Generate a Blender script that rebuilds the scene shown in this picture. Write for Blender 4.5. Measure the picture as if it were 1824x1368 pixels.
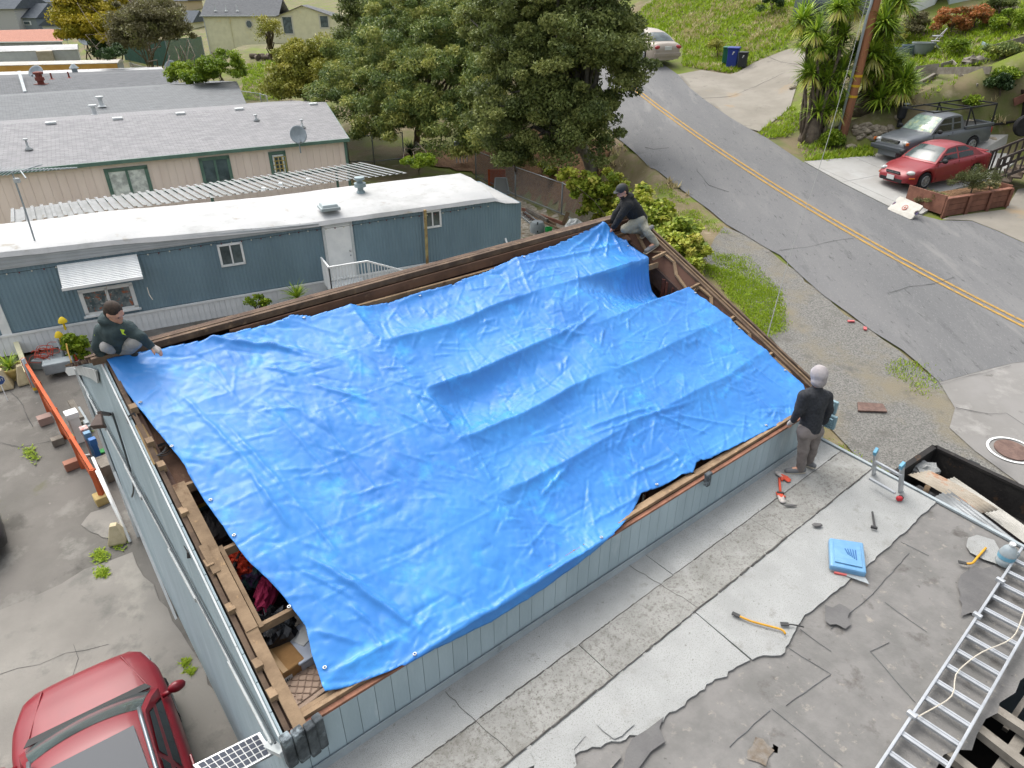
import bpy, bmesh, math, random
import numpy as np
from mathutils import Vector, Matrix
from mathutils.geometry import delaunay_2d_cdt

random.seed(7); rng = np.random.default_rng(7)
for o in list(bpy.data.objects): bpy.data.objects.remove(o)
S = bpy.context.scene
COL = S.collection
R = math.radians

# ------------------------------------------------------------------ camera
CAM_Z, FOC, PITCH = 8.7, 1200.0, 30.3
cd = bpy.data.cameras.new('camera'); cam = bpy.data.objects.new('camera', cd); COL.objects.link(cam)
cam.location = (0, 0, CAM_Z); cam.rotation_euler = (R(90-PITCH), 0, 0)
cd.sensor_width = 36; cd.lens = 36*FOC/1824; cd.clip_start = .1; cd.clip_end = 3000
S.camera = cam
S.render.resolution_x, S.render.resolution_y = 1024, 768
# ------------------------------------------------------------------ sky and sun
SUN_EL, SUN_AZ = 60, -40           # soft sun behind cloud, from beyond the trailers: shade falls towards the camera
wd = bpy.data.worlds.new('World'); S.world = wd; wd.use_nodes = True
nt = wd.node_tree; bg = nt.nodes['Background']
sky = nt.nodes.new('ShaderNodeTexSky'); sky.sky_type = 'NISHITA'; sky.sun_disc = False
sky.sun_elevation = R(SUN_EL); sky.sun_rotation = R(SUN_AZ); sky.dust_density = 6; sky.ozone_density = .6; sky.air_density = 1.2
hs = nt.nodes.new('ShaderNodeHueSaturation'); hs.inputs['Saturation'].default_value = .32
nt.links.new(sky.outputs[0], hs.inputs['Color']); nt.links.new(hs.outputs[0], bg.inputs[0])
bg.inputs[1].default_value = .15
sd = bpy.data.lights.new('sun', 'SUN'); sd.energy = .55; sd.angle = R(75); sd.color = (1, .97, .92)
sun = bpy.data.objects.new('sun', sd); COL.objects.link(sun)
az, el = R(SUN_AZ), R(SUN_EL)
dvec = Vector((math.sin(az)*math.cos(el), math.cos(az)*math.cos(el), math.sin(el)))
sun.rotation_euler = dvec.to_track_quat('Z', 'Y').to_euler(); sun.location = dvec*60
S.cycles.max_bounces = 5; S.cycles.diffuse_bounces = 3; S.cycles.glossy_bounces = 2; S.cycles.transmission_bounces = 3; S.cycles.transparent_max_bounces = 6
S.view_settings.view_transform = 'Standard'; S.view_settings.look = 'None'
S.view_settings.gamma = 1; S.view_settings.use_curve_mapping = False
S.view_settings.exposure = 1.06

# ------------------------------------------------------------------ survey helpers: a sight line from the camera to a level or to the terrain
_p = R(PITCH); _F = np.array([0, math.cos(_p), -math.sin(_p)]); _U = np.array([0, math.sin(_p), math.cos(_p)])
def ray(px, py): return _F*FOC + np.array([1., 0, 0])*(px-912) - _U*(py-684)
def PX(px, py, Z):
    d = ray(px, py); t = (Z-CAM_Z)/d[2]; return Vector((d[0]*t, d[1]*t, Z))
def PV(px, py, P0, N):            # sight line onto a vertical plane
    d = Vector(ray(px, py)); t = (Vector(P0)-cam.location).dot(N)/d.dot(N); return cam.location + d*t
FLINE = [(-60, 5.2), (8, 5.2), (10, 4.3), (13, 2.6), (16, 1.0), (20, 1.7), (24, 2.7), (27, 3.1), (31, 1.2), (40, -3), (52, -8), (70, -12), (130, -25), (500, -80)]
def interp(y, pts): return float(np.interp(y, [p[0] for p in pts], [p[1] for p in pts]))
def sst(a, b, x):
    t = min(1, max(0, (x-a)/(b-a))); return t*t*(3-2*t)
def ZR(y):
    if y < 0: return .08*y*.3
    if y > 60: return ZR(60)+(y-60)*.05
    return .08*y + .0009*y*y
RR = [(-60, 13), (18, 12.6), (27, 11.6), (35, 12.2), (43, 11.5), (55, 8.5), (70, 3), (130, -12), (500, -60)]  # right road edge
YB = [(-90, 130), (-42, 105), (-31, 62), (-25, 46), (-10, 39), (0, 36), (6, 34)]
def zt(x, y):
    yb = float(np.interp(x, [p[0] for p in YB], [p[1] for p in YB]))
    lot = 4*sst(0, 27, y-yb)*1.0 if y > yb else 0
    if y < 17.5: lot -= .13*min(9.5, 17.5-y)+.1*min(10, max(0, 8-y))
    if y > 75: lot += -min(3, (y-75)*.06)+max(0, y-130)*.05
    f = interp(y, FLINE)
    w = 2.6+max(0, y-30)*.2
    s = sst(f, f+w, x)
    z = lot*(1-s)+ZR(y)*s
    r = interp(y, RR); d = x-r
    if d > 0:
        flat = 10.5*sst(17, 20, y)*(1-sst(27.5, 30, y))
        flat = max(flat, 14*(1-sst(16, 21, y)))
        dd = max(0, d-flat-.6)
        slope = .30 if y > 30 else .42
        z += min(9, dd*slope) * 1.0
    return z
def PT(px, py, dz=0):
    d = ray(px, py); d = d/np.linalg.norm(d); t = 3.0; st = .5; last = 0
    while t < 900:
        q = d*t; h = CAM_Z+q[2]-zt(q[0], q[1])-dz
        if h < 0:
            a, b = t-st, t
            for _ in range(18):
                m = (a+b)/2; q = d*m
                if CAM_Z+q[2]-zt(q[0], q[1])-dz < 0: b = m
                else: a = m
            q = d*b; return Vector((q[0], q[1], CAM_Z+q[2]))
        st = max(.25, min(2, h*.3)); t += st
    q = d*300; return Vector((q[0], q[1], CAM_Z+q[2]))

# ------------------------------------------------------------------ materials
def lin(c): return tuple(((v/255+.055)/1.055)**2.4 if v/255 > .04045 else v/255/12.92 for v in c)
KALB = .70
MATS = {}
def mat(name, c, rough=.85, c2=None, scale=3., lo=.38, hi=.62, detail=5, bump=0., bscale=None, metal=0., spec=.35,
        stretch=(1, 1, 1), jit=0., spots=None, coat=0., trans=0., alpha=1., k=None, rot=(0, 0, 0), rgh2=None, bdist=.02, wave=None, emit=None, seed=0):
    if name in MATS: return MATS[name]
    m = bpy.data.materials.new(name); MATS[name] = m; m.use_nodes = True
    n = m.node_tree.nodes; l = m.node_tree.links; b = n['Principled BSDF']
    K = KALB if k is None else k
    C1 = tuple(v*K for v in lin(c))+(1,)
    b.inputs['Roughness'].default_value = rough; b.inputs['Metallic'].default_value = metal
    b.inputs['Specular IOR Level'].default_value = spec
    b.inputs['Coat Weight'].default_value = coat; b.inputs['Coat Roughness'].default_value = .08
    if trans: b.inputs['Transmission Weight'].default_value = trans
    if alpha < 1: b.inputs['Alpha'].default_value = alpha
    tc = n.new('ShaderNodeTexCoord'); mp = n.new('ShaderNodeMapping')
    mp.inputs['Scale'].default_value = stretch; mp.inputs['Rotation'].default_value = rot
    mp.inputs['Location'].default_value = (seed*3.1, seed*1.7, seed*.9)
    l.new(tc.outputs['Object'], mp.inputs[0]); vec = mp.outputs[0]
    col = None
    def noise(sc, dt=5, rg=.6):
        x = n.new('ShaderNodeTexNoise'); x.inputs['Scale'].default_value = sc; x.inputs['Detail'].default_value = dt; x.inputs['Roughness'].default_value = rg
        l.new(vec, x.inputs['Vector']); return x.outputs['Fac']
    def mr(v, a, b2):
        x = n.new('ShaderNodeMapRange'); x.inputs[1].default_value = a; x.inputs[2].default_value = b2; l.new(v, x.inputs[0]); return x.outputs[0]
    def mix(f, a, bb):
        x = n.new('ShaderNodeMix'); x.data_type = 'RGBA'
        if isinstance(f, float): x.inputs[0].default_value = f
        else: l.new(f, x.inputs[0])
        for s_, v in ((6, a), (7, bb)):
            if isinstance(v, tuple): x.inputs[s_].default_value = v
            else: l.new(v, x.inputs[s_])
        return x.outputs[2]
    if c2 is not None:
        col = mix(mr(noise(scale, detail), lo, hi), C1, tuple(v*K for v in lin(c2))+(1,))
    else:
        col = C1
    for sp in (spots or []):       # (colour, scale, lo, hi[, detail])
        col = mix(mr(noise(sp[1], sp[4] if len(sp) > 4 else 6, .65), sp[2], sp[3]), col, tuple(v*K for v in lin(sp[0]))+(1,))
    if jit:
        oi = n.new('ShaderNodeObjectInfo'); h = n.new('ShaderNodeHueSaturation')
        l.new(mr(oi.outputs['Random'], 0, 1), h.inputs['Value'])
        x = n.new('ShaderNodeMapRange'); x.inputs[3].default_value = 1-jit; x.inputs[4].default_value = 1+jit
        l.new(oi.outputs['Random'], x.inputs[0]); l.new(x.outputs[0], h.inputs['Value'])
        if isinstance(col, tuple): h.inputs['Color'].default_value = col
        else: l.new(col, h.inputs['Color'])
        col = h.outputs[0]
    if isinstance(col, tuple): b.inputs['Base Color'].default_value = col
    else: l.new(col, b.inputs['Base Color'])
    if rgh2 is not None:
        x = n.new('ShaderNodeMapRange'); x.inputs[3].default_value = rough; x.inputs[4].default_value = rgh2
        x.inputs[1].default_value = .35; x.inputs[2].default_value = .65
        l.new(noise(scale*1.7), x.inputs[0]); l.new(x.outputs[0], b.inputs['Roughness'])
    if bump:
        bp = n.new('ShaderNodeBump'); bp.inputs['Strength'].default_value = bump; bp.inputs['Distance'].default_value = bdist
        l.new(noise(bscale or scale*6, 8), bp.inputs['Height']); l.new(bp.outputs[0], b.inputs['Normal'])
    if emit:
        b.inputs['Emission Color'].default_value = lin(emit[0])+(1,); b.inputs['Emission Strength'].default_value = emit[1]
    m['_b'] = b.name
    return m

# ------------------------------------------------------------------ mesh builder
class MB:
    def __init__(s): s.v = []; s.f = []
    def add(s, vs, fs):
        o = len(s.v); s.v += [tuple(p) for p in vs]; s.f += [tuple(i+o for i in f) for f in fs]; return s
    def box(s, c, size, rot=None, taper=1):
        sx, sy, sz = (a/2 for a in size); M = rot or Matrix.Identity(3); c = Vector(c)
        p = [Vector((x*sx*(taper if z > 0 else 1), y*sy*(taper if z > 0 else 1), z*sz)) for z in (-1, 1) for y in (-1, 1) for x in (-1, 1)]
        return s.add([M @ q + c for q in p], [(0, 2, 3, 1), (4, 5, 7, 6), (0, 1, 5, 4), (2, 6, 7, 3), (0, 4, 6, 2), (1, 3, 7, 5)])
    def beam(s, p0, p1, w, h, up=(0, 0, 1), off=(0, 0)):
        p0, p1 = Vector(p0), Vector(p1); d = (p1-p0); L = d.length
        if L < 1e-6: return s
        d /= L; up = Vector(up)
        if abs(d.dot(up)) > .98: up = Vector((1, 0, 0))
        r = d.cross(up).normalized(); u = r.cross(d).normalized()
        q = []
        for P in (p0, p1):
            for a, b in ((-1, -1), (1, -1), (1, 1), (-1, 1)): q.append(P+r*(a*w/2+off[0])+u*(b*h/2+off[1]))
        return s.add(q, [(0, 3, 2, 1), (4, 5, 6, 7), (0, 1, 5, 4), (1, 2, 6, 5), (2, 3, 7, 6), (3, 0, 4, 7)])
    def tube(s, pts, r, n=8, cap=True):
        pts = [Vector(p) for p in pts]; m = len(pts); rs = r if isinstance(r, (list, tuple)) else [r]*m
        vs = []; prev = None
        for i, p in enumerate(pts):
            d = (pts[min(i+1, m-1)]-pts[max(i-1, 0)]).normalized()
            a = prev if prev is not None and abs(prev.dot(d)) < .95 else (Vector((0, 0, 1)) if abs(d.z) < .9 else Vector((1, 0, 0)))
            x = (a-d*a.dot(d)).normalized(); y = d.cross(x); prev = x
            for k in range(n):
                t = 2*math.pi*k/n; vs.append(p+x*(rs[i]*math.cos(t))+y*(rs[i]*math.sin(t)))
        fs = [(i*n+k, i*n+(k+1) % n, (i+1)*n+(k+1) % n, (i+1)*n+k) for i in range(m-1) for k in range(n)]
        if cap: fs += [tuple(range(n))[::-1], tuple((m-1)*n+k for k in range(n))]
        return s.add(vs, fs)
    def lathe(s, prof, n=16, c=(0, 0, 0), M=None, cap=True):
        c = Vector(c); vs = []; M = M or Matrix.Identity(3)
        for r, z in prof:
            for k in range(n):
                t = 2*math.pi*k/n; vs.append(M @ Vector((r*math.cos(t), r*math.sin(t), z))+c)
        fs = [(i*n+k, i*n+(k+1) % n, (i+1)*n+(k+1) % n, (i+1)*n+k) for i in range(len(prof)-1) for k in range(n)]
        if cap: fs += [tuple(range(n))[::-1], tuple((len(prof)-1)*n+k for k in range(n))]
        return s.add(vs, fs)
    def prism(s, poly, ext):
        p = [Vector(q) for q in poly]; e = Vector(ext); n = len(p)
        return s.add(p+[q+e for q in p], [tuple(range(n))[::-1], tuple(range(n, 2*n))]+[(i, (i+1) % n, n+(i+1) % n, n+i) for i in range(n)])
    def ball(s, c, r, n=12, m=8, M=None):
        c = Vector(c); r = r if isinstance(r, (tuple, list)) else (r, r, r); M = M or Matrix.Identity(3)
        vs = [M @ Vector((0, 0, -r[2]))+c]
        for i in range(1, m):
            a = math.pi*i/m-math.pi/2
            for k in range(n):
                t = 2*math.pi*k/n; vs.append(M @ Vector((r[0]*math.cos(a)*math.cos(t), r[1]*math.cos(a)*math.sin(t), r[2]*math.sin(a)))+c)
        vs.append(M @ Vector((0, 0, r[2]))+c); L = len(vs)-1
        fs = [(0, 1+(k+1) % n, 1+k) for k in range(n)]
        for i in range(m-2):
            o = 1+i*n; fs += [(o+k, o+(k+1) % n, o+n+(k+1) % n, o+n+k) for k in range(n)]
        o = 1+(m-2)*n; fs += [(o+k, o+(k+1) % n, L) for k in range(n)]
        return s.add(vs, fs)
    def loft(s, rings, close=True, cap=True):
        n = len(rings[0]); vs = [p for r_ in rings for p in r_]
        fs = [(i*n+k, i*n+(k+1) % n, (i+1)*n+(k+1) % n, (i+1)*n+k) for i in range(len(rings)-1) for k in range(n if close else n-1)]
        if cap and close: fs += [tuple(range(n))[::-1], tuple((len(rings)-1)*n+k for k in range(n))]
        return s.add(vs, fs)
    def build(s, name, m=None, parent=None, smooth=False, bevel=0, seg=2, subsurf=0, world=False, angle=40):
        vs = s.v
        if parent is not None and world:
            Mi = ROOTS[parent.name].inverted(); vs = [tuple(Mi @ Vector(p)) for p in vs]
        me = bpy.data.meshes.new(name); me.from_pydata(vs, [], s.f); me.update()
        return link(name, me, m, parent, smooth, bevel, seg, subsurf, angle)
ROOTS = {}
def link(name, me, m=None, parent=None, smooth=False, bevel=0, seg=2, subsurf=0, angle=40):
    if m is not None and not me.materials: me.materials.append(m)
    o = bpy.data.objects.new(name, me); COL.objects.link(o)
    if parent is not None: o.parent = parent
    if smooth:
        me.polygons.foreach_set('use_smooth', [True]*len(me.polygons))
        if smooth == 'auto':
            try: me.set_sharp_from_angle(angle=R(angle))
            except Exception: pass
    if bevel:
        md = o.modifiers.new('bevel', 'BEVEL'); md.width = bevel; md.segments = seg; md.limit_method = 'ANGLE'; md.angle_limit = R(35)
    if subsurf:
        md = o.modifiers.new('sub', 'SUBSURF'); md.levels = subsurf; md.render_levels = subsurf
    return o
def tag(o, label=None, cat=None, group=None, kind=None):
    if label: o['label'] = label
    if cat: o['category'] = cat
    if group: o['group'] = group
    if kind: o['kind'] = kind
    return o
def root(name, loc=(0, 0, 0), rz=0, label=None, cat=None, group=None):
    o = bpy.data.objects.new(name, None); COL.objects.link(o); o.empty_display_size = .1
    o.location = loc; o.rotation_euler = (0, 0, rz)
    ROOTS[o.name] = Matrix.Translation(Vector(loc)) @ Matrix.Rotation(rz, 4, 'Z')
    return tag(o, label, cat, group)
KIDS = {}
def children(o): return [c for c in bpy.data.objects if c.parent == o]
def copy_tree(o, loc=None, rz=None, label=None, parent=None, sc=None):
    c = o.copy(); COL.objects.link(c)
    if parent is not None: c.parent = parent
    if loc is not None: c.location = loc
    if rz is not None: c.rotation_euler = (0, 0, rz)
    if sc is not None: c.scale = (sc, sc, sc)
    if label: c['label'] = label
    for ch in children(o):
        if ch is not c: copy_tree(ch, parent=c)
    return c
def share(src, name, loc=(0, 0, 0), rot=(0, 0, 0), parent=None, scale=(1, 1, 1), m=None):
    o = bpy.data.objects.new(name, src.data if hasattr(src, 'data') else src); COL.objects.link(o)
    o.location = loc; o.rotation_euler = rot; o.scale = scale
    if parent is not None: o.parent = parent
    return o
def inpoly(x, y, poly):
    c = False; j = len(poly)-1
    for i in range(len(poly)):
        a, b = poly[i], poly[j]
        if (a[1] > y) != (b[1] > y) and x < (b[0]-a[0])*(y-a[1])/(b[1]-a[1])+a[0]: c = not c
        j = i
    return c
def tess(poly, sp, holes=()):
    """points + triangles filling a plan polygon with spacing sp"""
    loops = [poly]+list(holes); vs = []; es = []
    for lp in loops:
        st = len(vs); L = []
        for i in range(len(lp)):
            a, b = Vector(lp[i][:2]), Vector(lp[(i+1) % len(lp)][:2]); k = max(1, int((b-a).length/sp))
            for q in range(k): L.append(a.lerp(b, q/k))
        vs += L; n = len(L); es += [(st+i, st+(i+1) % n) for i in range(n)]
    xs = [p[0] for p in poly]; ys = [p[1] for p in poly]
    bx = np.arange(min(xs)+sp/2, max(xs), sp); by = np.arange(min(ys)+sp/2, max(ys), sp)
    for i, x in enumerate(bx):
        for y in by:
            yy = y+(sp/2 if i % 2 else 0)
            if inpoly(x, yy, poly) and not any(inpoly(x, yy, h) for h in holes): vs.append(Vector((x, yy)))
    ov, oe, of, *_ = delaunay_2d_cdt(vs, es, [], 0, 1e-5)
    fs = []
    for f in of:
        cx = sum(ov[i].x for i in f)/len(f); cy = sum(ov[i].y for i in f)/len(f)
        if inpoly(cx, cy, poly) and not any(inpoly(cx, cy, h) for h in holes): fs.append(tuple(f))
    return ov, fs
def patch(name, poly, m, dz, sp=.6, kind='structure', holes=(), zf=None):
    ov, fs = tess(poly, sp, holes); z = zf or zt
    b = MB(); b.add([(p.x, p.y, z(p.x, p.y)+dz) for p in ov], fs)
    for i, f in enumerate(b.f):
        a, c, d = (Vector(b.v[k]) for k in f[:3])
        if (c-a).cross(d-a).z < 0: b.f[i] = f[::-1]
    o = b.build(name, m, smooth=True)
    if kind: o['kind'] = kind
    return o
def wob(pts, amp, sp=.4, seed=1):
    """irregular outline: subdivide a plan polygon and jitter it"""
    r_ = random.Random(seed); out = []
    for i in range(len(pts)):
        a, b = Vector(pts[i][:2]), Vector(pts[(i+1) % len(pts)][:2]); k = max(1, int((b-a).length/sp))
        for q in range(k):
            p = a.lerp(b, q/k); out.append((p.x+r_.uniform(-amp, amp), p.y+r_.uniform(-amp, amp)))
    return out
def pp(*px): return [tuple(PT(x, y)) for x, y in px]
# ================================================================== GROUND
m_soil = mat('soil', (128, 116, 88), .95, (104, 112, 60), .5, .42, .6, 8, .6, 9, spots=[((150, 140, 116), 1.7, .55, .72), ((92, 78, 58), .9, .58, .75), ((112, 126, 44), .35, .5, .62)])
def axis(lo, a, b, hi, st):
    c = list(np.arange(a, b+1e-6, st)); x = b; s_ = st
    while x < hi: s_ *= 1.25; x += s_; c.append(x)
    x = a; s_ = st
    while x > lo: s_ *= 1.25; x -= s_; c.insert(0, x)
    return c
gx, gy = axis(-400, -26, 42, 400, .5), axis(-30, -2, 78, 1500, .5)
b = MB(); b.v = [(x, y, zt(x, y)) for y in gy for x in gx]; W_ = len(gx)
b.f = [(j*W_+i, j*W_+i+1, (j+1)*W_+i+1, (j+1)*W_+i) for j in range(len(gy)-1) for i in range(W_-1)]
tag(b.build('ground', m_soil, smooth=True), kind='structure')

m_road = mat('asphalt', (127, 127, 127), .92, (113, 114, 115), .35, .35, .65, 6, .35, 60, stretch=(1.6, .35, 1),
             spots=[((138, 138, 137), .8, .55, .75), ((88, 89, 90), 7, .60, .70, 5), ((102, 103, 104), 1.6, .58, .72), ((152, 151, 148), .3, .60, .72), ((140, 140, 139), 30, .58, .7, 2)], bdist=.01)
m_road2 = mat('old_asphalt', (150, 148, 145), .95, (138, 136, 132), .7, bump=.4, bscale=50, spots=[((166, 164, 160), 1.4, .55, .7), ((118, 116, 112), 3, .62, .74)], bdist=.01)
m_conc = mat('concrete', (196, 196, 192), .9, k=.6, c2=(184, 183, 178), scale=.8, bump=.25, bscale=40, spots=[((166, 163, 154), 1.2, .6, .75), ((205, 206, 204), .6, .55, .7)], jit=.03, bdist=.008) if 1 else mat('concrete', (196, 196, 192), .9, (184, 183, 178), .8, bump=.25, bscale=40, spots=[((166, 163, 154), 1.2, .6, .75), ((205, 206, 204), .6, .55, .7)], jit=.03, bdist=.008)
m_conc2 = mat('worn_concrete', (172, 166, 154), .95, (156, 150, 138), .6, k=.58, bump=.4, bscale=30, spots=[((182, 160, 128), .5, .6, .72), ((132, 128, 118), 2.2, .6, .72)], bdist=.01)
m_gravel = mat('gravel', (158, 156, 150), .95, (112, 112, 108), 26, .36, .64, 3, 1., 45, k=.64, spots=[((186, 184, 178), 40, .6, .7, 2), ((150, 142, 122), .6, .5, .68), ((128, 140, 60), .9, .66, .74), ((120, 118, 112), 1.6, .56, .7)], bdist=.03)
m_lot = mat('lot_asphalt', (142, 138, 132), .95, (126, 123, 117), .8, k=.56, bump=.5, bscale=35, spots=[((160, 157, 150), 1.3, .55, .68), ((108, 106, 100), 1.1, .58, .7), ((116, 116, 78), .45, .63, .74), ((176, 172, 162), 3.2, .68, .76)], bdist=.012)
m_lot2 = mat('lot_concrete', (176, 172, 164), .95, (158, 154, 147), .55, k=.54, bump=.5, bscale=25, spots=[((140, 138, 132), 1.5, .55, .7), ((190, 186, 176), .9, .58, .7), ((132, 128, 104), .5, .64, .74)], bdist=.012)
m_leaf = mat('leaf_litter', (112, 82, 58), .95, (140, 108, 76), 9, .4, .62, 4, 1, 25, spots=[((84, 58, 42), 4, .55, .7), ((164, 136, 102), 16, .6, .7), ((98, 110, 46), .7, .62, .7)], bdist=.04)
m_verge = mat('verge_soil', (150, 134, 108), .95, (128, 118, 84), 1.2, bump=.8, bscale=30, spots=[((116, 132, 52), .8, .5, .62), ((170, 156, 130), 3, .6, .72)], bdist=.03)

road_px = [(1000, 120), (1030, 175), (1060, 210), (1097, 246), (1147, 290), (1198, 328), (1235, 356), (1263, 376), (1293, 402), (1330, 423), (1364, 444), (1389, 457), (1419, 487), (1465, 528), (1510, 560), (1553, 593), (1606, 626), (1636, 651), (1672, 684),
           (1750, 663), (1803, 650), (1900, 640), (1960, 560), (1940, 480), (1824, 436), (1778, 415), (1730, 396), (1676, 395), (1640, 386), (1581, 371), (1500, 330), (1430, 291), (1364, 247), (1334, 231), (1300, 211), (1257, 181), (1228, 158), (1207, 134), (1175, 112), (1150, 95), (1120, 75), (1080, 50)]
patch('road', [p[:2] for p in pp(*road_px)], m_road, .05, .5)
patch('side_street', [p[:2] for p in pp((1672, 684), (1750, 663), (1803, 650), (1900, 640), (2050, 700), (2050, 1000), (1900, 925), (1824, 872), (1735, 806), (1690, 765), (1700, 730))], m_road2, .045, .5)
patch('driveway', [p[:2] for p in pp((1207, 134), (1250, 126), (1300, 134), (1345, 112), (1400, 90), (1430, 84), (1440, 120), (1420, 150), (1408, 190), (1352, 236), (1334, 231), (1300, 211), (1257, 181), (1228, 158))], m_conc2, .045, .6)
patch('gravel_shoulder', wob([p[:2] for p in pp((1250, 452), (1293, 402), (1330, 423), (1364, 444), (1419, 487), (1510, 560), (1606, 626), (1672, 684), (1712, 730), (1700, 765), (1745, 806), (1824, 868), (1900, 915), (2000, 1000), (1900, 1060), (1560, 870), (1460, 730), (1340, 560))], .12, .5), m_gravel, .03, .5)
patch('verge', wob([p[:2] for p in pp((1090, 240), (1147, 292), (1198, 330), (1235, 358), (1293, 404), (1380, 520), (1370, 600), (1250, 470), (1150, 400), (1060, 330), (1040, 300))], .15, .5, 3), m_verge, .022, .4)
patch('leaf_litter', wob([p[:2] for p in pp((700, 285), (760, 262), (860, 255), (960, 240), (1040, 250), (1085, 250), (1090, 290), (1060, 330), (1045, 372), (1000, 380), (920, 345), (850, 310))], .25, .6, 5), m_leaf, .07, .22)
lotpoly = [(-34, -6), (4, -6), (4.6, 8), (.6, 16), (.9, 22.5), (-.2, 25.2), (-14.2, 16.2), (-14.8, 18.5), (-34, 10)]
patch('pavement', lotpoly, m_lot, .02, .8)
patch('concrete_apron', wob([tuple(PT(x, y))[:2] for x, y in ((-40, 1110), (60, 1066), (150, 1016), (238, 988), (300, 1090), (420, 1290), (470, 1400), (300, 1500), (-200, 1500), (-300, 1250))], .05, .3, 8), m_lot2, .035, .4)
patch('concrete_patch', wob([tuple(PT(x, y))[:2] for x, y in ((146, 936), (165, 915), (205, 898), (222, 930), (224, 950), (196, 962), (175, 955))], .03, .15, 9), m_lot2, .034, .2)
m_yard = mat('yard_gravel', (176, 170, 158), .95, (128, 120, 100), 5, .4, .6, 4, 1, 30, spots=[((210, 208, 200), 7, .58, .68), ((96, 112, 52), 1.3, .58, .68), ((120, 96, 70), 1.6, .58, .7)])
patch('yard', wob([(-.4, 24.9), (.8, 16), (2.9, 26), (2.2, 29.6), (.1, 33), (-3, 33.5), (-6, 30)], .1, .5, 4), m_yard, .028, .4)
m_mulch = mat('red_mulch', (128, 62, 50), .95, (88, 46, 40), 14, .4, .6, 3, 1, 30)
patch('mulch_bed', [tuple(PX(x, y, 0))[:2] for x, y in ((-60, 520), (0, 505), (22, 600), (26, 614), (-10, 622), (-60, 630))], m_mulch, .03, .5)

# painted lines on the road
m_yel = mat('yellow_paint', (196, 156, 78), .85, (176, 140, 72), 8, .4, .62, spots=[((136, 126, 106), 9, .52, .64)], bump=.2)
cl = [PT(x, y) for x, y in ((1085, 122), (1142, 171), (1236, 240), (1340, 311), (1437, 372), (1540, 432), (1667, 505), (1824, 586), (1960, 650))]
def resample(pts, st):
    out = [pts[0]]; 
    for a, c in zip(pts[:-1], pts[1:]):
        n_ = max(1, int((c-a).length/st)); out += [a.lerp(c, (i+1)/n_) for i in range(n_)]
    return out
def smoothp(pts, it=30):
    pts = [Vector(p) for p in pts]
    for _ in range(it):
        q = pts[:]
        for i in range(1, len(pts)-1): q[i] = (pts[i-1]+pts[i]*2+pts[i+1])/4
        pts = q
    return pts
cl = smoothp(resample([Vector((p.x, p.y, 0)) for p in cl], .5), 60)
def ribbon(name, pts, off, w, m, dz):
    b = MB(); vs = []
    for i, p in enumerate(pts):
        d = (pts[min(i+1, len(pts)-1)]-pts[max(i-1, 0)]).normalized(); n_ = Vector((-d.y, d.x, 0))
        for s_ in (off-w/2, off+w/2):
            q = p+n_*s_; vs.append((q.x, q.y, zt(q.x, q.y)+dz))
    k = len(pts); b.add(vs, [(2*i, 2*i+1, 2*i+3, 2*i+2) for i in range(k-1)])
    for i, f in enumerate(b.f):
        a, c, d = (Vector(b.v[j]) for j in f[:3])
        if (c-a).cross(d-a).z < 0: b.f[i] = f[::-1]
    return b.build(name, m, smooth=True)
lr = root('centre_line', (0, 0, 0), 0); lr['kind'] = 'structure'
for off in (-.115, .115):
    o = ribbon('yellow_line', cl, off, .095, m_yel, .062); o.parent = lr
m_crk = mat('crack_fill', (96, 96, 97), .95)
ck = root('pavement_cracks', (0, 0, 0), 0); ck['kind'] = 'structure'
for pl_k in (((1364, 450), (1400, 444), (1440, 440), (1480, 430), (1520, 424)), ((1580, 522), (1620, 510), (1660, 506), (1700, 494)), ((1150, 262), (1165, 266), (1190, 263)), ((1674, 685), (1750, 664), (1803, 651)), ((1700, 725), (1760, 738), (1790, 735), (1830, 760)), ((0, 788), (40, 796), (70, 790), (110, 782)), ((128, 1150), (138, 1172), (132, 1200), (128, 1262)), ((-5, 1203), (70, 1182), (120, 1162), (190, 1150)), ((1240, 300), (1262, 330), (1300, 342)), ((1250, 175), (1300, 172), (1350, 152), (1400, 128)), ((1330, 85), (1390, 110), (1430, 116)), ((0, 680), (40, 720), (60, 760))):
    q = resample([PT(x, y, .068 if x > 1100 else .04) for x, y in pl_k], .3); q = [a+Vector((random.uniform(-.03, .03), random.uniform(-.03, .03), 0)) for a in q]; MB().tube(q, [random.uniform(.002, .007) for _ in q], 4).build('crack', m_crk, ck)
# ================================================================== GARAGE (gable roof, ridge along the back of the tarp)
GA = PX(505, 1319, 3.2); TH = R(39.3)
GV = Vector((math.cos(TH), math.sin(TH), 0)); GU = Vector((-math.sin(TH), math.cos(TH), 0))
def g(v, t, z): return Vector((GA.x, GA.y, 0))+GV*v+GU*t+Vector((0, 0, z))
ZT, ZL = 3.2, 2.55           # eave of the garage, lower roof
TRG, ZRG, TBK = 4.22, 5.11, 8.95; KS = (ZRG-ZT)/TRG; KB = (ZRG-3.05)/(TBK-TRG)
def zs(t): return ZT+KS*t if t <= TRG else ZRG-KB*(t-TRG)
def gs(v, t, dz=0): return g(v, t, zs(t)+dz)
LR = 8.80
m_siding = mat('siding_grey_blue', (156, 172, 178), .8, (144, 160, 166), 1.6, bump=.15, bscale=20, stretch=(1, 1, .25), jit=.035, k=1.08,
               spots=[((172, 184, 188), 3, .6, .75), ((130, 145, 150), .9, .62, .78)])
m_whitetrim = mat('white_trim', (226, 230, 230), .6, (206, 212, 212), 4, spots=[((160, 160, 150), 6, .66, .76)])
m_woodold = mat('weathered_wood', (124, 104, 86), .9, (92, 76, 64), 3, bump=.5, bscale=14, jit=.16, spots=[((156, 130, 102), 7, .58, .72), ((62, 48, 40), 2, .62, .74)])
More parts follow.
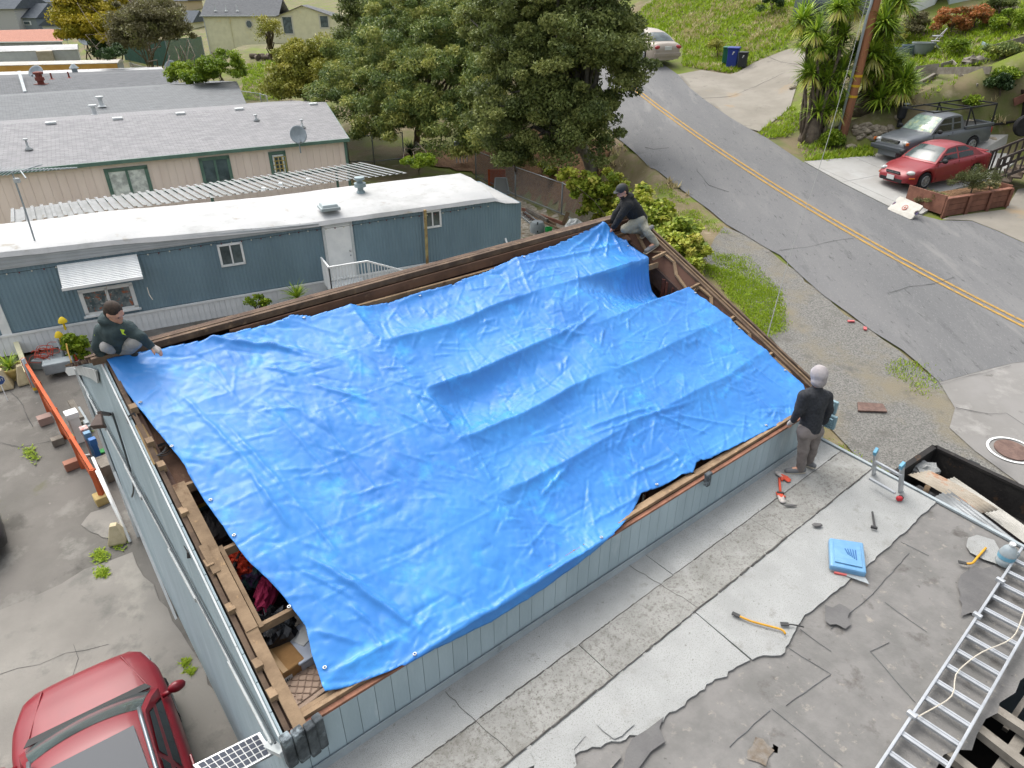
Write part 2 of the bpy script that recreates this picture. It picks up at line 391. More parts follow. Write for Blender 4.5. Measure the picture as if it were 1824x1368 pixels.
m_wooddk = mat('dark_stained_wood', (94, 72, 62), .9, (70, 54, 48), 3, bump=.4, bscale=14, jit=.15, spots=[((118, 84, 62), 6, .6, .72)])
m_woodlt = mat('cut_lumber', (160, 136, 108), .85, (134, 112, 88), 4, bump=.4, bscale=18, jit=.13, spots=[((108, 80, 58), 5, .6, .72), ((188, 156, 116), 9, .6, .72)])
m_ply = mat('brown_ply', (128, 98, 80), .9, (104, 80, 66), 2.5, bump=.3, spots=[((150, 122, 98), 5, .6, .72), ((84, 64, 54), 1.2, .6, .75)])
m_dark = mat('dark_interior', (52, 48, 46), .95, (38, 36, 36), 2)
m_grey_flash = mat('flashing_grey', (176, 186, 190), .6, (160, 170, 174), 3, spots=[((140, 148, 150), 5, .6, .72)])

gar = root('garage', g(4.4, 4.4, 0), TH, 'grey-blue garage with its front roof slope stripped to bare purlins', 'building')
def gw(mb, name, m, **k): return mb.build(name, m, gar, world=True, **k)
def gchild(mb, name, m, par):
    o = mb.build(name, m); o.data.transform(ROOTS[gar.name].inverted()); o.parent = par; return o
# left gable wall of vertical planks
lw = gw(MB().prism([g(.05, 0, ZT-.05), g(.05, TRG, ZRG-.06), g(.05, TBK, 3.0), g(.05, TBK, -1.9), g(.05, 0, -1.9)], GV*.08), 'left_wall', m_wooddk)
NP = 34
for i in range(NP):
    s0, s1 = TBK*i/NP-.01, TBK*(i+1)/NP-.018
    gchild(MB().prism([g(0, s0, -1.9), g(0, s1, -1.9), g(0, s1, zs(s1)-.02), g(0, s0, zs(max(0, s0))-.02)], GV*.02), 'plank', m_siding, lw)
def onleft(px, py, off=.02): return PV(px, py, g(-off, 0, 0), GV)
q = [onleft(*p, .02) for p in ((173, 659), (160, 655), (140, 652), (119, 655), (118, 662), (124, 669), (136, 667), (150, 668), (164, 673), (177, 682))]
gw(MB().prism(q, -GV*.02), 'gable_band', m_whitetrim)
b = MB()
for i in range(5):
    s0, s1 = TRG*i/5, TRG*(i+1)/5+.02; b.beam(gs(-.02, s0, .004*(i % 2)), gs(-.02, s1, .004*(i % 2)), .016, .02)
gw(b, 'rake_trim', m_whitetrim)
b = MB(); seg = [(8.85, 8.0), (8.05, 6.75), (6.8, 5.6), (5.55, 4.72), (4.75, 3.4), (3.45, 2.4), (2.42, 1.35), (1.38, .3)]
for i, (p, q_) in enumerate(seg): b.beam(g(-.04-.015*(i % 2), p, 2.86+.03*math.sin(i*2.3)), g(-.04-.015*(i % 2), q_, 2.84+.03*math.sin(i*1.7)), .02, .06)
gw(b, 'loose_strip', m_whitetrim)
gw(MB().beam(g(-.03, TBK-.03, -1.8), g(-.03, TBK-.03, 3.0), .05, .05).beam(g(-.05, TBK-.3, .9), g(-.05, 6.2, -1.5), .04, .06), 'corner_trim', m_whitetrim)
b = MB(); pts = [onleft(*p, .03) for p in ((200, 735), (208, 760), (225, 810), (236, 846), (240, 870), (235, 885))]; b.tube(smoothp(resample(pts, .3), 4), .014, 6)
b.tube(smoothp([g(-.035, t, 2.93+.02*math.sin(t*5)) for t in np.arange(.2, 8, .3)], 3), .012, 6)
gw(b, 'cable', mat('cable_grey', (92, 100, 104), .6))
# near wall: planks
nw = gw(MB().prism([g(.05, .03, -1.5), g(LR-.05, -.07, -1.5), g(LR-.05, -.07, ZT-.04), g(.05, .03, ZT-.04)], GU*.07), 'front_wall', m_wooddk)
NPK = 51; w_ = LR/NPK
for i in range(NPK):
    v0, v1 = w_*i, w_*(i+1)-.005; t0, t1 = -.0125*v0, -.0125*v1
    gchild(MB().prism([g(v0, t0, 1.8), g(v1, t1, 1.8), g(v1, t1, ZT-.02), g(v0, t0, ZT-.02)], GU*.016), 'plank', m_siding, nw)
gw(MB().beam(g(0, .03, ZT-.005), g(LR, -.09, ZT-.005), .05, .03), 'edge_board', mat('red_edge_wood', (168, 118, 96), .9, (130, 94, 76), 5))
b = MB()
for i, (v0, v1) in enumerate(((.12, 2.6), (2.62, 5.6), (5.55, 8.7))):
    b.beam(g(v0, .085-.0125*v0, ZT+.025+.01*(i % 2)), g(v1, .085-.0125*v1, ZT+.035), .05, .05)
    b.beam(g(v0+.1, .145-.0125*v0, ZT+.01), g(v1, .14-.0125*v1, ZT+.02), .045, .05)
gw(b, 'top_plate', m_woodlt)
gw(MB().prism([g(0, -.03, ZL+.004), g(LR, -.15, ZL+.004), g(LR, -.135, ZL+.09), g(0, -.015, ZL+.09)], -GU*.012), 'base_flashing', m_grey_flash)
# back wall and the boards of the far slope, seen at a graze over the ridge
gw(MB().prism([g(0, TBK, -1.5), g(LR, TBK, -1.5), g(LR, TBK, 3.0), g(0, TBK, 3.0)], -GU*.08), 'back_wall', m_wooddk)
t = TRG+.06; k_ = 0
while t < TBK+.1:
    w = .15; gw(MB().beam(gs(-.12+.08*math.sin(k_*3.3), t, .03+.012*math.sin(k_*2.1)), gs(LR+.02+.05*math.sin(k_*1.9), t, .03+.012*math.sin(k_*1.3+1)), w, .035, up=(GU*KB+Vector((0, 0, 1))).normalized()), 'sheathing_board', (m_woodold, m_wooddk, m_woodlt, m_woodold)[k_ % 4]); t += .19; k_ += 1
gw(MB().beam(gs(-.1, TRG-.02, .03), gs(LR, TRG-.02, .05), .06, .08), 'ridge_board', m_woodold)
gw(MB().beam(gs(1.4, TRG-.075, -.06), gs(LR-.05, TRG-.075, -.03), .035, .13), 'ridge_beam', m_ply)
for k_ in range(5): gw(MB().beam(g(-.15+.05*k_, TRG+.03+.062*k_, ZRG+.06-.02*k_), g(LR+.03, TRG+.03+.062*k_, ZRG+.07-.02*k_), .042, .022), 'ridge_slat', (m_woodold, m_wooddk, m_woodold, m_wooddk, m_woodold)[k_])
gw(MB().prism([gs(.5, 3.92, -.16), gs(LR-.3, 3.92, -.16), gs(LR-.3, TRG-.1, -.12), gs(.5, TRG-.1, -.12)], (0, 0, -.02)), 'upper_ply', m_ply)
# right gable wall: rake, inner faces, zigzag braces
gw(MB().prism([g(LR, -.11, -1), g(LR, -.11, ZT-.03), g(LR, TRG, ZRG-.02), g(LR, TBK, 3.0), g(LR, TBK, -1)], GV*.03), 'side_wall', m_wooddk)
def rw(t, off, dz=0): return gs(LR-off, t, dz)
for off, dz, w, h, m in ((-.01, .06, .04, .10, m_woodold), (.04, .065, .03, .04, m_woodlt), (.085, .04, .05, .04, m_woodold)):
    gw(MB().beam(rw(-.05, off, dz), rw(TRG, off, dz), w, h), 'side_rim', m)
gw(MB().prism([rw(0, .10, .02), rw(TRG, .10, .02), rw(TRG, .30, -.22), rw(0, .30, -.22)], (0, 0, -.015)), 'soffit_ply', mat('soffit_ply', (112, 82, 68), .9, (90, 66, 56), 1.8, spots=[((136, 106, 86), 5, .62, .74)]))
gw(MB().beam(rw(.1, .33, -.36), rw(TRG, .33, -.36), .05, .3), 'inner_beam', m_wooddk)
zig = [(.05, .27), (.30, .27), (.55, .14), (.86, .14), (.93, .26), (1.25, .24), (1.38, .13), (1.66, .14), (1.72, .26), (2.1, .22), (2.2, .13), (2.46, .14), (2.52, .27), (2.9, .22), (3.05, .13), (3.3, .14), (3.6, .26), (4.0, .16)]
for (t0, a0), (t1, a1) in zip(zig[:-1], zig[1:]):
    dz = lambda a: .05-(a-.10)*1.2
    gw(MB().beam(rw(t0, a0, dz(a0)), rw(t1, a1, dz(a1)), .055, .03), 'brace', m_woodlt)
TR = [.11, .93, 1.72, 2.49, 3.27, 4.05]
for t in TR[1:-1]: gw(MB().beam(rw(t, .03, .03), rw(t, .45, -.02), .04, .05), 'blocking', m_woodlt)
m_stud = mat('red_stud', (132, 78, 60), .85, (96, 56, 46), 5, jit=.12)
for t, o in ((2.98, .34), (3.05, .36), (2.84, .34)): gw(MB().beam(g(LR-o, t, -1), g(LR-o, t, zs(t)-.25), .07, .05), 'stud', m_stud)
# purlins and trusses
for i, t in enumerate(TR):
    gw(MB().beam(gs(.2, t, -.06), gs(LR-.3, t, -.16), .045, .09), 'purlin', m_woodlt)
for v in (3.0, 5.75): gw(MB().beam(gs(v, .1, -.34), gs(v, TRG-.1, -.34), .05, .14), 'truss_chord', m_woodlt)
# plates along the left rake
for (t0, t1, v, w, dz) in ((.0, .92, .16, .11, .0), (.9, 1.72, .155, .11, .01), (.9, 1.75, .24, .04, -.02), (1.68, 2.5, .15, .12, .0), (1.5, 1.8, .10, .07, .02)):
    gw(MB().beam(gs(v, t0, dz), gs(v-.01, t1, dz), w, .06), 'plate', m_woodlt)
for t in (.35, .62, 1.16, 1.62, 2.2, 2.75, 3.05, 3.5): gw(MB().box(gs(.075, t, -.0), (.07, .11, .08), Matrix.Rotation(TH, 3, 'Z')), 'block', m_woodlt)
gw(MB().beam(gs(.06, .05, -.02), gs(.055, TRG-.05, -.01), .045, .05), 'ledger', m_woodold)
gw(MB().prism([gs(.12, 2.52, -.16), gs(.5, 2.52, -.16), gs(.4, 4.0, -.16), gs(.12, 4.0, -.16)], (0, 0, -.02)), 'ply_sheet', m_ply)
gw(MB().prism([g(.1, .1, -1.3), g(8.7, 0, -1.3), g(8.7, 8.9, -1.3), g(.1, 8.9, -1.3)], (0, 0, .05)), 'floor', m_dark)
# corner posts with tar
tarm = mat('tar_patch', (104, 112, 116), .9, (66, 72, 76), 6, bump=.6, bscale=30, spots=[((152, 164, 170), 4, .55, .66)])
for dv, dt, h, s_ in ((.02, .0, .02, .09), (.12, -.02, .03, .10), (.22, -.03, .02, .09), (.30, -.03, .05, .08)):
    gw(MB().box(g(dv, dt, ZT-.18+h), (s_, .09, .40), Matrix.Rotation(TH+.1, 3, 'Z')), 'tarred_block', tarm, bevel=.015)

# ================================================================== LOWER ROOF
low = root('flat_roof_house', g(5, -4, 0), TH, 'low grey flat roof with torn roofing next to the garage', 'building')
def lwb(mb, name, m, **k): return mb.build(name, m, low, world=True, **k)
m_roll = mat('roll_roofing', (184, 186, 184), .95, (172, 174, 172), 2.2, k=.63, bump=.8, bscale=140, spots=[((158, 158, 154), 4, .6, .72), ((120, 118, 112), 26, .66, .74, 3), ((194, 195, 193), .7, .55, .7), ((146, 146, 142), 90, .55, .66, 2)], jit=.02, bdist=.006)
m_rolld = mat('roll_roofing_dirty', (170, 170, 165), .95, (152, 152, 147), 2.6, k=.66, bump=.8, bscale=110, spots=[((126, 123, 117), 24, .50, .66, 10), ((102, 98, 92), 60, .56, .68, 6), ((178, 179, 175), 1.4, .56, .7), ((120, 117, 110), 1.1, .6, .75)], jit=.02, bdist=.008)
m_felt = mat('old_felt', (138, 136, 133), .97, (123, 122, 119), 3, k=.66, bump=.7, bscale=22, spots=[((164, 158, 148), 9, .6, .7, 8), ((96, 92, 88), 2.4, .57, .7), ((132, 108, 76), 1.1, .68, .76), ((80, 77, 74), 11, .66, .74)], bdist=.012)
m_feltdk = mat('torn_felt', (116, 115, 114), .97, (104, 103, 103), 3, bump=.5, bscale=22)
m_rot = mat('rotten_felt', (122, 110, 96), .97, (136, 130, 122), 9, .4, .6, bump=.8, bscale=20, spots=[((78, 62, 48), 6, .55, .65)])
VE = lambda t: 8.70+.10*(t+.15)            # right edge v(t)
base = [(-.3, -.0), (8.70, -.12), (8.42, -3.07), (7.7, -8.5), (-.3, -8.5)]
hole1 = [(5.05, -3.72), (5.25, -3.69), (5.5, -3.68), (5.66, -3.73), (5.80, -3.70), (6.05, -3.76), (6.25, -3.74), (6.8, -3.85), (6.9, -4.9), (4.4, -4.9), (4.35, -3.65), (4.55, -3.585), (4.8, -3.57), (4.95, -3.63)]
hole2 = [(3.57, -2.52), (3.60, -2.505), (3.63, -2.52), (3.66, -2.50), (3.67, -2.55), (3.64, -2.565), (3.61, -2.58), (3.59, -2.55)]
def gsheet(name, poly, m, z, sp=.4, holes=(), th=.0, amp=0, seed=0, edge=None):
    ov, fs = tess(poly, sp, holes); r_ = random.Random(seed)
    b = MB(); b.add([g(p.x, p.y, z+(r_.uniform(0, amp) if amp else 0)) for p in ov], fs)
    for i, f in enumerate(b.f):
        a, c, d = (Vector(b.v[k]) for k in f[:3])
        if (c-a).cross(d-a).z < 0: b.f[i] = f[::-1]
    if th:       # skirt for thickness
        n0 = len(b.v); L = []
        for i in range(len(poly)):
            a, c = Vector(poly[i][:2]), Vector(poly[(i+1) % len(poly)][:2])
            b.add([g(a.x, a.y, z), g(c.x, c.y, z), g(c.x, c.y, z-th), g(a.x, a.y, z-th)], [(0, 1, 2, 3)])
    return lwb(b, name, m, smooth=False)
gsheet('felt_layer', base, m_felt, ZL-.02, .35, [hole1, hole2], th=.03)
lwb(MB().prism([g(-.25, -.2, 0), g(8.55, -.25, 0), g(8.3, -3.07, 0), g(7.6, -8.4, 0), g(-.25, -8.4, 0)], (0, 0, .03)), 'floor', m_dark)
b = MB()
for p, q in (((8.62, -.2), (8.36, -3.07)), ((8.36, -3.07), (7.65, -8.4)), ((7.65, -8.4), (-.25, -8.4)), ((-.25, -8.4), (-.25, -.1))): b.beam(g(*p, ZL/2-.06), g(*q, ZL/2-.06), .08, ZL-.12)
lwb(b, 'wall', m_siding)
# rolled sheets
tt1, tt2 = -.545, -1.06
def torn(vs, t0, amp, seed):
    r_ = random.Random(seed); return [(v, t0(v)+r_.uniform(-amp, amp)) for v in vs]
vs_ = [0.0, 4.6, 8.66]
for i in range(2):
    gsheet('roofing_sheet', [(vs_[i]+.001, -.135*vs_[i]/8.7-.01), (vs_[i+1]-.004, -.135*vs_[i+1]/8.7-.01), (vs_[i+1]-.004-.04*(i == 1), tt1+.006), (vs_[i]+.004, tt1+.006)], m_roll, ZL+.006+.003*(i % 2), .5, th=.02)
vs_ = [-.2, 3.0, 6.2, 8.62]
for i in range(3):
    gsheet('roofing_sheet', [(vs_[i]+.004, tt1), (vs_[i+1]-.004, tt1), (vs_[i+1]-.004-.04*(i == 2), tt2+.004), (vs_[i]+.004, tt2+.004)], m_rolld, ZL+.010+.004*(i % 2), .5, th=.025)
def tline(v): return float(np.interp(v, [0, 1.66, 2.5, 2.9, 3.6, 4.4, 4.6, 5.2, 5.9, 6.5, 7.4, 8.5], [-.9, -1.18, -1.55, -1.68, -1.72, -1.86, -2.02, -1.88, -1.93, -1.96, -1.98, -1.98]))
lowv = list(np.arange(4.3, 8.52, .07))
gsheet('roofing_sheet', [(4.35, tt2), (8.575, tt2)]+torn(lowv[::-1], tline, .012, 4), m_roll, ZL+.007, .5, th=.02)
lowv = list(np.arange(1.7, 4.34, .06))
gsheet('roofing_sheet', [(1.2, tt2+.0), (4.34, tt2)]+torn(lowv[::-1], tline, .022, 5), m_roll, ZL+.004, .4, th=.02)
for k_, (c, rx, ry, m, sd_) in enumerate((((1.95, -1.30), .36, .20, m_roll, 1), ((2.05, -1.62), .42, .16, m_felt, 21), ((2.7, -1.74), .34, .14, m_feltdk, 22), ((3.5, -2.47), .15, .13, m_rot, 26), ((5.55, -2.12), .22, .16, m_feltdk, 3), ((1.75, -1.62), .35, .14, m_felt, 4), ((7.35, -2.98), .42, .22, m_feltdk, 6), ((7.0, -3.02), .36, .16, m_feltdk, 7), ((8.0, -2.75), .25, .28, m_roll, 8), ((2.62, -1.42), .17, .20, m_roll, 9))):
    r_ = random.Random(sd_); poly = []
    nn_ = 9+sd_ % 4
    for a in range(nn_):
        t = (a+r_.uniform(-.3, .3))/nn_*2*math.pi; q = r_.uniform(.6, 1.15); poly.append((c[0]+rx*q*math.cos(t), c[1]+ry*q*math.sin(t)))
    gsheet('torn_piece', poly, m, (ZL-.012 if sd_ > 25 else ZL+.013)+.0006*k_, .12, amp=.002, seed=sd_)
# seams, cracks and tar lines on the felt
m_tarl = mat('tar_line', (84, 84, 86), .8, (112, 116, 118), 5)
b = MB()
for p in (((1382, 1120), (1405, 1155), (1480, 1200)), ((1480, 1200), (1400, 1258)), ((1620, 985), (1545, 1068), (1480, 1120)), ((1576, 1072), (1650, 1125)), ((1425, 1120), (1480, 1160)), ((1375, 1262), (1440, 1315), (1500, 1365)), ((1550, 1160), (1630, 1250)), ((1585, 1145), (1550, 1160)), ((1372, 1265), (1300, 1330)), ((1605, 965), (1655, 990))):
    q = [PX(*a, ZL-.012) for a in p]; q = resample(q, .12)
    q = [a+Vector((random.uniform(-.006, .006), random.uniform(-.006, .006), 0)) for a in q]
    b.tube(q, .0035, 4)
lwb(b, 'crack', m_tarl)
b = MB(); r_s = random.Random(9)
for t_, v0, v1, r_q in ((tt1, 0, 8.6, .007), (tt2, -.1, 8.55, .012), (-.02, 0, 8.6, .006)):
    v = v0
    while v < v1:
        L_ = r_s.uniform(.1, .5); b.tube([g(v+L_*q, t_-(.012*v if t_ > -.1 else 0)+r_s.uniform(-.006, .006), ZL+.016) for q in (0, .25, .5, .75, 1)], r_q*r_s.uniform(.5, 1.2), 4); v += L_+r_s.uniform(0, .06)
for v_ in (1.55, 4.3):
    b.tube([g(v_+.12*q+r_s.uniform(-.01, .01), -.1-.95*q, ZL+.016) for q in np.linspace(0, 1, 14)], .003, 4)
lwb(b, 'dirt_seam', mat('seam_dirt', (92, 90, 86), .95, (120, 118, 114), 12))
# edge flashing on the right
b = MB().beam(g(8.71, -.12, ZL+.01), g(8.44, -3.07, ZL+.01), .05, .03).beam(g(8.44, -3.07, ZL+.01), g(7.7, -8.5, ZL+.01), .05, .03); lwb(b, 'drip_edge', m_grey_flash)
b = MB().beam(g(8.745, -.12, ZL-.06), g(8.475, -3.07, ZL-.06), .02, .12).beam(g(8.475, -3.07, ZL-.06), g(7.735, -8.5, ZL-.06), .02, .12); lwb(b, 'fascia', m_whitetrim)
# bare rafters in the hole
m_grw = mat('grey_lumber', (150, 144, 134), .95, (126, 120, 110), 4, bump=.5, bscale=18, jit=.08, spots=[((104, 98, 88), 6, .6, .72)])
for p, q in (((1755, 1255), (1850, 1318)), ((1722, 1285), (1850, 1385)), ((1650, 1312), (1760, 1400)), ((1600, 1345), (1680, 1410))):
    P, Q = PX(*p, ZL-.07), PX(*q, ZL-.07); lwb(MB().beam(P, Q, .10, .09), 'rafter', m_grw)
lwb(MB().beam(PX(1850, 1270, ZL-.22), PX(1760, 1400, ZL-.22), .10, .1), 'purlin', m_grw)
lwb(MB().beam(PX(1870, 1180, ZL-.2), PX(1790, 1300, ZL-.3), .05, .05), 'purlin', m_grw)
# ================================================================== TARP
def build_tarp():
    r_ = np.random.default_rng(21)
    poly = [(0.04, 4.16), (0.31, 4.16), (0.61, 4.12), (0.92, 4.09), (1.3, 4.06), (2.0, 4.04), (2.17, 4.08), (2.4, 4.0), (2.75, 3.98), (3.59, 3.95), (4.52, 3.92), (5.05, 3.95), (5.63, 3.98), (6.36, 4.01), (7.19, 4.1), (7.8, 4.17), (8.0, 4.18), (8.10, 3.99), (8.18, 3.62), (8.22, 3.27), (8.20, 3.2), (8.17, 3.0), (8.10, 2.8), (8.16, 2.6), (8.40, 2.50), (8.49, 2.14), (8.57, 1.72), (8.61, 0.98), (8.63, 0.28), (8.45, .1), (8.17, 0.03), (7.82, -0.05), (7.17, 0.01), (6.32, 0.07), (5.76, 0.13), (5.60, .05), (5.44, 0.1), (5.06, 0.11), (4.73, 0.17), (4.36, 0.02), (3.99, -0.07), (3.66, -0.13), (2.89, -0.20), (2.18, -0.18), (1.64, -0.12), (1.06, -0.02), (0.6, 0.09), (0.46, 0.14), (0.46, 0.19), (0.48, 0.31), (0.51, 0.45), (0.57, 0.69), (0.51, 1.07), (0.38, 1.5), (0.34, 1.77), (0.31, 2.07), (0.27, 2.39), (0.27, 2.67), (0.19, 3.1), (0.13, 3.46), (0.07, 3.8)]
    P = []
    for i in range(len(poly)):     # finer outline with slight waviness
        a, b = np.array(poly[i]), np.array(poly[(i+1) % len(poly)]); k = max(1, int(np.hypot(*(b-a))/.08))
        for q in range(k): P.append(a+(b-a)*q/k+r_.normal(0, .003, 2))
    P = np.array(P); h = .0165
    V = np.arange(-.02, 8.75, h); T = np.arange(-.28, 4.26, h)
    vv, tt = np.meshgrid(V, T)
    def sm(a, b, x):
        t = np.clip((x-a)/(b-a), 0, 1); return t*t*(3-2*t)
    def vn(sc, seed, sx=1., sy=1.):          # smooth value noise
        rr = np.random.default_rng(seed); n = 96; gsz = rr.normal(0, 1, (n, n))
        x = vv*sc*sx+7.3; y = tt*sc*sy+3.1; xi = np.floor(x).astype(int); yi = np.floor(y).astype(int); fx = x-xi; fy = y-yi
        fx = fx*fx*(3-2*fx); fy = fy*fy*(3-2*fy); gz = lambda a, b: gsz[a % n, b % n]
        return (gz(xi, yi)*(1-fx)+gz(xi+1, yi)*fx)*(1-fy)+(gz(xi, yi+1)*(1-fx)+gz(xi+1, yi+1)*fx)*fy
    z = ZT+.045+KS*np.clip(tt, 0, None)
    # sags between purlins (along v) and trusses (along t)
    wv = vn(.9, 3)*.035; wt = vn(.8, 4)*.05
    tr_l = [.05]+TR[1:5]+[4.10]; vl = [.05, 3.0, 5.75, 8.62]
    #        bays from the eave up, for the three columns of trusses
    dep = [[.004, .12, .08], [.006, .18, .10], [.008, .20, .09], [.012, .17, .50], [.05, .13, .14]]
    for i in range(5):
        a, b = tr_l[i], tr_l[i+1]; L = b-a; x = (tt+wv-a)/L; inb = (x > 0) & (x < 1); x = np.clip(x, 0, 1)
        shp = (1-np.exp(-((1-x)*L)/(.085 if i == 3 else .12)))*np.clip(x*1.02, 0, 1)**.85*1.08
        sag = .72*shp+.28*np.sin(np.pi*x)**.8
        for c in range(3):
            p, q_ = vl[c], vl[c+1]; y = np.clip((vv+wt-p)/(q_-p), 0, 1); side = np.minimum(1-np.exp(-y*(q_-p)/.16), 1-np.exp(-(1-y)*(q_-p)/.5))
            d = dep[i][c]*(1+.25*vn(.8, 40+i*3+c))
            if c == 2:
                side = 1-np.exp(-y*(q_-p)/(.9 if i == 3 else .16))
                if i == 3: d = .10+.54*sm(6.3, 7.8, vv)
                else: side = side*(.35+.65*sm(8.7, 7.2, vv))
            if c == 0: side = np.minimum(1, y*4)*np.exp(0*y)*(1-np.exp(-(1-y)*(q_-p)/.4))
            z -= np.where(inb, d*sag*side, 0)
    z -= .02*sm(.5, .1, vv)
    H = np.zeros_like(z)
    def crease(cv, ct, ang, L, w, amp, asym=0.):
        ca, sa = math.cos(ang), math.sin(ang); rad_ = L/2+4*w
        i0, i1 = np.searchsorted(T, [ct-rad_, ct+rad_]); j0, j1 = np.searchsorted(V, [cv-rad_, cv+rad_])
        if i1 <= i0 or j1 <= j0: return
        dv = vv[i0:i1, j0:j1]-cv; dt = (tt[i0:i1, j0:j1]-ct)*1.1
        s_ = dv*ca+dt*sa; d = -dv*sa+dt*ca; d = d+.18*w*np.sin(s_*9/L*3)+.05*L*(s_/L)**2*asym
        H[i0:i1, j0:j1] += amp*np.exp(-np.abs(d/w)**1.3)*np.clip(1-(2*s_/L)**2, 0, 1)
    rad = math.radians
    # folds placed as in the photograph: from pixel to pixel, width and height in metres
    def gp(px, py):
        nrm = Vector((0, 0, 1))-GU*KS; d = Vector(ray(px, py)); P_ = cam.location+d*((GA-cam.location).dot(nrm)/d.dot(nrm))-GA; return P_.dot(GV), P_.dot(GU)
    for x0, y0, x1, y1, w, a in ((560, 1000, 745, 1128, .030, .075), (590, 1010, 700, 1085, .02, .035), (530, 1015, 640, 1075, .018, .03), (365, 605, 530, 627, .03, .06), (425, 605, 560, 640, .018, .03), (470, 655, 525, 672, .02, .04), (555, 690, 660, 722, .03, .04), (690, 730, 780, 775, .025, .035),
                                 (735, 705, 805, 735, .03, .05), (740, 712, 770, 770, .02, .03), (400, 755, 530, 900, .025, .03), (320, 700, 480, 870, .03, .03), (440, 840, 520, 950, .03, .04), (530, 900, 610, 1000, .025, .035), (470, 720, 620, 880, .02, .022), (560, 740, 690, 900, .02, .022), (270, 760, 330, 850, .02, .03),
                                 (960, 585, 1030, 600, .05, .05), (1000, 600, 1030, 580, .02, .04), (1005, 610, 1060, 560, .03, .05), (1050, 760, 1160, 730, .03, .05), (1060, 775, 1230, 720, .02, .04), (1150, 735, 1260, 770, .02, .045), (1190, 735, 1330, 760, .018, .03),
                                 (1000, 640, 1000, 655, .02, .03), (850, 800, 880, 870, .02, .02), (965, 880, 1010, 835, .022, .05), (1070, 620, 1075, 590, .02, .04), (1120, 590, 1118, 570, .02, .04), (1230, 570, 1300, 610, .018, .018), (1270, 590, 1340, 650, .025, .03), (1320, 640, 1400, 700, .02, .025), (1310, 670, 1400, 760, .018, .02),
                                 (1075, 410, 1050, 450, .025, .05), (1085, 412, 1080, 455, .02, .05), (1090, 412, 1110, 450, .02, .05), (1095, 412, 1140, 455, .02, .04), (1070, 408, 1020, 440, .025, .04), (940, 470, 1130, 425, .04, .05), (920, 462, 945, 525, .02, .03), (750, 540, 765, 560, .02, .03), (860, 480, 720, 530, .03, .05),
                                 (1180, 790, 1230, 850, .025, .05), (1215, 800, 1260, 835, .025, .04), (1120, 850, 1200, 815, .025, .04), (1060, 930, 1150, 880, .02, .03), (900, 1075, 1060, 985, .03, .045), (780, 1140, 880, 1090, .02, .03), (600, 1200, 700, 1150, .03, .035), (560, 1130, 640, 1150, .02, .03), (660, 1130, 700, 1180, .02, .03), (620, 1080, 680, 1130, .02, .03)):
        a0, b0 = gp(x0, y0); a1, b1 = gp(x1, y1); crease((a0+a1)/2, (b0+b1)/2, math.atan2((b1-b0)*1.1, a1-a0), math.hypot(a1-a0, b1-b0)*1.3, w, a*(.95 if x0 < 640 else .7), r_.uniform(-1, 1))
    for k in range(760):
        cv, ct = r_.uniform(.1, 8.5), r_.uniform(-.1, 4.1)
        ba = -50 if cv < 3 else (4 if r_.random() < .45 else 60)
        crease(cv, ct, rad(ba+r_.normal(0, 26)), r_.uniform(.18, .8), r_.uniform(.008, .022), r_.uniform(.004, .014)*r_.choice([1, 1, -1]), r_.uniform(-1, 1))
    for k in range(420):                   # crumple just under the purlins
        i = r_.integers(1, 6); ct = tr_l[i]+r_.normal(-.09, .06); cv = r_.uniform(2.8, 8.4)
        crease(cv, ct, rad(r_.normal(80, 30)), r_.uniform(.08, .26), r_.uniform(.007, .014), r_.uniform(.004, .012)*r_.choice([1, -1]))
    for k in range(160):                   # crumple beside the trusses
        cv = r_.choice([3.0, 5.75])+r_.normal(.08, .09); ct = r_.uniform(.2, 3.9); crease(cv, ct, rad(r_.normal(10, 40)), r_.uniform(.08, .3), r_.uniform(.007, .014), r_.uniform(.004, .012)*r_.choice([1, -1]))
    for k in range(150):
        cv = r_.uniform(.5, 8.5); ct = r_.uniform(-.18, .3); crease(cv, ct, rad(r_.normal(50, 45)), r_.uniform(.1, .4), r_.uniform(.008, .018), r_.uniform(.004, .013)*r_.choice([1, -1]))
    for k in range(170):                   # vertical ripples of the hanging piece at the right
        cv = r_.uniform(6.6, 8.3); ct = r_.uniform(2.6, 3.2); crease(cv, ct, rad(r_.normal(80, 22)), r_.uniform(.12, .5), r_.uniform(.008, .018), r_.uniform(.004, .014)*r_.choice([1, -1]))
    for q in np.arange(.45, 8.7, .62):     # packing creases
        H += .006*np.exp(-np.abs((vv-q+.015*vn(.8, 77))/.009))*(.3+.7*(vn(1.3, int(q*10)) > -.2))
    for q in np.arange(.2, 4.2, .62):
        H += .006*np.exp(-np.abs((tt-q+.015*vn(.8, 78))/.009))*(.3+.7*(vn(1.3, int(q*13)) > -.2))
    H += .022*vn(1.1, 15)*sm(3.6, 2.2, vv)+.010*vn(2.0, 5)+.006*np.abs(vn(5, 6))+.003*np.abs(vn(11, 8))+.0012*vn(24, 9)
    z = z+H
    # inside polygon mask per cell
    def inside(x, y):
        c = np.zeros(x.shape, bool); n = len(P)
        for i in range(n):
            a, b = P[i], P[i-1]
            cond = ((a[1] > y) != (b[1] > y))
            with np.errstate(divide='ignore', invalid='ignore'):
                c ^= cond & (x < (b[0]-a[0])*(y-a[1])/(b[1]-a[1])+a[0])
        return c
    ins = inside(vv, tt)
    cell = ins[:-1, :-1] | ins[1:, :-1] | ins[:-1, 1:] | ins[1:, 1:]
    cc = inside((vv+h/2)[:-1, :-1], (tt+h/2)[:-1, :-1]); cell &= cc
    used = np.zeros(vv.shape, bool)
    for a in (slice(None, -1), slice(1, None)):
        for b in (slice(None, -1), slice(1, None)): used[a, b] |= cell
    cnt = np.zeros(vv.shape, int)
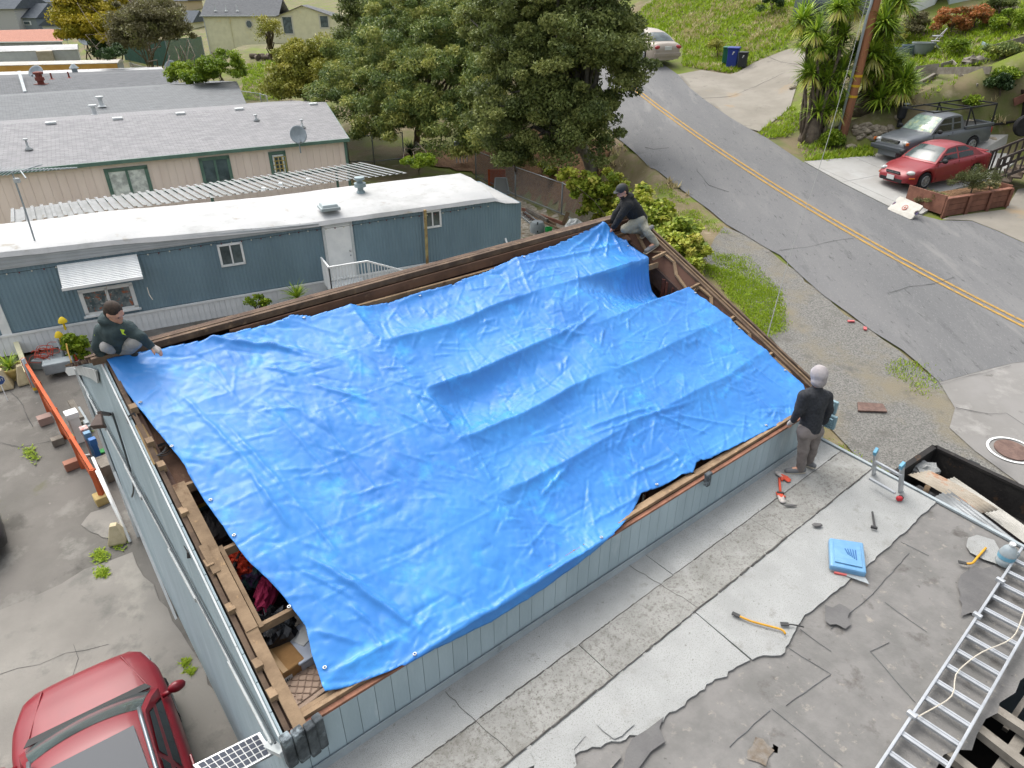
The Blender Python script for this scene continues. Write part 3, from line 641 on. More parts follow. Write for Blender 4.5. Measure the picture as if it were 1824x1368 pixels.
    for a in (slice(None, -1), slice(1, None)):
        for b in (slice(None, -1), slice(1, None)): cnt[a, b] += cell
    bd = used & (cnt < 4)
    bi = np.argwhere(bd); Q = np.roll(P, -1, 0); D = Q-P; L2 = (D**2).sum(1)+1e-12
    v2, t2 = vv.copy(), tt.copy()
    for i, j in bi:
        p = np.array([vv[i, j], tt[i, j]]); s_ = np.clip(((p-P)*D).sum(1)/L2, 0, 1); near = P+D*s_[:, None]; d = ((near-p)**2).sum(1); k = d.argmin()
        if d[k] < (h*1.5)**2: v2[i, j], t2[i, j] = near[k]
    # hang over the near wall
    edge = -.0125*v2-.02; over = np.clip(edge-t2, 0, None)
    t3 = np.where(over > 0, edge-.018-.12*over, t2); z = np.where(over > 0, z-over*1.0, z)
    low = np.where(over > 0, ZT-.6, ZT+.05+.5*KS*np.clip(t2, 0, 9)-.6*np.clip(t2-.16, 0, 9))
    z = np.maximum(z, low+.35*np.clip(H, -.03, .03))
    z += .07*np.exp(-(np.abs((v2-7.98)/.12)**1.2+np.abs((t2-4.14)/.12)**1.2))
    z += .05*np.exp(-(((v2-8.3)/.25)**2+((t2-.1)/.25)**2))+.04*np.exp(-(((v2-.1)/.15)**2+((t2-4.1)/.15)**2))
    idx = -np.ones(vv.shape, int); idx[used] = np.arange(used.sum())
    X = GA.x+GV.x*v2+GU.x*t3; Y = GA.y+GV.y*v2+GU.y*t3
    co = np.stack([X[used], Y[used], z[used]], 1)
    i, j = np.nonzero(cell)
    q = np.stack([idx[i, j], idx[i, j+1], idx[i+1, j+1], idx[i+1, j]], 1)
    me = bpy.data.meshes.new('tarp')
    me.vertices.add(len(co)); me.vertices.foreach_set('co', co.astype(np.float32).ravel())
    n = len(q); me.loops.add(n*4); me.loops.foreach_set('vertex_index', q.astype(np.int32).ravel())
    me.polygons.add(n); me.polygons.foreach_set('loop_start', np.arange(0, n*4, 4, dtype=np.int32)); me.polygons.foreach_set('loop_total', np.full(n, 4, np.int32))
    me.update(calc_edges=True); me.polygons.foreach_set('use_smooth', np.ones(n, bool)); me.validate()
    return me, (P, lambda v_, t_: float(z[int(np.clip(round((t_-T[0])/h), 0, len(T)-1)), int(np.clip(round((v_-V[0])/h), 0, len(V)-1))]))
m_tarp = mat('blue_tarp', (62, 140, 216), .38, (52, 126, 206), .9, spec=.45, bump=.22, bscale=60, k=.82, spots=[((66, 160, 240), 2.2, .55, .72)], bdist=.004)
tme, (TPOLY, tarp_z) = build_tarp()
tr_ = root('tarp', g(4.4, 2, ZT), 0, 'large crinkled bright blue tarp spread over the open garage roof', 'tarp')
tme.transform(Matrix.Translation(-g(4.4, 2, ZT)))
o = link('tarp_sheet', tme, m_tarp, tr_)
md = o.modifiers.new('solid', 'SOLIDIFY'); md.thickness = .004; md.offset = -1
m_grom = mat('grommet', (205, 208, 208), .35, metal=.8)
gm = None
for v_, t_ in ((.16, 3.55), (.24, 2.9), (.34, 2.2), (.38, 1.75), (.52, .9), (.55, .3), (8.12, 3.65), (8.42, 2.35), (8.54, 1.5), (8.58, .6), (7.3, .07), (5.0, .16), (3.8, -.04), (1.3, -.02), (2.3, 4.0), (4.0, 3.9), (6.0, 3.96)):
    if gm is None:
        b = MB()
        for k in range(12):
            pass
        ring = [Vector((.015*math.cos(2*math.pi*k/14), .015*math.sin(2*math.pi*k/14), 0)) for k in range(15)]
        b.tube(ring, .006, 5, cap=False); gm = b.build('grommet', m_grom, tr_, smooth=True); oo = gm
    else: oo = share(gm, 'grommet', parent=tr_)
    oo.location = g(v_, t_, tarp_z(v_, t_)+.012)-g(4.4, 2, ZT)
# ================================================================== TRAILERS AND HOUSES
m_bluewall = mat('blue_grey_metal', (110, 132, 142), .6, (102, 123, 133), 1.2, k=1.2, stretch=(1, 1, .3), spots=[((96, 122, 136), 2, .6, .75)], jit=.02)
m_white = mat('white_paint', (232, 234, 232), .6, (220, 223, 222), 3, jit=.03, k=.98)
m_whiteroof = mat('white_roof_coating', (236, 237, 236), .8, (222, 224, 224), 1.1, k=.52, bump=.3, bscale=6, spots=[((206, 208, 206), .7, .5, .66), ((196, 190, 176), 2.2, .6, .74), ((180, 178, 170), 6, .66, .74)], bdist=.03)
m_glass = mat('window_glass', (108, 124, 126), .08, (74, 86, 88), 2.2, spec=.6)
m_curtain = mat('curtain', (222, 224, 218), .9, k=1.1, c2=(168, 170, 166), scale=4) if 1 else mat('curtain', (196, 198, 192), .9, (168, 170, 166), 4)
m_skirt = mat('white_skirt', (228, 231, 231), .6, (216, 220, 220), 3, jit=.03, k=.98, spots=[((178, 176, 168), 2.2, .64, .76)])

def wallframe(P0, P1):
    """local frame on a vertical wall: x along, y outwards (towards the viewer), z up"""
    d = Vector((P1.x-P0.x, P1.y-P0.y, 0)); L = d.length; d.normalize(); n_ = Vector((d.y, -d.x, 0)); return d, n_, L
def window(parent, P0, d, n_, x0, x1, z0, z1, frame=m_white, fw=.06, glass=m_glass, split=True, name='window', sill=False, mats=None):
    f = MB(); a = lambda x, z, o: P0+d*x+n_*o+Vector((0, 0, z))
    for (xa, za), (xb, zb) in (((x0, z0), (x1, z0)), ((x0, z1), (x1, z1))): f.beam(a(xa-fw/2, za, .02), a(xb+fw/2, zb, .02), .05, fw)
    for x in (x0, x1)+(((x0+x1)/2,) if split else ()): f.beam(a(x, z0, .02), a(x, z1, .02), fw*(.7 if x not in (x0, x1) else 1), .05, up=n_)
    if sill: f.beam(a(x0-.1, z0-.06, .04), a(x1+.1, z0-.06, .04), .09, .04)
    w = f.build(name, frame, parent, world=True)
    e = MB().add([a(x0, z0, .012), a(x1, z0, .012), a(x1, z1, .012), a(x0, z1, .012)], [(0, 1, 2, 3)])
    gl = e.build('pane', glass, world=False); gl.data.transform(ROOTS[parent.name].inverted()); gl.parent = w
    return w
# ---------------- blue trailer
TL, TRr = PX(0, 480, 2.4), PX(928, 352, 2.4); TL.z = TRr.z = 0
d_, n_, Lt = wallframe(TL, TRr); TL = TL-d_*.75; Lt += .75
bt = root('mobile_home', TL, 0, 'blue-grey ribbed mobile home with white coated roof behind the garage', 'mobile home')
A_ = lambda x, o, z: TL+d_*x+n_*o+Vector((0, 0, z))
ZS, ZW = .62, 2.42                      # skirt top, wall top
def topz(x): return ZW+.02 if x < Lt-1.5 else ZW+.02-.30*(x-(Lt-1.5))/1.5*.7
b = MB(); N_ = int(Lt/.105); vs = []; fs = []
for i in range(N_+1):
    x = Lt*i/N_
    for k, (dx, o) in enumerate(((0, 0), (.035, 0), (.05, -.014), (.085, -.014))):
        xx = min(Lt, x+dx); vs += [A_(xx, o, ZS), A_(xx, o, topz(xx))]
fs = [(2*i, 2*i+2, 2*i+3, 2*i+1) for i in range(len(vs)//2-1)]
b.add(vs, fs); b.build('wall', m_bluewall, bt, world=True)
b = MB().prism([A_(0, -.03, 0), A_(Lt, -.03, 0), A_(Lt, -.03, topz(Lt)), A_(Lt-1.5, -.03, ZW), A_(0, -.03, ZW)], -n_*3.4); b.build('core', m_bluewall, bt, world=True)
# roof
b = MB(); na = 40; prof = [(.10, 0.0), (.02, .12), (-.25, .19), (-1.0, .30), (-1.9, .36), (-2.9, .32), (-3.5, .18), (-3.5, .05)]
rings = []
for i in range(na+1):
    x = -.1+(Lt-.95)*i/na; sgl = .05*math.exp(-((x-3.4)/1.1)**2)-.04*math.exp(-((x-8)/1.5)**2)
    lift = .34*max(0, 1-x/(Lt*.56))
    rings.append([A_(x, o, ZW+lift*(1-.75*min(1, max(0, -o)/1.9))+z+(.02+sgl if k in (2, 3, 4, 5) else sgl*.6)+random.uniform(-.006, .006)) for k, (o, z) in enumerate(prof)])
rings.append([A_(Lt-.75+.10*(k < 2)-.5*min(1, k/4), o, ZW+z*.55-.12) for k, (o, z) in enumerate(prof)])
rings.append([A_(Lt-.1, o*.9+.02, topz(Lt)+.02+.02*(k > 1)) for k, (o, z) in enumerate(prof)])
b.loft(rings, close=True); b.build('roof', m_whiteroof, bt, world=True, smooth='auto', angle=35)
# fascia band of grey ribs at the left part, drip edge
b = MB()
for k in range(7): b.beam(A_(-.1, .05+.012*(k % 2), ZW+.01+.055*k), A_(Lt*.56, .05+.012*(k % 2), ZW-.02+.012*k), .03, .05)
b.build('fascia', mat('fascia_grey', (200, 206, 208), .5, (188, 194, 196), 2), bt, world=True)
b = MB().beam(A_(0, .03, ZS/2), A_(Lt, .03, ZS/2), .02, ZS-.02); 
sk = b.build('skirt', m_skirt, bt, world=True)
b = MB().beam(A_(0, .06, ZS-.03), A_(Lt, .06, ZS-.03), .05, .06); b.build('skirt_rail', m_white, bt, world=True)
sp = MB().box((0, 0, 0), (.135, .014, ZS-.08)).build('skirt_panel', m_skirt, sk, bevel=.006, seg=1)
ang = math.atan2(d_.y, d_.x); i = 0; x = .1; Mi = ROOTS[bt.name].inverted()
while x < Lt-.1:
    o = sp if i == 0 else share(sp, 'skirt_panel', parent=sk)
    o.location = Mi @ A_(x, .047, ZS/2-.03); o.rotation_euler = (0, 0, ang); x += .155; i += 1
b = MB().beam(A_(.35, .03, ZS), A_(.35, .03, ZW), .22, .05, up=n_); b.build('corner_trim', m_white, bt, world=True)
def X_(px, py): q = PV(px, py, A_(0, .02, 0), n_)-TL; return q.dot(d_), q.z
def winpx(p0, p1, **k):
    x0, z1 = X_(*p0); x1, z0 = X_(*p1); return window(bt, TL, d_, n_, x0, x1, z0, z1, **k)
winpx((388, 438), (436, 468)); winpx((755, 378), (785, 402))
m_flower = mat('floral_curtain', (150, 160, 160), .9, (96, 112, 116), 6, spots=[((196, 120, 84), 9, .56, .64), ((210, 214, 210), 11, .58, .66)])
winpx((142, 520), (244, 546), glass=m_flower, fw=.1, sill=True)
# awning
x0, z1 = X_(102, 474); x1, _ = X_(244, 455); _, zb = X_(118, 536)
aw = MB().beam(A_(x0, .05, z1), A_(x1, .05, z1), .06, .06).build('awning', m_white, bt, world=True)
ns = 13; 
P0, P1 = A_((x0+x1)/2, .06, z1), A_((x0+x1)/2+.02, .62, z1-.44)
sl = MB().box((0, 0, 0), (x1-x0, .062, .014)).build('awning_slat', m_white, aw, bevel=.005, seg=1)
for k in range(ns):
    o = sl if k == 0 else share(sl, 'awning_slat', parent=aw)
    o.location = Mi @ P0.lerp(P1, (k+.5)/ns); o.rotation_euler = (R(38+12), 0, 0); o.rotation_euler = (Matrix.Rotation(ang, 3, 'Z') @ Matrix.Rotation(R(22), 3, 'X')).to_euler()
o = MB().beam(A_(x0, .63, z1-.46), A_(x1+.02, .63, z1-.46), .03, .08).build('awning_lip', m_white, aw); o.data.transform(ROOTS[bt.name].inverted())
# door
x0, z1 = X_(577, 405); x1, _ = X_(622, 399)
dr = MB().beam(A_((x0+x1)/2, .02, ZS), A_((x0+x1)/2, .02, z1), x1-x0, .04, up=n_).build('door', m_white, bt, world=True)
fr = MB()
for x in (x0-.04, x1+.04): fr.beam(A_(x, .03, ZS), A_(x, .03, z1+.06), .08, .06, up=n_)
fr.beam(A_(x0-.08, .03, z1+.04), A_(x1+.08, .03, z1+.04), .06, .08)
o = fr.build('door_frame', m_whitetrim, dr); o.data.transform(Mi)
o = MB().ball(A_(x1-.08, .07, ZS+.85), .035).ball(A_(x1-.08, .07, ZS+.7), .03).build('handle', m_grom, dr, smooth=True); o.data.transform(Mi)
# roof fittings
def roofpt(px, py, z): return PX(px, py, z)
P = roofpt(586, 372, 2.75)
b = MB().box(P+Vector((0, 0, .05)), (.6, .6, .1), Matrix.Rotation(ang, 3, 'Z')).box(P+Vector((0, 0, .14)), (.52, .52, .08), Matrix.Rotation(ang, 3, 'Z'), .85); b.build('roof_hatch', mat('hatch_grey', (178, 190, 192), .5), bt, world=True, bevel=.015)
P = roofpt(643, 345, 2.75)
MB().lathe([(.17, 0), (.13, .1), (.10, .12), (.10, .22), (.2, .24), (.2, .36), (.1, .38), (.1, .46), (.17, .47), (.17, .55), (.05, .57)], 14, P).build('vent_cap', mat('vent_metal', (150, 168, 172), .5, metal=.3), bt, world=True, smooth='auto')
for q in ((549, 322), (500, 330), (470, 338)): MB().box(roofpt(*q, 2.75)+Vector((0, 0, .04)), (.12, .1, .08)).build('roof_clip', m_white, bt, world=True)
# string lights under the eave
bulb = MB().ball((0, 0, 0), .022, 6, 5).build('light_bulb', mat('bulb_white', (232, 230, 214), .3), bt); bulbr = mat('bulb_red', (120, 52, 60), .3)
bulb2 = MB().ball((0, 0, 0), .022, 6, 5).build('light_bulb', bulbr, bt)
k = 0; x = .3
while x < Lt-1.2:
    src = (bulb, bulb2)[k % 2]; o = src if k < 2 else share(src, 'light_bulb', parent=bt)
    o.location = Mi @ A_(x, .05, ZW-.13-.03*abs(math.sin(x*1.1))); x += .28; k += 1
b = MB().tube([A_(.3+.28*j, .04, ZW-.11-.03*abs(math.sin((.3+.28*j)*1.1))) for j in range(int((Lt-1.5)/.28))], .006, 4); b.build('light_wire', mat('wire_dark', (40, 46, 44), .7), bt, world=True)
# ---------------- steps and railing at the door
sx0, sz = X_(568, 470)
st = root('porch_steps', A_(x0-.2, .1, 0), 0, 'white railed porch and steps at the blue trailer door', 'steps')
ang_ = ang; MBs = lambda mb, n__, m, **k: mb.build(n__, m, st, world=True, **k)
px0, px1 = x0-.25, x1+.15
MBs(MB().prism([A_(px0, .12, .5), A_(px1, .12, .5), A_(px1, 1.15, .5), A_(px0, 1.15, .5)], (0, 0, .06)), 'landing', m_whitetrim)
for k in range(3): MBs(MB().prism([A_(px1+.02+.3*k, .15, .35-.16*k), A_(px1+.32+.3*k, .15, .35-.16*k), A_(px1+.32+.3*k, 1.1, .35-.16*k), A_(px1+.02+.3*k, 1.1, .35-.16*k)], (0, 0, .05)), 'tread', m_whitetrim)
for (a, c) in (((px0, .15), (px0, 1.12)), ((px0, 1.12), (px1, 1.12))):
    MBs(MB().beam(A_(*a, 1.42), A_(*c, 1.42), .05, .05), 'hand_rail', m_white)
    n2 = 7 if a[0] == c[0] else 12
    for j in range(n2+1):
        P = A_(*a, 0).lerp(A_(*c, 0), j/n2); MBs(MB().beam(P+Vector((0, 0, .52)), P+Vector((0, 0, 1.4)), .028, .028), 'baluster', m_white)
MBs(MB().beam(A_(px1, 1.12, 1.42), A_(px1+1.15, 1.12, .9), .05, .05), 'hand_rail', m_white)
for j in range(12):
    f = (j+.5)/12; MBs(MB().beam(A_(px1+1.15*f, 1.12, .5-.45*f), A_(px1+1.15*f, 1.12, 1.4-.52*f), .028, .028), 'baluster', m_white)

# ---------------- shingled roofs further back
def shingle(name, c, c2, c3):
    if name in MATS: return MATS[name]
    m = mat(name, c, .95)
    n = m.node_tree.nodes; l = m.node_tree.links; bs = n['Principled BSDF']
    tc = n.new('ShaderNodeTexCoord'); br = n.new('ShaderNodeTexBrick')
    br.inputs['Scale'].default_value = 1; br.inputs['Brick Width'].default_value = .30; br.inputs['Row Height'].default_value = .13; br.inputs['Mortar Size'].default_value = .012; br.inputs['Bias'].default_value = 0
    br.inputs['Color1'].default_value = tuple(v*KALB for v in lin(c))+(1,); br.inputs['Color2'].default_value = tuple(v*KALB for v in lin(c2))+(1,); br.inputs['Mortar'].default_value = tuple(v*KALB for v in lin(c3))+(1,)
    l.new(tc.outputs['UV'], br.inputs['Vector'])
    nz = n.new('ShaderNodeTexNoise'); nz.inputs['Scale'].default_value = 2.5; nz.inputs['Detail'].default_value = 6; l.new(tc.outputs['UV'], nz.inputs['Vector'])
    h = n.new('ShaderNodeHueSaturation'); mr = n.new('ShaderNodeMapRange'); mr.inputs[3].default_value = .82; mr.inputs[4].default_value = 1.18; l.new(nz.outputs['Fac'], mr.inputs[0]); l.new(mr.outputs[0], h.inputs['Value'])
    l.new(br.outputs['Color'], h.inputs['Color']); l.new(h.outputs[0], bs.inputs['Base Color'])
    bp = n.new('ShaderNodeBump'); bp.inputs['Strength'].default_value = .5; bp.inputs['Distance'].default_value = .02; l.new(br.outputs['Fac'], bp.inputs['Height']); bp.invert = True; l.new(bp.outputs[0], bs.inputs['Normal'])
    return m
def slope(name, E0, E1, R0, R1, m, parent, th=.05):
    """roof plane eave E0-E1, ridge R0-R1, with metre UVs along the eave"""
    me = bpy.data.meshes.new(name); pts = [E0, E1, R1, R0]; dn = Vector((0, 0, -th))
    Mi_ = ROOTS[parent.name].inverted(); P = [Mi_ @ p for p in pts]+[Mi_ @ (p+dn) for p in pts]
    fs = [(0, 1, 2, 3), (7, 6, 5, 4), (0, 4, 5, 1), (1, 5, 6, 2), (2, 6, 7, 3), (3, 7, 4, 0)]
    me.from_pydata([tuple(p) for p in P], [], fs); me.update()
    e = (E1-E0).normalized(); q = (R0-E0); q = (q-e*q.dot(e)).normalized(); uv = me.uv_layers.new(name='UVMap')
    W = pts+pts
    for lp in me.loops:
        p = W[lp.vertex_index]-E0; uv.data[lp.index].uv = (p.dot(e), p.dot(q))
    return link(name, me, m, parent)
m_sh1 = shingle('shingle_light_grey', (164, 164, 165), (144, 144, 147), (128, 128, 130))
m_sh2 = shingle('shingle_grey', (138, 142, 144), (124, 127, 129), (110, 112, 114))
m_sh3 = shingle('shingle_dark_grey', (124, 127, 130), (104, 107, 110), (92, 94, 96))
m_sh4 = shingle('shingle_terracotta', (196, 140, 118), (178, 122, 102), (146, 96, 82))
m_pink = mat('pink_beige_siding', (240, 220, 208), .85, (232, 211, 199), 2, k=1.05, stretch=(1, 1, .2), jit=.02)
m_green = mat('green_trim', (104, 132, 119), .7, (92, 119, 107), 3, k=.95)
m_tan = mat('cream_stucco', (210, 206, 174), .95, (200, 196, 164), 1.4, k=1.05, bump=.3, bscale=30, spots=[((210, 192, 130), .5, .62, .74)])
# pink house
EZ, RZ = 2.85, 3.55
E0, E1 = PX(-60, 312, EZ), PX(622, 247, EZ); Rg0, Rg1 = PX(-60, 226, RZ), PX(580, 182, RZ)
pk = root('pink_mobile_home', E0.lerp(E1, .5)*1, 0, 'pale pink mobile home with light grey shingle roof and green trim', 'mobile home')
pk.location.z = 0; ROOTS[pk.name] = Matrix.Translation(Vector((pk.location.x, pk.location.y, 0)))
slope('roof', E0, E1, Rg0, Rg1, m_sh1, pk)
bk = Vector((Rg0.x-E0.x, Rg0.y-E0.y, 0)); slope('roof_back', Rg1+bk*.9+Vector((0, 0, -.6)), Rg0+bk*.9+Vector((0, 0, -.6)), Rg1, Rg0, m_sh1, pk)
pd, pn, pL = wallframe(E0, E1); W0 = Vector((E0.x, E0.y, 0))-pn*.25; W1 = Vector((E1.x, E1.y, 0))-pn*.25-pd*.15
np_ = int((W1-W0).length/.3); 
b = MB().prism([W0-pn*.03, W1-pn*.03, W1-pn*.03+Vector((0, 0, EZ-.03)), W0-pn*.03+Vector((0, 0, EZ-.03))], -pn*3.6); wl = b.build('wall', m_pink, pk, world=True)
for i in range(np_):
    P, Q = W0.lerp(W1, i/np_), W0.lerp(W1, (i+1)/np_); Q = Q-pd*.008
    o = MB().prism([P, Q, Q+Vector((0, 0, EZ-.05)), P+Vector((0, 0, EZ-.05))], -pn*.02).build('siding_panel', m_pink, wl); o.data.transform(ROOTS[pk.name].inverted())
b = MB().beam(E0+Vector((0, 0, -.05)), E1+Vector((0, 0, -.05)), .06, .14); b.build('fascia', m_green, pk, world=True)
b = MB().beam(E1+Vector((0, 0, -.07)), Rg1+Vector((0, 0, -.07)), .05, .13); b.build('rake_board', m_green, pk, world=True)
b = MB().beam(W1+pn*.02, W1+pn*.02+Vector((0, 0, EZ)), .1, .1); b.build('corner_trim', m_green, pk, world=True)
def Xp(px, py): q = PV(px, py, W0, pn)-W0; return q.dot(pd), q.z
def winp(p0, p1, **k):
    xa, zb_ = Xp(*p0); xb, za = Xp(*p1); return window(pk, W0, pd, pn, xa, xb, za, zb_, **k)
winp((188, 304), (272, 346), frame=m_green, fw=.14, glass=m_curtain)
winp((356, 284), (414, 322), frame=m_green, fw=.13, glass=m_glass)
winp((480, 273), (512, 310), frame=m_green, fw=.12, split=False); winp((486, 278), (508, 306), frame=m_white, fw=.07, split=True)
b = MB()
for k in range(4):
    xa, za = Xp(488+k*6.5, 279); xb, zb_ = Xp(491+k*6.5, 306); b.beam(W0+pd*xa+pn*.05+Vector((0, 0, za)), W0+pd*xa+pn*.05+Vector((0, 0, zb_)), .03, .03)
for k in range(4):
    xa, za = Xp(487, 280+k*7); xb, _ = Xp(508, 278+k*7); b.beam(W0+pd*xa+pn*.05+Vector((0, 0, za)), W0+pd*xb+pn*.05+Vector((0, 0, za)), .03, .03)
b.build('window_grille', mat('yellow_muntin', (216, 190, 110), .7), pk, world=True)
def onplane(px, py, P0, P1, P2, off=0):
    n3 = (P1-P0).cross(P2-P0).normalized(); n3 = n3 if n3.z > 0 else -n3; d = Vector(ray(px, py)); return cam.location+d*((P0-cam.location).dot(n3)/d.dot(n3))+n3*off
rp = lambda x, y: onplane(x, y, E0, E1, Rg0, .05)
for q in ((91, 221), (210, 213), (322, 204), (426, 196), (558, 187)): MB().box(rp(*q), (.42, .32, .1), Matrix.Rotation(math.atan2(pd.y, pd.x), 3, 'Z')).build('roof_vent', m_whitetrim, pk, world=True, bevel=.02)
for q, h in (((457, 216), .2), ((52, 268), .35), ((539, 229), .3)):
    MB().lathe([(.16, -.02), (.05, .1), (.04, h), (.09, h+.01), (.09, h+.06)], 10, rp(*q)).build('vent_pipe', m_whitetrim, pk, world=True, smooth=True)
# satellite dish helper
m_dish = mat('dish_grey', (168, 178, 184), .5, (152, 162, 168), 4)
def dish(parent, P, r, az_, el_, m=m_dish, mast=.5):
    M = (Matrix.Rotation(az_, 3, 'Z') @ Matrix.Rotation(R(90)-el_, 3, 'X'))
    b = MB(); prof = [(r*k/6, .28*r*(k/6)**2) for k in range(7)]; n = 20
    vs = []
    for rr, zz in [(max(.001, p[0]), p[1]) for p in prof]:
        for k in range(n): vs.append(M @ Vector((rr*math.cos(2*math.pi*k/n), rr*1.1*math.sin(2*math.pi*k/n), -zz*-1))+P)
    fs = [(i*n+k, i*n+(k+1) % n, (i+1)*n+(k+1) % n, (i+1)*n+k) for i in range(6) for k in range(n)]
    b.add(vs, fs); o = b.build('dish', m, parent, world=True, smooth=True); md = o.modifiers.new('s', 'SOLIDIFY'); md.thickness = .02
    b = MB().tube([P, P+M @ Vector((0, -r*.2, -.12)), P+Vector((0, 0, -mast))+M @ Vector((0, 0, -.14))*0], .03, 6); b.build('mast', m, parent, world=True)
    b = MB().tube([P+M @ Vector((0, -r*1.0, .1)), P+M @ Vector((0, -r*1.05, r*1.0))], .018, 5).box(P+M @ Vector((0, -r*.98, r*1.05)), (.1, .1, .14), M); b.build('feed_arm', m, parent, world=True)
dr_ = root('satellite_dish', PX(530, 240, 3.1), 0, 'grey satellite dish on the front eave of the pink mobile home', 'satellite dish')
dish(dr_, PX(531, 241, 3.25), .36, R(25), R(25), mast=.75)
# corrugated lean-to roof between pink and blue
m_corr = mat('corrugated_grey', (158, 161, 162), .7, (142, 145, 144), 2.5, metal=.2, jit=.04, spots=[((132, 128, 116), 3, .62, .74)])
cr = root('carport_roof', PX(500, 330, 0), 0, 'corrugated grey metal carport roof between the pink and blue mobile homes', 'carport')
ROOTS[cr.name] = Matrix.Translation(cr.location)
c0, c1, c2, c3 = PX(20, 398, 2.45), PX(725, 308, 2.45), PX(648, 290, 2.6), PX(20, 374, 2.6)
npan = 46
pan = None
for i in range(npan):
    f0, f1 = i/npan, (i+1.0)/npan
    a_, b_, cc_, dd_ = c0.lerp(c1, f0), c0.lerp(c1, f1), c3.lerp(c2, f1), c3.lerp(c2, f0)
    mb = MB(); mid0, mid1 = a_.lerp(b_, .35), dd_.lerp(cc_, .35); up = Vector((0, 0, .05)); dn = Vector((0, 0, -.05))
    mb.add([a_+up, mid0+up, mid0+Vector((0, 0, .0)), b_, dd_+up, mid1+up, mid1, cc_], [(0, 1, 5, 4), (1, 2, 6, 5), (2, 3, 7, 6)])
    mb.build('metal_panel', m_corr, cr, world=True)
MB().beam(c3+Vector((0, 0, -.1)), c2+Vector((0, 0, -.1)), .08, .12).build('header', m_green, cr, world=True)
for f in (.1, .5, .9):
    P = c3.lerp(c2, f); MB().beam(Vector((P.x, P.y, 0)), P+Vector((0, 0, -.1)), .08, .08).build('post', m_green, cr, world=True)
# grey roofs
def roofhouse(name, label, e0, e1, r0, r1, ez, rz, m, wallm, walk=.9, trim=m_white):
    E0, E1, R0, R1 = PX(*e0, ez), PX(*e1, ez), PX(*r0, rz), PX(*r1, rz)
    C = E0.lerp(E1, .5); rt = root(name, (C.x, C.y, 0), 0, label, 'mobile home'); 
    slope('roof', E0, E1, R0, R1, m, rt); bk = Vector((R0.x-E0.x, R0.y-E0.y, 0)); dz = Vector((0, 0, ez-rz))
    slope('roof_back', R1+bk+dz, R0+bk+dz, R1, R0, m, rt)
    d, n_, L = wallframe(E0, E1); a, c = E0-n_*.2, E1-n_*.2-d*.2; dn = Vector((0, 0, -.06))
    far = bk*1.8; MB().prism([Vector((a.x, a.y, 0)), Vector((c.x, c.y, 0)), c+dn, a+dn], far).build('wall', wallm, rt, world=True)
    MB().add([c+dn, c+dn+far, R1+dn-d*.2], [(0, 1, 2)]).build('gable', wallm, rt, world=True)
    MB().beam(E0+dn, E1+dn, .05, .12).build('fascia', trim, rt, world=True)
    return rt, (lambda x, y, off=.03: onplane(x, y, E0, E1, R0, off)), d
m_greywall = mat('grey_wall', (186, 190, 190), .85, (172, 176, 176), 2)
rt2, rp2, dd2 = roofhouse('grey_roofed_mobile_home', 'mobile home with plain grey shingle roof behind the pink one', (-60, 232), (442, 192), (-60, 176), (422, 145), 3.0, 3.6, m_sh2, m_greywall)
for q in ((182, 191), (170, 207)):
    MB().lathe([(.22, 0), (.12, .1), (.10, .42), (.2, .44), (.2, .52), (.02, .54)], 12, rp2(*q)).build('vent_stack', m_whitetrim, rt2, world=True, smooth='auto')
rt3, rp3, dd3 = roofhouse('dark_roofed_mobile_home', 'mobile home with dark grey shingle roof and rust-red chimney', (-60, 176), (320, 152), (-60, 141), (312, 127), 3.1, 3.5, m_sh3, m_greywall)
m_rust = mat('rust_red_metal', (150, 84, 72), .8, (128, 66, 56), 4)
P = rp3(74, 151)
MB().box(P, (.75, .5, .06)).lathe([(.2, 0), (.2, .22), (.28, .24), (.28, .42), (.2, .44), (.2, .6), (.3, .62), (.3, .74), (.05, .78)], 12, P).build('chimney', m_rust, rt3, world=True, smooth='auto')
for q in ((93, 142), (124, 140)): MB().lathe([(.25, 0), (.06, .05), (.05, .4)], 8, rp3(*q)).build('vent_pipe', m_rust, rt3, world=True)
MB().beam(rp3(38, 140)+Vector((0, 0, .4)), rp3(45, 165), .18, .1).build('flue', m_grey_flash, rt3, world=True)
# white flat roof strip
wr = root('white_roofed_trailer', PX(150, 135, 0), 0, 'trailer with long white flat roof edge behind the dark grey roof', 'mobile home'); ROOTS[wr.name] = Matrix.Translation(wr.location)
q = [PX(*p, 3.2) for p in ((-60, 144), (292, 126), (288, 119), (-60, 130))]
MB().prism(q, (0, 0, -.14)).build('roof', m_whiteroof, wr, world=True)
MB().prism([Vector((p.x, p.y, 0)) for p in (q[0].lerp(q[3], .1), q[1].lerp(q[2], .1), q[2].lerp(q[1], .1), q[3].lerp(q[0], .1))], (0, 0, 3.04)).build('wall', m_greywall, wr, world=True)
MB().lathe([(.2, 0), (.2, .25), (.35, .3), (.1, .6)], 10, PX(134, 129, 3.2)).build('vent_cap', m_grey_flash, wr, world=True)
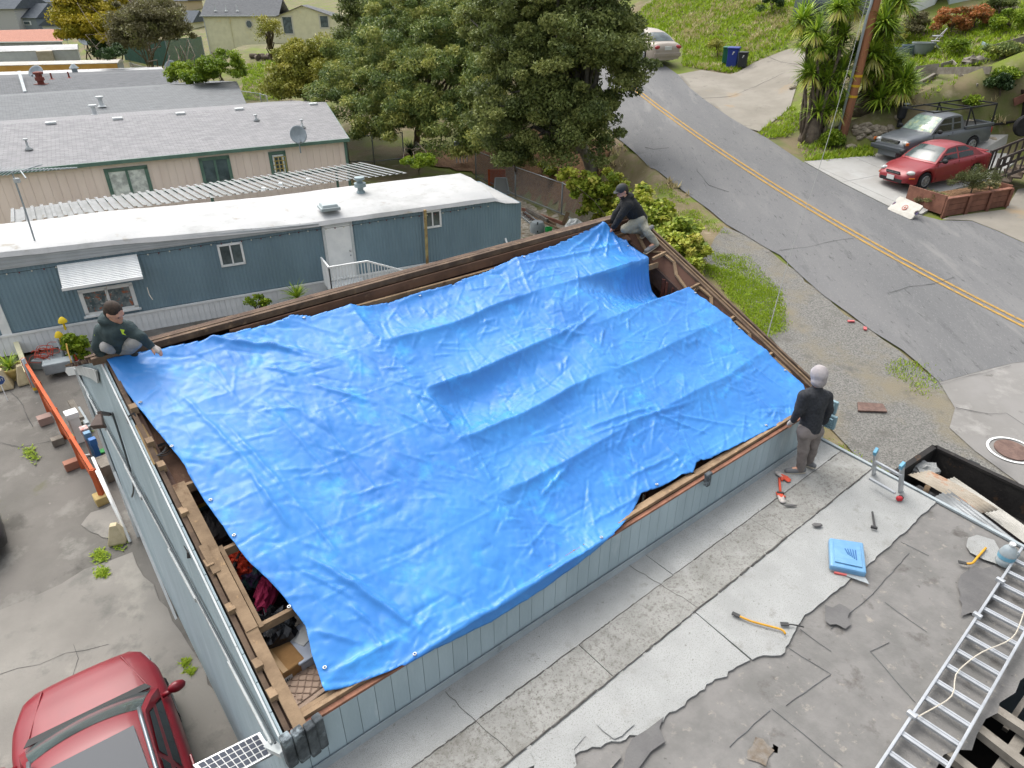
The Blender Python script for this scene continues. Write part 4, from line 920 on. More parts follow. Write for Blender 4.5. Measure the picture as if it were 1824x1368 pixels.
# trailer with the orange stripe
ot = root('striped_trailer', PX(100, 120, 0), 0, 'long trailer with orange side panel and pale curved roof', 'mobile home'); ROOTS[ot.name] = Matrix.Translation(ot.location)
zt_, zb_ = 3.0, 2.55; a0, a1 = PX(-60, 118, zt_), PX(208, 112, zt_); a0.z = a1.z = 0; od, on, oL = wallframe(a0, a1)
B_ = lambda x, o, z: a0+od*x+on*o+Vector((0, 0, z))
m_or = mat('orange_panel', (226, 176, 92), .7, (214, 160, 76), 1.5, jit=.03)
for k in range(4): MB().prism([B_(oL*k/4, 0, 1.7), B_(oL*(k+1)/4-.02, 0, 1.7), B_(oL*(k+1)/4-.02, 0, zt_-.05), B_(oL*k/4, 0, zt_-.05)], -on*.03).build('orange_panel', m_or, ot, world=True)
MB().prism([B_(0, -.03, 0), B_(oL, -.03, 0), B_(oL, -.03, zt_-.02), B_(0, -.03, zt_-.02)], -on*2.4).build('body', m_greywall, ot, world=True)
b = MB(); b.loft([[B_(x, .03-2.5*k/8, zt_+.18*math.sin(math.pi*k/8)) for k in range(9)]+[B_(x, -2.4, zt_-.05), B_(x, 0, zt_-.05)] for x in (-.1, oL*.5, oL+.1)]); b.build('roof', mat('pale_roof', (214, 210, 202), .9, (194, 190, 182), 1.2), ot, world=True)
# white trailer with window air cooler
wt = root('white_trailer', PX(80, 95, 0), 0, 'white sided trailer with beige evaporative cooler on its wall', 'mobile home'); ROOTS[wt.name] = Matrix.Translation(wt.location)
a0, a1 = PX(-60, 94, 3.1), PX(137, 88, 3.1); a0.z = a1.z = 0; od2, on2, oL2 = wallframe(a0, a1); B2 = lambda x, o, z: a0+od2*x+on2*o+Vector((0, 0, z))
wl_ = MB().prism([B2(0, 0, 0), B2(oL2, 0, 0), B2(oL2, 0, 3.1), B2(0, 0, 3.1)], -on2*3).build('wall', mat('white_siding', (226, 230, 232), .8, (214, 218, 222), 2), wt, world=True)
for k in range(9): MB().beam(B2(0, .01, 1.2+.2*k), B2(oL2-.02, .01, 1.2+.2*k), .02, .17).build('siding_board', MATS['white_siding'], wt, world=True)
b = MB(); b.loft([[B2(x, .08-3.2*k/8, 3.1+.35*math.sin(math.pi*min(1, k/5)/2)) for k in range(9)]+[B2(x, -3, 3.05), B2(x, 0, 3.05)] for x in (-.1, oL2+.1)]); b.build('roof', m_whiteroof, wt, world=True)
MB().box(B2(oL2-3.1, .45, 2.35), (1.5, .9, 1.5), Matrix.Rotation(math.atan2(od2.y, od2.x), 3, 'Z')).build('air_cooler', mat('cooler_beige', (206, 196, 176), .8, (188, 176, 156), 3), wt, world=True, bevel=.06)
# terracotta roof
rt4, rp4, dd4 = roofhouse('terracotta_roofed_trailer', 'trailer with terracotta red shingle roof at the left edge', (-60, 75), (112, 73), (-60, 58), (106, 54), 3.3, 3.7, m_sh4, m_greywall)
d1 = root('satellite_dish', PX(117, 64, 3.6), 0, 'round satellite dish at the end of the terracotta roof', 'satellite dish'); dish(d1, PX(117, 62, 4.0), .75, R(20), R(30), mast=1.2)
d2 = root('satellite_dish', PX(147, 72, 3.4), 0, 'second satellite dish under the yellow tree', 'satellite dish'); dish(d2, PX(147, 71, 3.6), .7, R(60), R(30), mast=1.2)
d3 = root('satellite_dish', PX(313, 125, 3.2), 0, 'pair of grey satellite dishes beside the green bushes', 'satellite dish'); dish(d3, PX(306, 121, 3.4), .5, R(10), R(30), mast=.8); dish(d3, PX(318, 127, 3.3), .45, R(-20), R(20), mast=.7)
d4 = root('satellite_dish', PX(66, 134, 3.3), 0, 'grey dish on the white flat roof beside the rust-red chimney', 'satellite dish'); dish(d4, PX(66, 131, 3.6), .5, R(5), R(40), mast=.5)
# ================================================================== VEGETATION
def PY(px, py, y):
    d = ray(px, py); t = y/d[1]; return Vector((d[0]*t, y, CAM_Z+d[2]*t))
def leafmat(name, cols, trans=.25, rough=.55):
    if name in MATS: return MATS[name]
    m = bpy.data.materials.new(name); MATS[name] = m; m.use_nodes = True; n = m.node_tree.nodes; l = m.node_tree.links; b = n['Principled BSDF']
    at = n.new('ShaderNodeAttribute'); at.attribute_name = 'rnd'; rp_ = n.new('ShaderNodeValToRGB'); cr_ = rp_.color_ramp
    for i, c in enumerate(cols):
        e = cr_.elements[i] if i < 2 else cr_.elements.new(1)
        e.position = i/(len(cols)-1); e.color = tuple(v*KALB for v in lin(c))+(1,)
    for i, c in enumerate(cols):
        cr_.elements[i].position = i/(len(cols)-1); cr_.elements[i].color = tuple(v*KALB for v in lin(c))+(1,)
    l.new(at.outputs['Fac'], rp_.inputs[0]); l.new(rp_.outputs[0], b.inputs['Base Color']); b.inputs['Roughness'].default_value = rough; b.inputs['Specular IOR Level'].default_value = .3
    tr = n.new('ShaderNodeBsdfTranslucent'); l.new(rp_.outputs[0], tr.inputs[0]); mx = n.new('ShaderNodeMixShader'); mx.inputs[0].default_value = trans
    l.new(b.outputs[0], mx.inputs[1]); l.new(tr.outputs[0], mx.inputs[2]); l.new(mx.outputs[0], n['Material Output'].inputs[0])
    return m
def npmesh(name, co, quads, rnd=None):
    me = bpy.data.meshes.new(name); me.vertices.add(len(co)); me.vertices.foreach_set('co', np.asarray(co, np.float32).ravel())
    n, k = quads.shape; me.loops.add(n*k); me.loops.foreach_set('vertex_index', quads.astype(np.int32).ravel())
    me.polygons.add(n); me.polygons.foreach_set('loop_start', np.arange(0, n*k, k, dtype=np.int32)); me.polygons.foreach_set('loop_total', np.full(n, k, np.int32))
    if rnd is not None:
        a = me.attributes.new('rnd', 'FLOAT', 'FACE'); a.data.foreach_set('value', np.asarray(rnd, np.float32))
    me.update(calc_edges=True); return me
def leaves(pos, size, r_, up=.35, asp=.5, outward=None, droop=0.):
    """one diamond leaf per position"""
    n = len(pos); d = r_.normal(0, 1, (n, 3)); 
    if outward is not None: d += outward*1.0
    d[:, 2] += -droop; d /= np.linalg.norm(d, axis=1)[:, None]
    nz = r_.normal(0, 1, (n, 3)); nz[:, 2] += up*3; s_ = np.cross(d, nz); s_ /= np.linalg.norm(s_, axis=1)[:, None]+1e-9
    L = size*r_.uniform(.7, 1.3, n)[:, None]; w = L*asp*.5; nn = np.cross(s_, d)
    co = np.stack([pos-d*L*.5, pos+s_*w+nn*L*.06, pos+d*L*.5, pos-s_*w+nn*L*.06], 1).reshape(-1, 3)
    return co, np.arange(n*4).reshape(n, 4)
def cloud(blobs, nclump, nleaf, csize, r_, shell=.55):
    """blobs: (centre, (rx,ry,rz)); returns leaf positions, outward dirs, clump centres"""
    vol = np.array([b[1][0]*b[1][1]*b[1][2] for b in blobs])**.67; pr = vol/vol.sum(); cs = []
    for _ in range(nclump):
        c, rad = blobs[r_.choice(len(blobs), p=pr)]; u = r_.normal(0, 1, 3); u /= np.linalg.norm(u); u[2] = u[2] if u[2] > -.5 else -u[2]*.4
        q = shell+(1-shell)*r_.random()**.6; cs.append(np.array(c)+u*np.array(rad)*q)
    cs = np.array(cs); k = r_.integers(0, nclump, nleaf); u = r_.normal(0, 1, (nleaf, 3)); u /= np.linalg.norm(u, axis=1)[:, None]
    rr = csize*(.6+.8*r_.random(nclump))[k]*(r_.random(nleaf)**.45)
    fl = np.array([1, 1, .62]); return cs[k]+u*rr[:, None]*fl, u, cs, k
def crown(parent, blobs, nclump, nleaf, csize, lsize, m, seed, asp=.5, up=.35, droop=0., shell=.55, name='crown'):
    r_ = np.random.default_rng(seed); pos, u, cs, k = cloud(blobs, nclump, nleaf, csize, r_, shell)
    co, q = leaves(pos, lsize, r_, up, asp, u*.6, droop)
    ct = r_.random(nclump)[k]; rnd = np.clip(ct*.55+r_.random(nleaf)*.45, 0, 1)
    loc = ROOTS[parent.name].translation; co = co-np.array(loc)
    return link(name, npmesh(name, co, q, rnd), m, parent), cs
m_bark = mat('bark', (120, 108, 94), .95, (92, 82, 72), 5, bump=.8, bscale=14, spots=[((150, 142, 128), 6, .6, .72)])
m_barkpale = mat('pale_bark', (150, 146, 136), .95, (118, 114, 104), 4, bump=.7, bscale=14, spots=[((92, 88, 78), 6, .6, .72)])
def branch(a, c, r0, r1, wig=.12, n=5, r_=random):
    a, c = Vector(a), Vector(c); pts = []; L = (c-a).length
    for i in range(n+1):
        f = i/n; p = a.lerp(c, f)+Vector((0, 0, .12*L*math.sin(math.pi*f)))
        if 0 < i < n: p += Vector((r_.uniform(-wig, wig), r_.uniform(-wig, wig), r_.uniform(-wig, wig)))*L*.3
        pts.append(p)
    return pts, [r0+(r1-r0)*i/n for i in range(n+1)]
def tree(name, label, base, blobs, ncl, nl, cs, ls, m, seed, tr=.16, bark=m_bark, group=None, cat='tree', fork=.45, nb=16, **k):
    base = Vector(base); rt = root(name, base, 0, label, cat, group)
    o, cl_ = crown(rt, blobs, ncl, nl, cs, ls, m, seed, **k)
    rr = random.Random(seed); C = Vector(np.mean([np.array(b[0]) for b in blobs], 0)); top = base.lerp(C, fork)
    mb = MB(); p, rs = branch(base-Vector((0, 0, .3)), top, tr, tr*.7, .1, 5, rr); mb.tube(p, rs, 9)
    sel = cl_[np.random.default_rng(seed).choice(len(cl_), min(nb, len(cl_)), replace=False)]
    for c in sel:
        p, rs = branch(top-Vector((0, 0, rr.uniform(0, .25)*(top-base).length)), Vector(c), tr*.5, .015, .16, 6, rr); mb.tube(p, rs, 6)
    mb.build('trunk', bark, rt, world=True, smooth=True); return rt
def blob(px, py, y, r, ry=None, dep=None):
    P = PY(px, py, y); sc = P.y/FOC*1.06/math.cos(R(18)); rx = r*sc; rz = (ry or r)*sc; return (tuple(P), (rx, (dep or 1)*rx, rz))
lm_oak = leafmat('oak_leaf', [(72, 88, 50), (101, 116, 63), (129, 143, 79), (156, 165, 94), (178, 182, 107)])
lm_laurel = leafmat('laurel_leaf', [(70, 92, 55), (103, 125, 68), (136, 154, 81), (178, 184, 96), (215, 211, 121)])
lm_willow = leafmat('pale_leaf', [(113, 123, 50), (153, 157, 63), (180, 178, 77), (197, 189, 92)])
lm_yellow = leafmat('yellow_leaf', [(120, 126, 40), (176, 166, 46), (206, 186, 56), (214, 196, 72)])
lm_brush = leafmat('grey_brush', [(92, 92, 61), (123, 118, 83), (138, 134, 92), (132, 140, 61)])
lm_bush = leafmat('bright_bush', [(73, 103, 29), (116, 145, 38), (154, 179, 49), (179, 197, 64)])
lm_vine = leafmat('vine_leaf', [(92, 120, 36), (136, 159, 51), (170, 185, 64), (198, 200, 82), (213, 200, 103)], .3)
lm_grass = leafmat('grass_blade', [(111, 141, 30), (143, 174, 34), (169, 195, 44), (191, 207, 69)], .3)
lm_straw = leafmat('straw_blade', [(174, 160, 111), (199, 183, 135), (223, 209, 160), (174, 174, 95)], .25)
lm_red = leafmat('autumn_leaf', [(106, 111, 55), (174, 120, 71), (216, 137, 83), (139, 135, 64)])
lm_dark = leafmat('dark_leaf', [(43, 67, 38), (64, 91, 48), (86, 110, 57)])

tree('oak_tree', 'big dark olive-green oak overhanging the street beside the chain-link fence', PT(1058, 305),
     [blob(1000, 70, 28, 118, 95), blob(930, 140, 28.5, 85), blob(1060, 120, 28, 88, 80), blob(905, 45, 30, 85), blob(965, 215, 27.5, 78, 60), blob(1042, 205, 27, 72, 60), blob(1092, 65, 28.5, 50), blob(1108, 150, 27.5, 30), blob(885, 205, 28, 48), blob(1072, 268, 26.5, 26, 32), blob(1000, -30, 29, 120, 60), blob(925, 285, 27.5, 34, 20), blob(1020, 262, 27, 40, 22), blob(1062, 292, 26.5, 20, 12), blob(950, 262, 27.5, 42, 22), blob(1000, 282, 27, 30, 16), blob(880, 255, 28, 36, 22)],
     560, 165000, .46, .135, lm_oak, 11, .28, m_barkpale, nb=34, shell=.35)
tree('laurel_tree', 'yellow-tipped green laurel between the pink mobile home and the oak', PT(740, 256),
     [blob(770, 130, 37, 78, 70), blob(700, 150, 38, 62), blob(815, 215, 35, 52, 48), blob(850, 110, 38, 60), blob(725, 215, 36.5, 52, 40), blob(790, 60, 40, 60), blob(660, 200, 37, 42, 38), blob(860, 250, 34, 36, 28), blob(800, 262, 34.5, 36, 18), blob(700, 90, 40, 60, 50), blob(860, 180, 35, 50), blob(760, 190, 35.5, 56, 40), blob(840, 60, 39, 56), blob(888, 130, 34, 50), blob(880, 228, 32, 38), blob(700, 40, 42, 50), blob(760, 20, 42, 50)],
     500, 135000, .52, .18, lm_laurel, 12, .2, nb=20, shell=.4, asp=.34)
tree('laurel_tree', 'smaller dense laurel behind the roof corner of the pink mobile home', PT(640, 232), [blob(630, 150, 42, 52, 46), blob(600, 190, 40, 40, 34), blob(670, 120, 43, 46), blob(655, 90, 44, 34), blob(650, 235, 38, 26, 18), blob(620, 110, 44, 40, 34), blob(590, 165, 42, 36, 30), blob(690, 180, 41, 40, 34)], 200, 52000, .55, .18, lm_laurel, 13, .14, nb=12, shell=.4, asp=.34)
tree('pale_tree', 'pale yellow-green feathery tree at the corner of the cream house', PT(545, 190), [blob(545, 140, 46, 52, 46), blob(510, 155, 45, 36, 30), blob(575, 105, 47, 42, 34), blob(525, 115, 46, 30), blob(590, 150, 45, 36, 36)], 200, 40000, .5, .17, lm_willow, 14, .12, nb=10, shell=.4)
tree('slim_tree', 'slim dark tree standing beside the cream house gable', PT(668, 80), [blob(640, 30, 56, 36, 36), blob(680, 5, 58, 40, 24), blob(620, 70, 54, 22, 18), blob(720, 25, 57, 26, 18)], 130, 30000, .6, .2, lm_oak, 15, .3, nb=10, shell=.35)
tree('background_tree', 'dark leafy tree filling the top edge behind the laurel', PT(800, 90), [blob(820, 20, 52, 70, 40), blob(760, 10, 54, 50, 30), blob(880, 10, 52, 50, 40)], 190, 46000, .65, .21, lm_oak, 16, .3, nb=10, shell=.35)
tree('yellow_tree', 'bright yellow autumn tree behind the trailers', PT(165, 88), [blob(145, 25, 78, 34, 34), blob(165, 55, 76, 34, 26), blob(130, 50, 77, 20, 20), blob(185, 20, 80, 26, 24), blob(225, -2, 84, 18, 12)], 180, 40000, .8, .3, lm_yellow, 17, .2, nb=10, shell=.4)
tree('dark_tree', 'dark green tree right behind the yellow one', PT(200, 95), [blob(195, 55, 82, 26, 30), blob(190, 85, 78, 16, 12)], 40, 9000, .7, .3, lm_dark, 18, .2, nb=5)
tree('brush_tree', 'grey-brown twiggy tree above the green slatted fence', PT(262, 98), [blob(255, 45, 66, 46, 36), blob(300, 50, 66, 32, 26), blob(228, 70, 65, 20, 24), blob(280, 20, 68, 36, 16)], 220, 44000, .65, .2, lm_brush, 19, .16, nb=14, shell=.35)
tree('green_shrub', 'low dark shrub at the foot of the brush slope', PT(205, 112), [blob(200, 95, 60, 18, 12)], 20, 4000, .4, .18, lm_dark, 20, .06, nb=4, cat='shrub')
tree('round_bush', 'large bright green bush in front of the cream house', PT(398, 145), [blob(398, 120, 47, 34, 26), blob(370, 132, 46, 20, 18)], 60, 12000, .34, .16, lm_bush, 21, .06, nb=5, cat='bush', group='bright bushes')
tree('round_bush', 'smaller bright green bush left of the metal post', PT(325, 148), [blob(325, 134, 48, 24, 18), blob(345, 138, 47, 16, 14)], 40, 8000, .34, .16, lm_bush, 22, .06, nb=5, cat='bush', group='bright bushes')
tree('bare_tree', 'small half-bare shrub against the cream house wall', PT(482, 100), [blob(480, 55, 58, 18, 22)], 26, 1500, .5, .16, lm_willow, 23, .1, nb=22, cat='shrub')
tree('low_shrub', 'yellow-green low shrub on the bank behind the white roof', PT(745, 290), [blob(745, 285, 31, 26, 10)], 26, 5000, .22, .11, lm_bush, 24, .04, nb=4, cat='shrub')
tree('fence_shrub', 'dark shrub hanging over the chain-link fence under the oak', PT(920, 300), [blob(918, 278, 29, 34, 22)], 36, 7000, .28, .11, lm_oak, 25, .05, nb=5, cat='shrub')
# strap-leaved clump
def straps(parent, base, n, L, w, m, seed, spread=.9, name='leaf_blade', up=.5, drop=.35, seg=4):
    r_ = np.random.default_rng(seed); co = []; q = []; rnd = []
    for i in range(n):
        az_ = r_.uniform(0, 2*math.pi); el_ = np.clip(r_.normal(up, spread*.5), -.5, 1.5); l_ = L*r_.uniform(.7, 1.1); d = np.array([math.cos(az_), math.sin(az_), 0]); s_ = np.array([-d[1], d[0], 0])
        p = np.array(base, float); o = len(co)
        for k in range(seg+1):
            f = k/seg; e = el_-drop*f*f*1.6; pos = p if k == 0 else pos+(d*math.cos(e)+np.array([0, 0, math.sin(e)]))*l_/seg
            ww = w*(.5+f*1.2 if f < .4 else (1-f)/.6)*.5+.001; co += [pos-s_*ww, pos+s_*ww]
        for k in range(seg): q.append([o+2*k, o+2*k+1, o+2*k+3, o+2*k+2])
        rnd += [r_.random()]*seg
    return npmesh(name, np.array(co), np.array(q), np.array(rnd))
lm_yucca = leafmat('yucca_leaf', [(100, 132, 42), (140, 174, 56), (178, 210, 71), (215, 235, 88)], .2, .45)
lm_yuccay = leafmat('yucca_dry', [(215, 200, 86), (235, 230, 106), (235, 235, 148), (235, 210, 148)], .2, .6)
ros = [straps(None, (0, 0, 0), 130, .80, .065, None, 50+k, 1.3, 'rosette', .45, .3, 3) for k in range(3)]
rosd = [straps(None, (0, 0, 0), 60, .7, .06, None, 60+k, .7, 'dry_skirt', -1.1, .2, 2) for k in range(2)]
for me in ros: me.materials.append(lm_yucca)
for me in rosd: me.materials.append(lm_yuccay)
def yucca(label, base, heads, y0, seed, dry=()):
    rt = root('yucca_tree', base, 0, label, 'yucca', 'yuccas by the utility pole'); rr = random.Random(seed); Mi_ = ROOTS[rt.name].inverted()
    mb = MB()
    heads = list(heads)+[(h[0]+rr.uniform(-14, 14), h[1]+rr.uniform(-14, 14))+tuple(h[2:]) for h in heads]
    for i, (hx, hy, *rest) in enumerate(heads):
        P = PY(hx, hy, y0+rr.uniform(-.9, .9)); sc = (rest[0] if rest else 1)*rr.uniform(.85, 1.15)
        o = share(ros[i % 3], 'rosette', Mi_ @ P, (rr.uniform(-.3, .3), rr.uniform(-.3, .3), rr.uniform(0, 6)), rt, (sc, sc, sc))
        if i in dry or rr.random() < .2: share(rosd[i % 2], 'dry_skirt', Mi_ @ (P+Vector((0, 0, -.05))), (0, 0, rr.uniform(0, 6)), rt, (sc, sc, sc*1.2))
        a = Vector(base)+Vector((rr.uniform(-.5, .5), rr.uniform(-.4, .4), -.2)); a.z = zt(a.x, a.y)-.1
        p, rs = branch(a, P, .07, .04, .1, 5, rr); (mb.tube(p, rs, 7) if i < len(heads)//2 else None)
    mb.lathe([(.55, -.2), (.45, .2), (.34, .5), (.2, .9)], 10, Vector(base)).build('trunk', m_bark, rt, world=True, smooth=True)
z4 = lambda x, y: (1364+x/3.965, y/3.965)
B0 = PT(1442, 250); yy = B0.y
yucca('tall multi-stemmed yucca left of the utility pole', B0, [z4(*p) for p in ((295, 110), (350, 225), (515, 140), (505, 20), (620, 40), (470, 330), (610, 410), (450, 450), (510, 600), (370, 620), (420, 780), (490, 760), (330, 520), (560, 240), (400, 330), (300, 330), (540, 500), (440, 560))], max(yy, PT(1503, 231).y+1.0), 1, (1, 4, 7, 12))
B1 = PT(1535, 200)
yucca('broad low yucca right of the utility pole', B1, [z4(*p)+(1.1,) for p in ((750, 650), (850, 600), (910, 500), (815, 490), (980, 560), (1000, 630), (700, 520), (880, 700), (830, 210), (840, 150), (820, 300), (760, 390), (880, 420), (960, 640), (800, 720), (980, 30), (870, 40), (740, 470), (920, 590))], B1.y-.6, 2)
# strap plant by the fence
rt = root('strap_leaf_plant', PT(733, 278), 0, 'strap-leaved dark green clump beside the chain-link fence', 'plant')
link('leaves', straps(None, (0, 0, 0), 80, 1.1, .07, None, 71, .5, 'leaves', 1.15, .5), lm_dark, rt)
# vines over the fence
vr = root('vine', PT(1180, 430), 0, 'yellow-green leafy vine smothering the fence beside the back corner of the garage', 'vine')
vb = []
for x, y, r, dy in ((1040, 332, 26, .0), (1085, 342, 32, 0), (1062, 372, 26, 0), (1130, 372, 36, 0), (1165, 395, 38, 0), (1205, 420, 38, 0), (1190, 450, 34, 0), (1228, 455, 30, 0), (1236, 425, 20, 0), (1225, 480, 22, 0), (1110, 400, 30, 0), (1010, 318, 16, 0), (985, 308, 9, 0), (968, 299, 7, 0), (1070, 395, 16, 0), (1232, 490, 14, 0)):
    P = PT(x, y+r*.8); yv = max(P.y, 19.3 if x > 1100 else 20); vb.append(blob(x, y, min(P.y, 25) if x > 1000 else P.y, r))
crown(vr, vb, 300, 26000, .22, .125, lm_vine, 31, asp=.95, up=.9, name='foliage', shell=.5)
mb = MB()
for k in range(14):
    a, c = vb[random.randrange(len(vb))][0], vb[random.randrange(len(vb))][0]
    if (Vector(a)-Vector(c)).length < 4: mb.tube([Vector(a)-Vector((0, 0, .4)), (Vector(a)+Vector(c))/2, Vector(c)], .012, 5)
mb.build('stem', m_bark, vr, world=True)
# ---------------- grass: one uncountable cover
def grass(name, polys, dens, hgt, m, seed, label, jit=.0, cap=30000):
    r_ = np.random.default_rng(seed); pts = []
    for poly, f in polys:
        W = [p[:2] for p in pp(*poly)]; xs = [p[0] for p in W]; ys = [p[1] for p in W]; A = (max(xs)-min(xs))*(max(ys)-min(ys)); n = int(min(cap, A*dens*f)); nzx = r_.uniform(0, 50)
        for _ in range(n):
            x, y = r_.uniform(min(xs), max(xs)), r_.uniform(min(ys), max(ys))
            if inpoly(x, y, W):
                c = math.sin(x*1.7+nzx)+math.sin(y*2.1+x*.6+nzx)+math.sin(x*.7-y*.9)
                if f >= 1 or c > .4+jit: pts.append((x, y, zt(x, y)+.03))
    pts = np.array(pts); n = len(pts); nb = 5
    base = np.repeat(pts, nb, 0)+np.concatenate([r_.normal(0, .07, (n*nb, 2)), np.zeros((n*nb, 1))], 1)
    a = r_.uniform(0, 2*np.pi, n*nb); h_ = hgt*r_.uniform(.5, 1.3, n*nb); lean = r_.uniform(.3, 1.0, n*nb)
    d = np.stack([np.cos(a), np.sin(a), np.zeros_like(a)], 1); s_ = np.stack([-np.sin(a), np.cos(a), np.zeros_like(a)], 1)*(.004+.16*hgt)
    tip = base+d*(h_*lean)[:, None]+np.array([0, 0, 1.])*h_[:, None]
    co = np.stack([base-s_, base+s_, tip], 1).reshape(-1, 3); q = np.arange(len(co)).reshape(-1, 3)
    rnd = np.clip(np.repeat(r_.random(n), nb)*.6+r_.random(n*nb)*.4, 0, 1)
    o = link(name, npmesh(name, co, q, rnd), m); o['kind'] = 'stuff'; o['label'] = label; o['category'] = 'grass'; return o
G1 = [(1120, 30), (1165, 0), (1300, -8), (1420, 0), (1420, 60), (1400, 88), (1345, 110), (1300, 132), (1250, 124), (1216, 118), (1216, 84), (1150, 74)]
grass('grass', [(G1, 2.), ([(1352, 236), (1410, 190), (1432, 218), (1400, 246), (1364, 247)], 2.), ([(1425, 288), (1470, 288), (1552, 281), (1548, 262), (1480, 274)], 2.5), ([(1560, 95), (1610, 55), (1824, -5), (1860, 60), (1824, 92), (1760, 112), (1700, 130), (1600, 128)], 1.6),
                                ([(430, 118), (530, 100), (500, 180), (432, 180)], 1.), ([(1580, 150), (1700, 130), (1780, 160), (1790, 230), (1600, 205)], .7), ([(1420, 262), (1450, 250), (1480, 262), (1440, 285)], 1.), ([(1100, 180), (1140, 130), (1160, 70), (1110, 40)], .9)],
      26, .16, lm_grass, 81, 'bright green grass and weeds on the banks and verges')
grass('verge_grass', [([(1245, 466), (1300, 485), (1390, 525), (1398, 585), (1366, 604), (1330, 565)], 4.), ([(1100, 262), (1200, 345), (1300, 420), (1390, 520), (1330, 520), (1180, 372), (1060, 320)], .98), ([(1120, 285), (1190, 335), (1250, 385), (1230, 395), (1130, 330)], .98), ([(1240, 440), (1330, 470), (1390, 520), (1300, 490)], 1.2), ([(1590, 640), (1650, 650), (1672, 690), (1650, 712), (1570, 680)], .9), ([(1470, 785), (1560, 835), (1590, 850), (1560, 850)], 2.)], 150, .05, lm_grass, 83, 'short patchy bright green grass along the verge and garage wall', cap=9000)
grass('dry_grass', [([(1200, 10), (1420, 0), (1424, 40), (1330, 75), (1290, 60), (1230, 90), (1215, 70)], .95), ([(1550, 210), (1600, 150), (1780, 150), (1790, 230)], .5), ([(1090, 245), (1150, 295), (1240, 360), (1200, 370), (1060, 300)], .6), (G1, .5)], 22, .22, lm_straw, 82, 'dry straw-coloured grass on the slope')
def weeds(pxs, seed):
    pass
# weeds in the lot (px on flat ground)
r_ = np.random.default_rng(5); pts = []
for x, y, rx, n in ((178, 990, 14, 120), (182, 1020, 12, 110), (212, 968, 16, 60), (330, 1180, 8, 50), (52, 805, 14, 60), (60, 815, 10, 40), (150, 770, 14, 40), (340, 1195, 10, 40)):
    for _ in range(n):
        P = PT(x+r_.normal(0, rx*.5), y+r_.normal(0, rx*.4), .035); pts.append(tuple(P))
pts = np.array(pts); base = np.repeat(pts, 4, 0); a = r_.uniform(0, 6.3, len(base)); h_ = r_.uniform(.02, .07, len(base))
d = np.stack([np.cos(a), np.sin(a), 0*a], 1); s_ = np.stack([-np.sin(a), np.cos(a), 0*a], 1)*.012
co = np.stack([base-s_, base+s_, base+d*h_[:, None]*1.2+np.array([0, 0, 1.])*h_[:, None]*.6], 1).reshape(-1, 3)
o = link('weeds', npmesh('weeds', co, np.arange(len(co)).reshape(-1, 3), r_.random(len(base))), lm_grass); tag(o, 'small weeds in the cracks of the paved lot', 'weeds', kind='stuff')
# hillside shrubs on the right
for i, (lab, x, y, r, ry, n, lm, bx, by) in enumerate((
        ('orange-red autumn shrub below the white shed on the hill', 1695, 40, 26, 20, 4500, lm_red, 1695, 62), ('second rust-tinted shrub right of the lawn chair', 1738, 30, 18, 14, 2500, lm_red, 1735, 50),
        ('olive shrub between the yucca and the lawn chair', 1625, 45, 22, 18, 4000, lm_brush, 1625, 65), ('round dark green bush on the brown slope', 1783, 150, 16, 12, 3500, lm_dark, 1783, 165), ('leafy weed clump above the round bush', 1792, 132, 16, 6, 1500, lm_bush, 1792, 140),
        ('dark shrub in the upper right corner', 1780, 10, 22, 16, 3500, lm_oak, 1780, 30), ('yellow-green shrub at the right lawn edge', 1798, 38, 22, 14, 3500, lm_bush, 1800, 52), ('leafy shrub under the sloping plank', 1790, 92, 24, 10, 3500, lm_laurel, 1790, 105),
        ('small green shrub at the foot of the yuccas', 1480, 250, 13, 11, 2500, lm_bush, 1480, 262), ('tuft of green in the middle of the brown slope', 1733, 182, 6, 6, 800, lm_bush, 1733, 190), ('dark shrub at the top left of the driveway', 1375, 5, 18, 16, 3000, lm_dark, 1375, 25), ('pale leafy shrub behind the right yucca', 1590, 60, 18, 14, 2500, lm_willow, 1590, 78), ('leafy green shrub below the stone chip', 1700, 80, 14, 8, 1800, lm_bush, 1720, 92), ('yellow weed beside the blue bins', 1278, 82, 12, 8, 900, lm_willow, 1278, 104))):
    P = PT(bx, by); tree('hillside_shrub', lab, P, [blob(x, y, P.y, r, ry)], 18, n, .26, .12, lm, 90+i, .04, nb=5, cat='shrub', group='shrubs on the hillside')
# ================================================================== VEHICLES
m_tyre = mat('tyre_rubber', (44, 44, 46), .85, (34, 34, 36), 8)
m_rim = mat('wheel_silver', (176, 178, 180), .4, metal=.5, spec=.5)
m_cglass = mat('car_glass', (46, 54, 56), .08, (30, 36, 38), 1.6, spec=.4)
m_cglass_lt = mat('car_windshield', (92, 106, 106), .12, (58, 68, 70), 1.5, spec=.5)
m_black = mat('black_plastic', (40, 42, 44), .6)
m_chrome = mat('chrome', (200, 202, 204), .2, metal=.8)
m_lamp = mat('lamp_lens', (214, 216, 212), .15, (176, 180, 178), 8, coat=.5)
m_tail = mat('tail_lens', (170, 40, 42), .2, coat=.5)
m_amber = mat('amber_lens', (222, 120, 50), .25)
m_plate = mat('licence_plate', (226, 228, 226), .5)
def paint(name, c, metal=.1): return mat(name, c, .42, metal=metal, coat=.2, spec=.5, c2=tuple(int(v*.93) for v in c), scale=1.2)
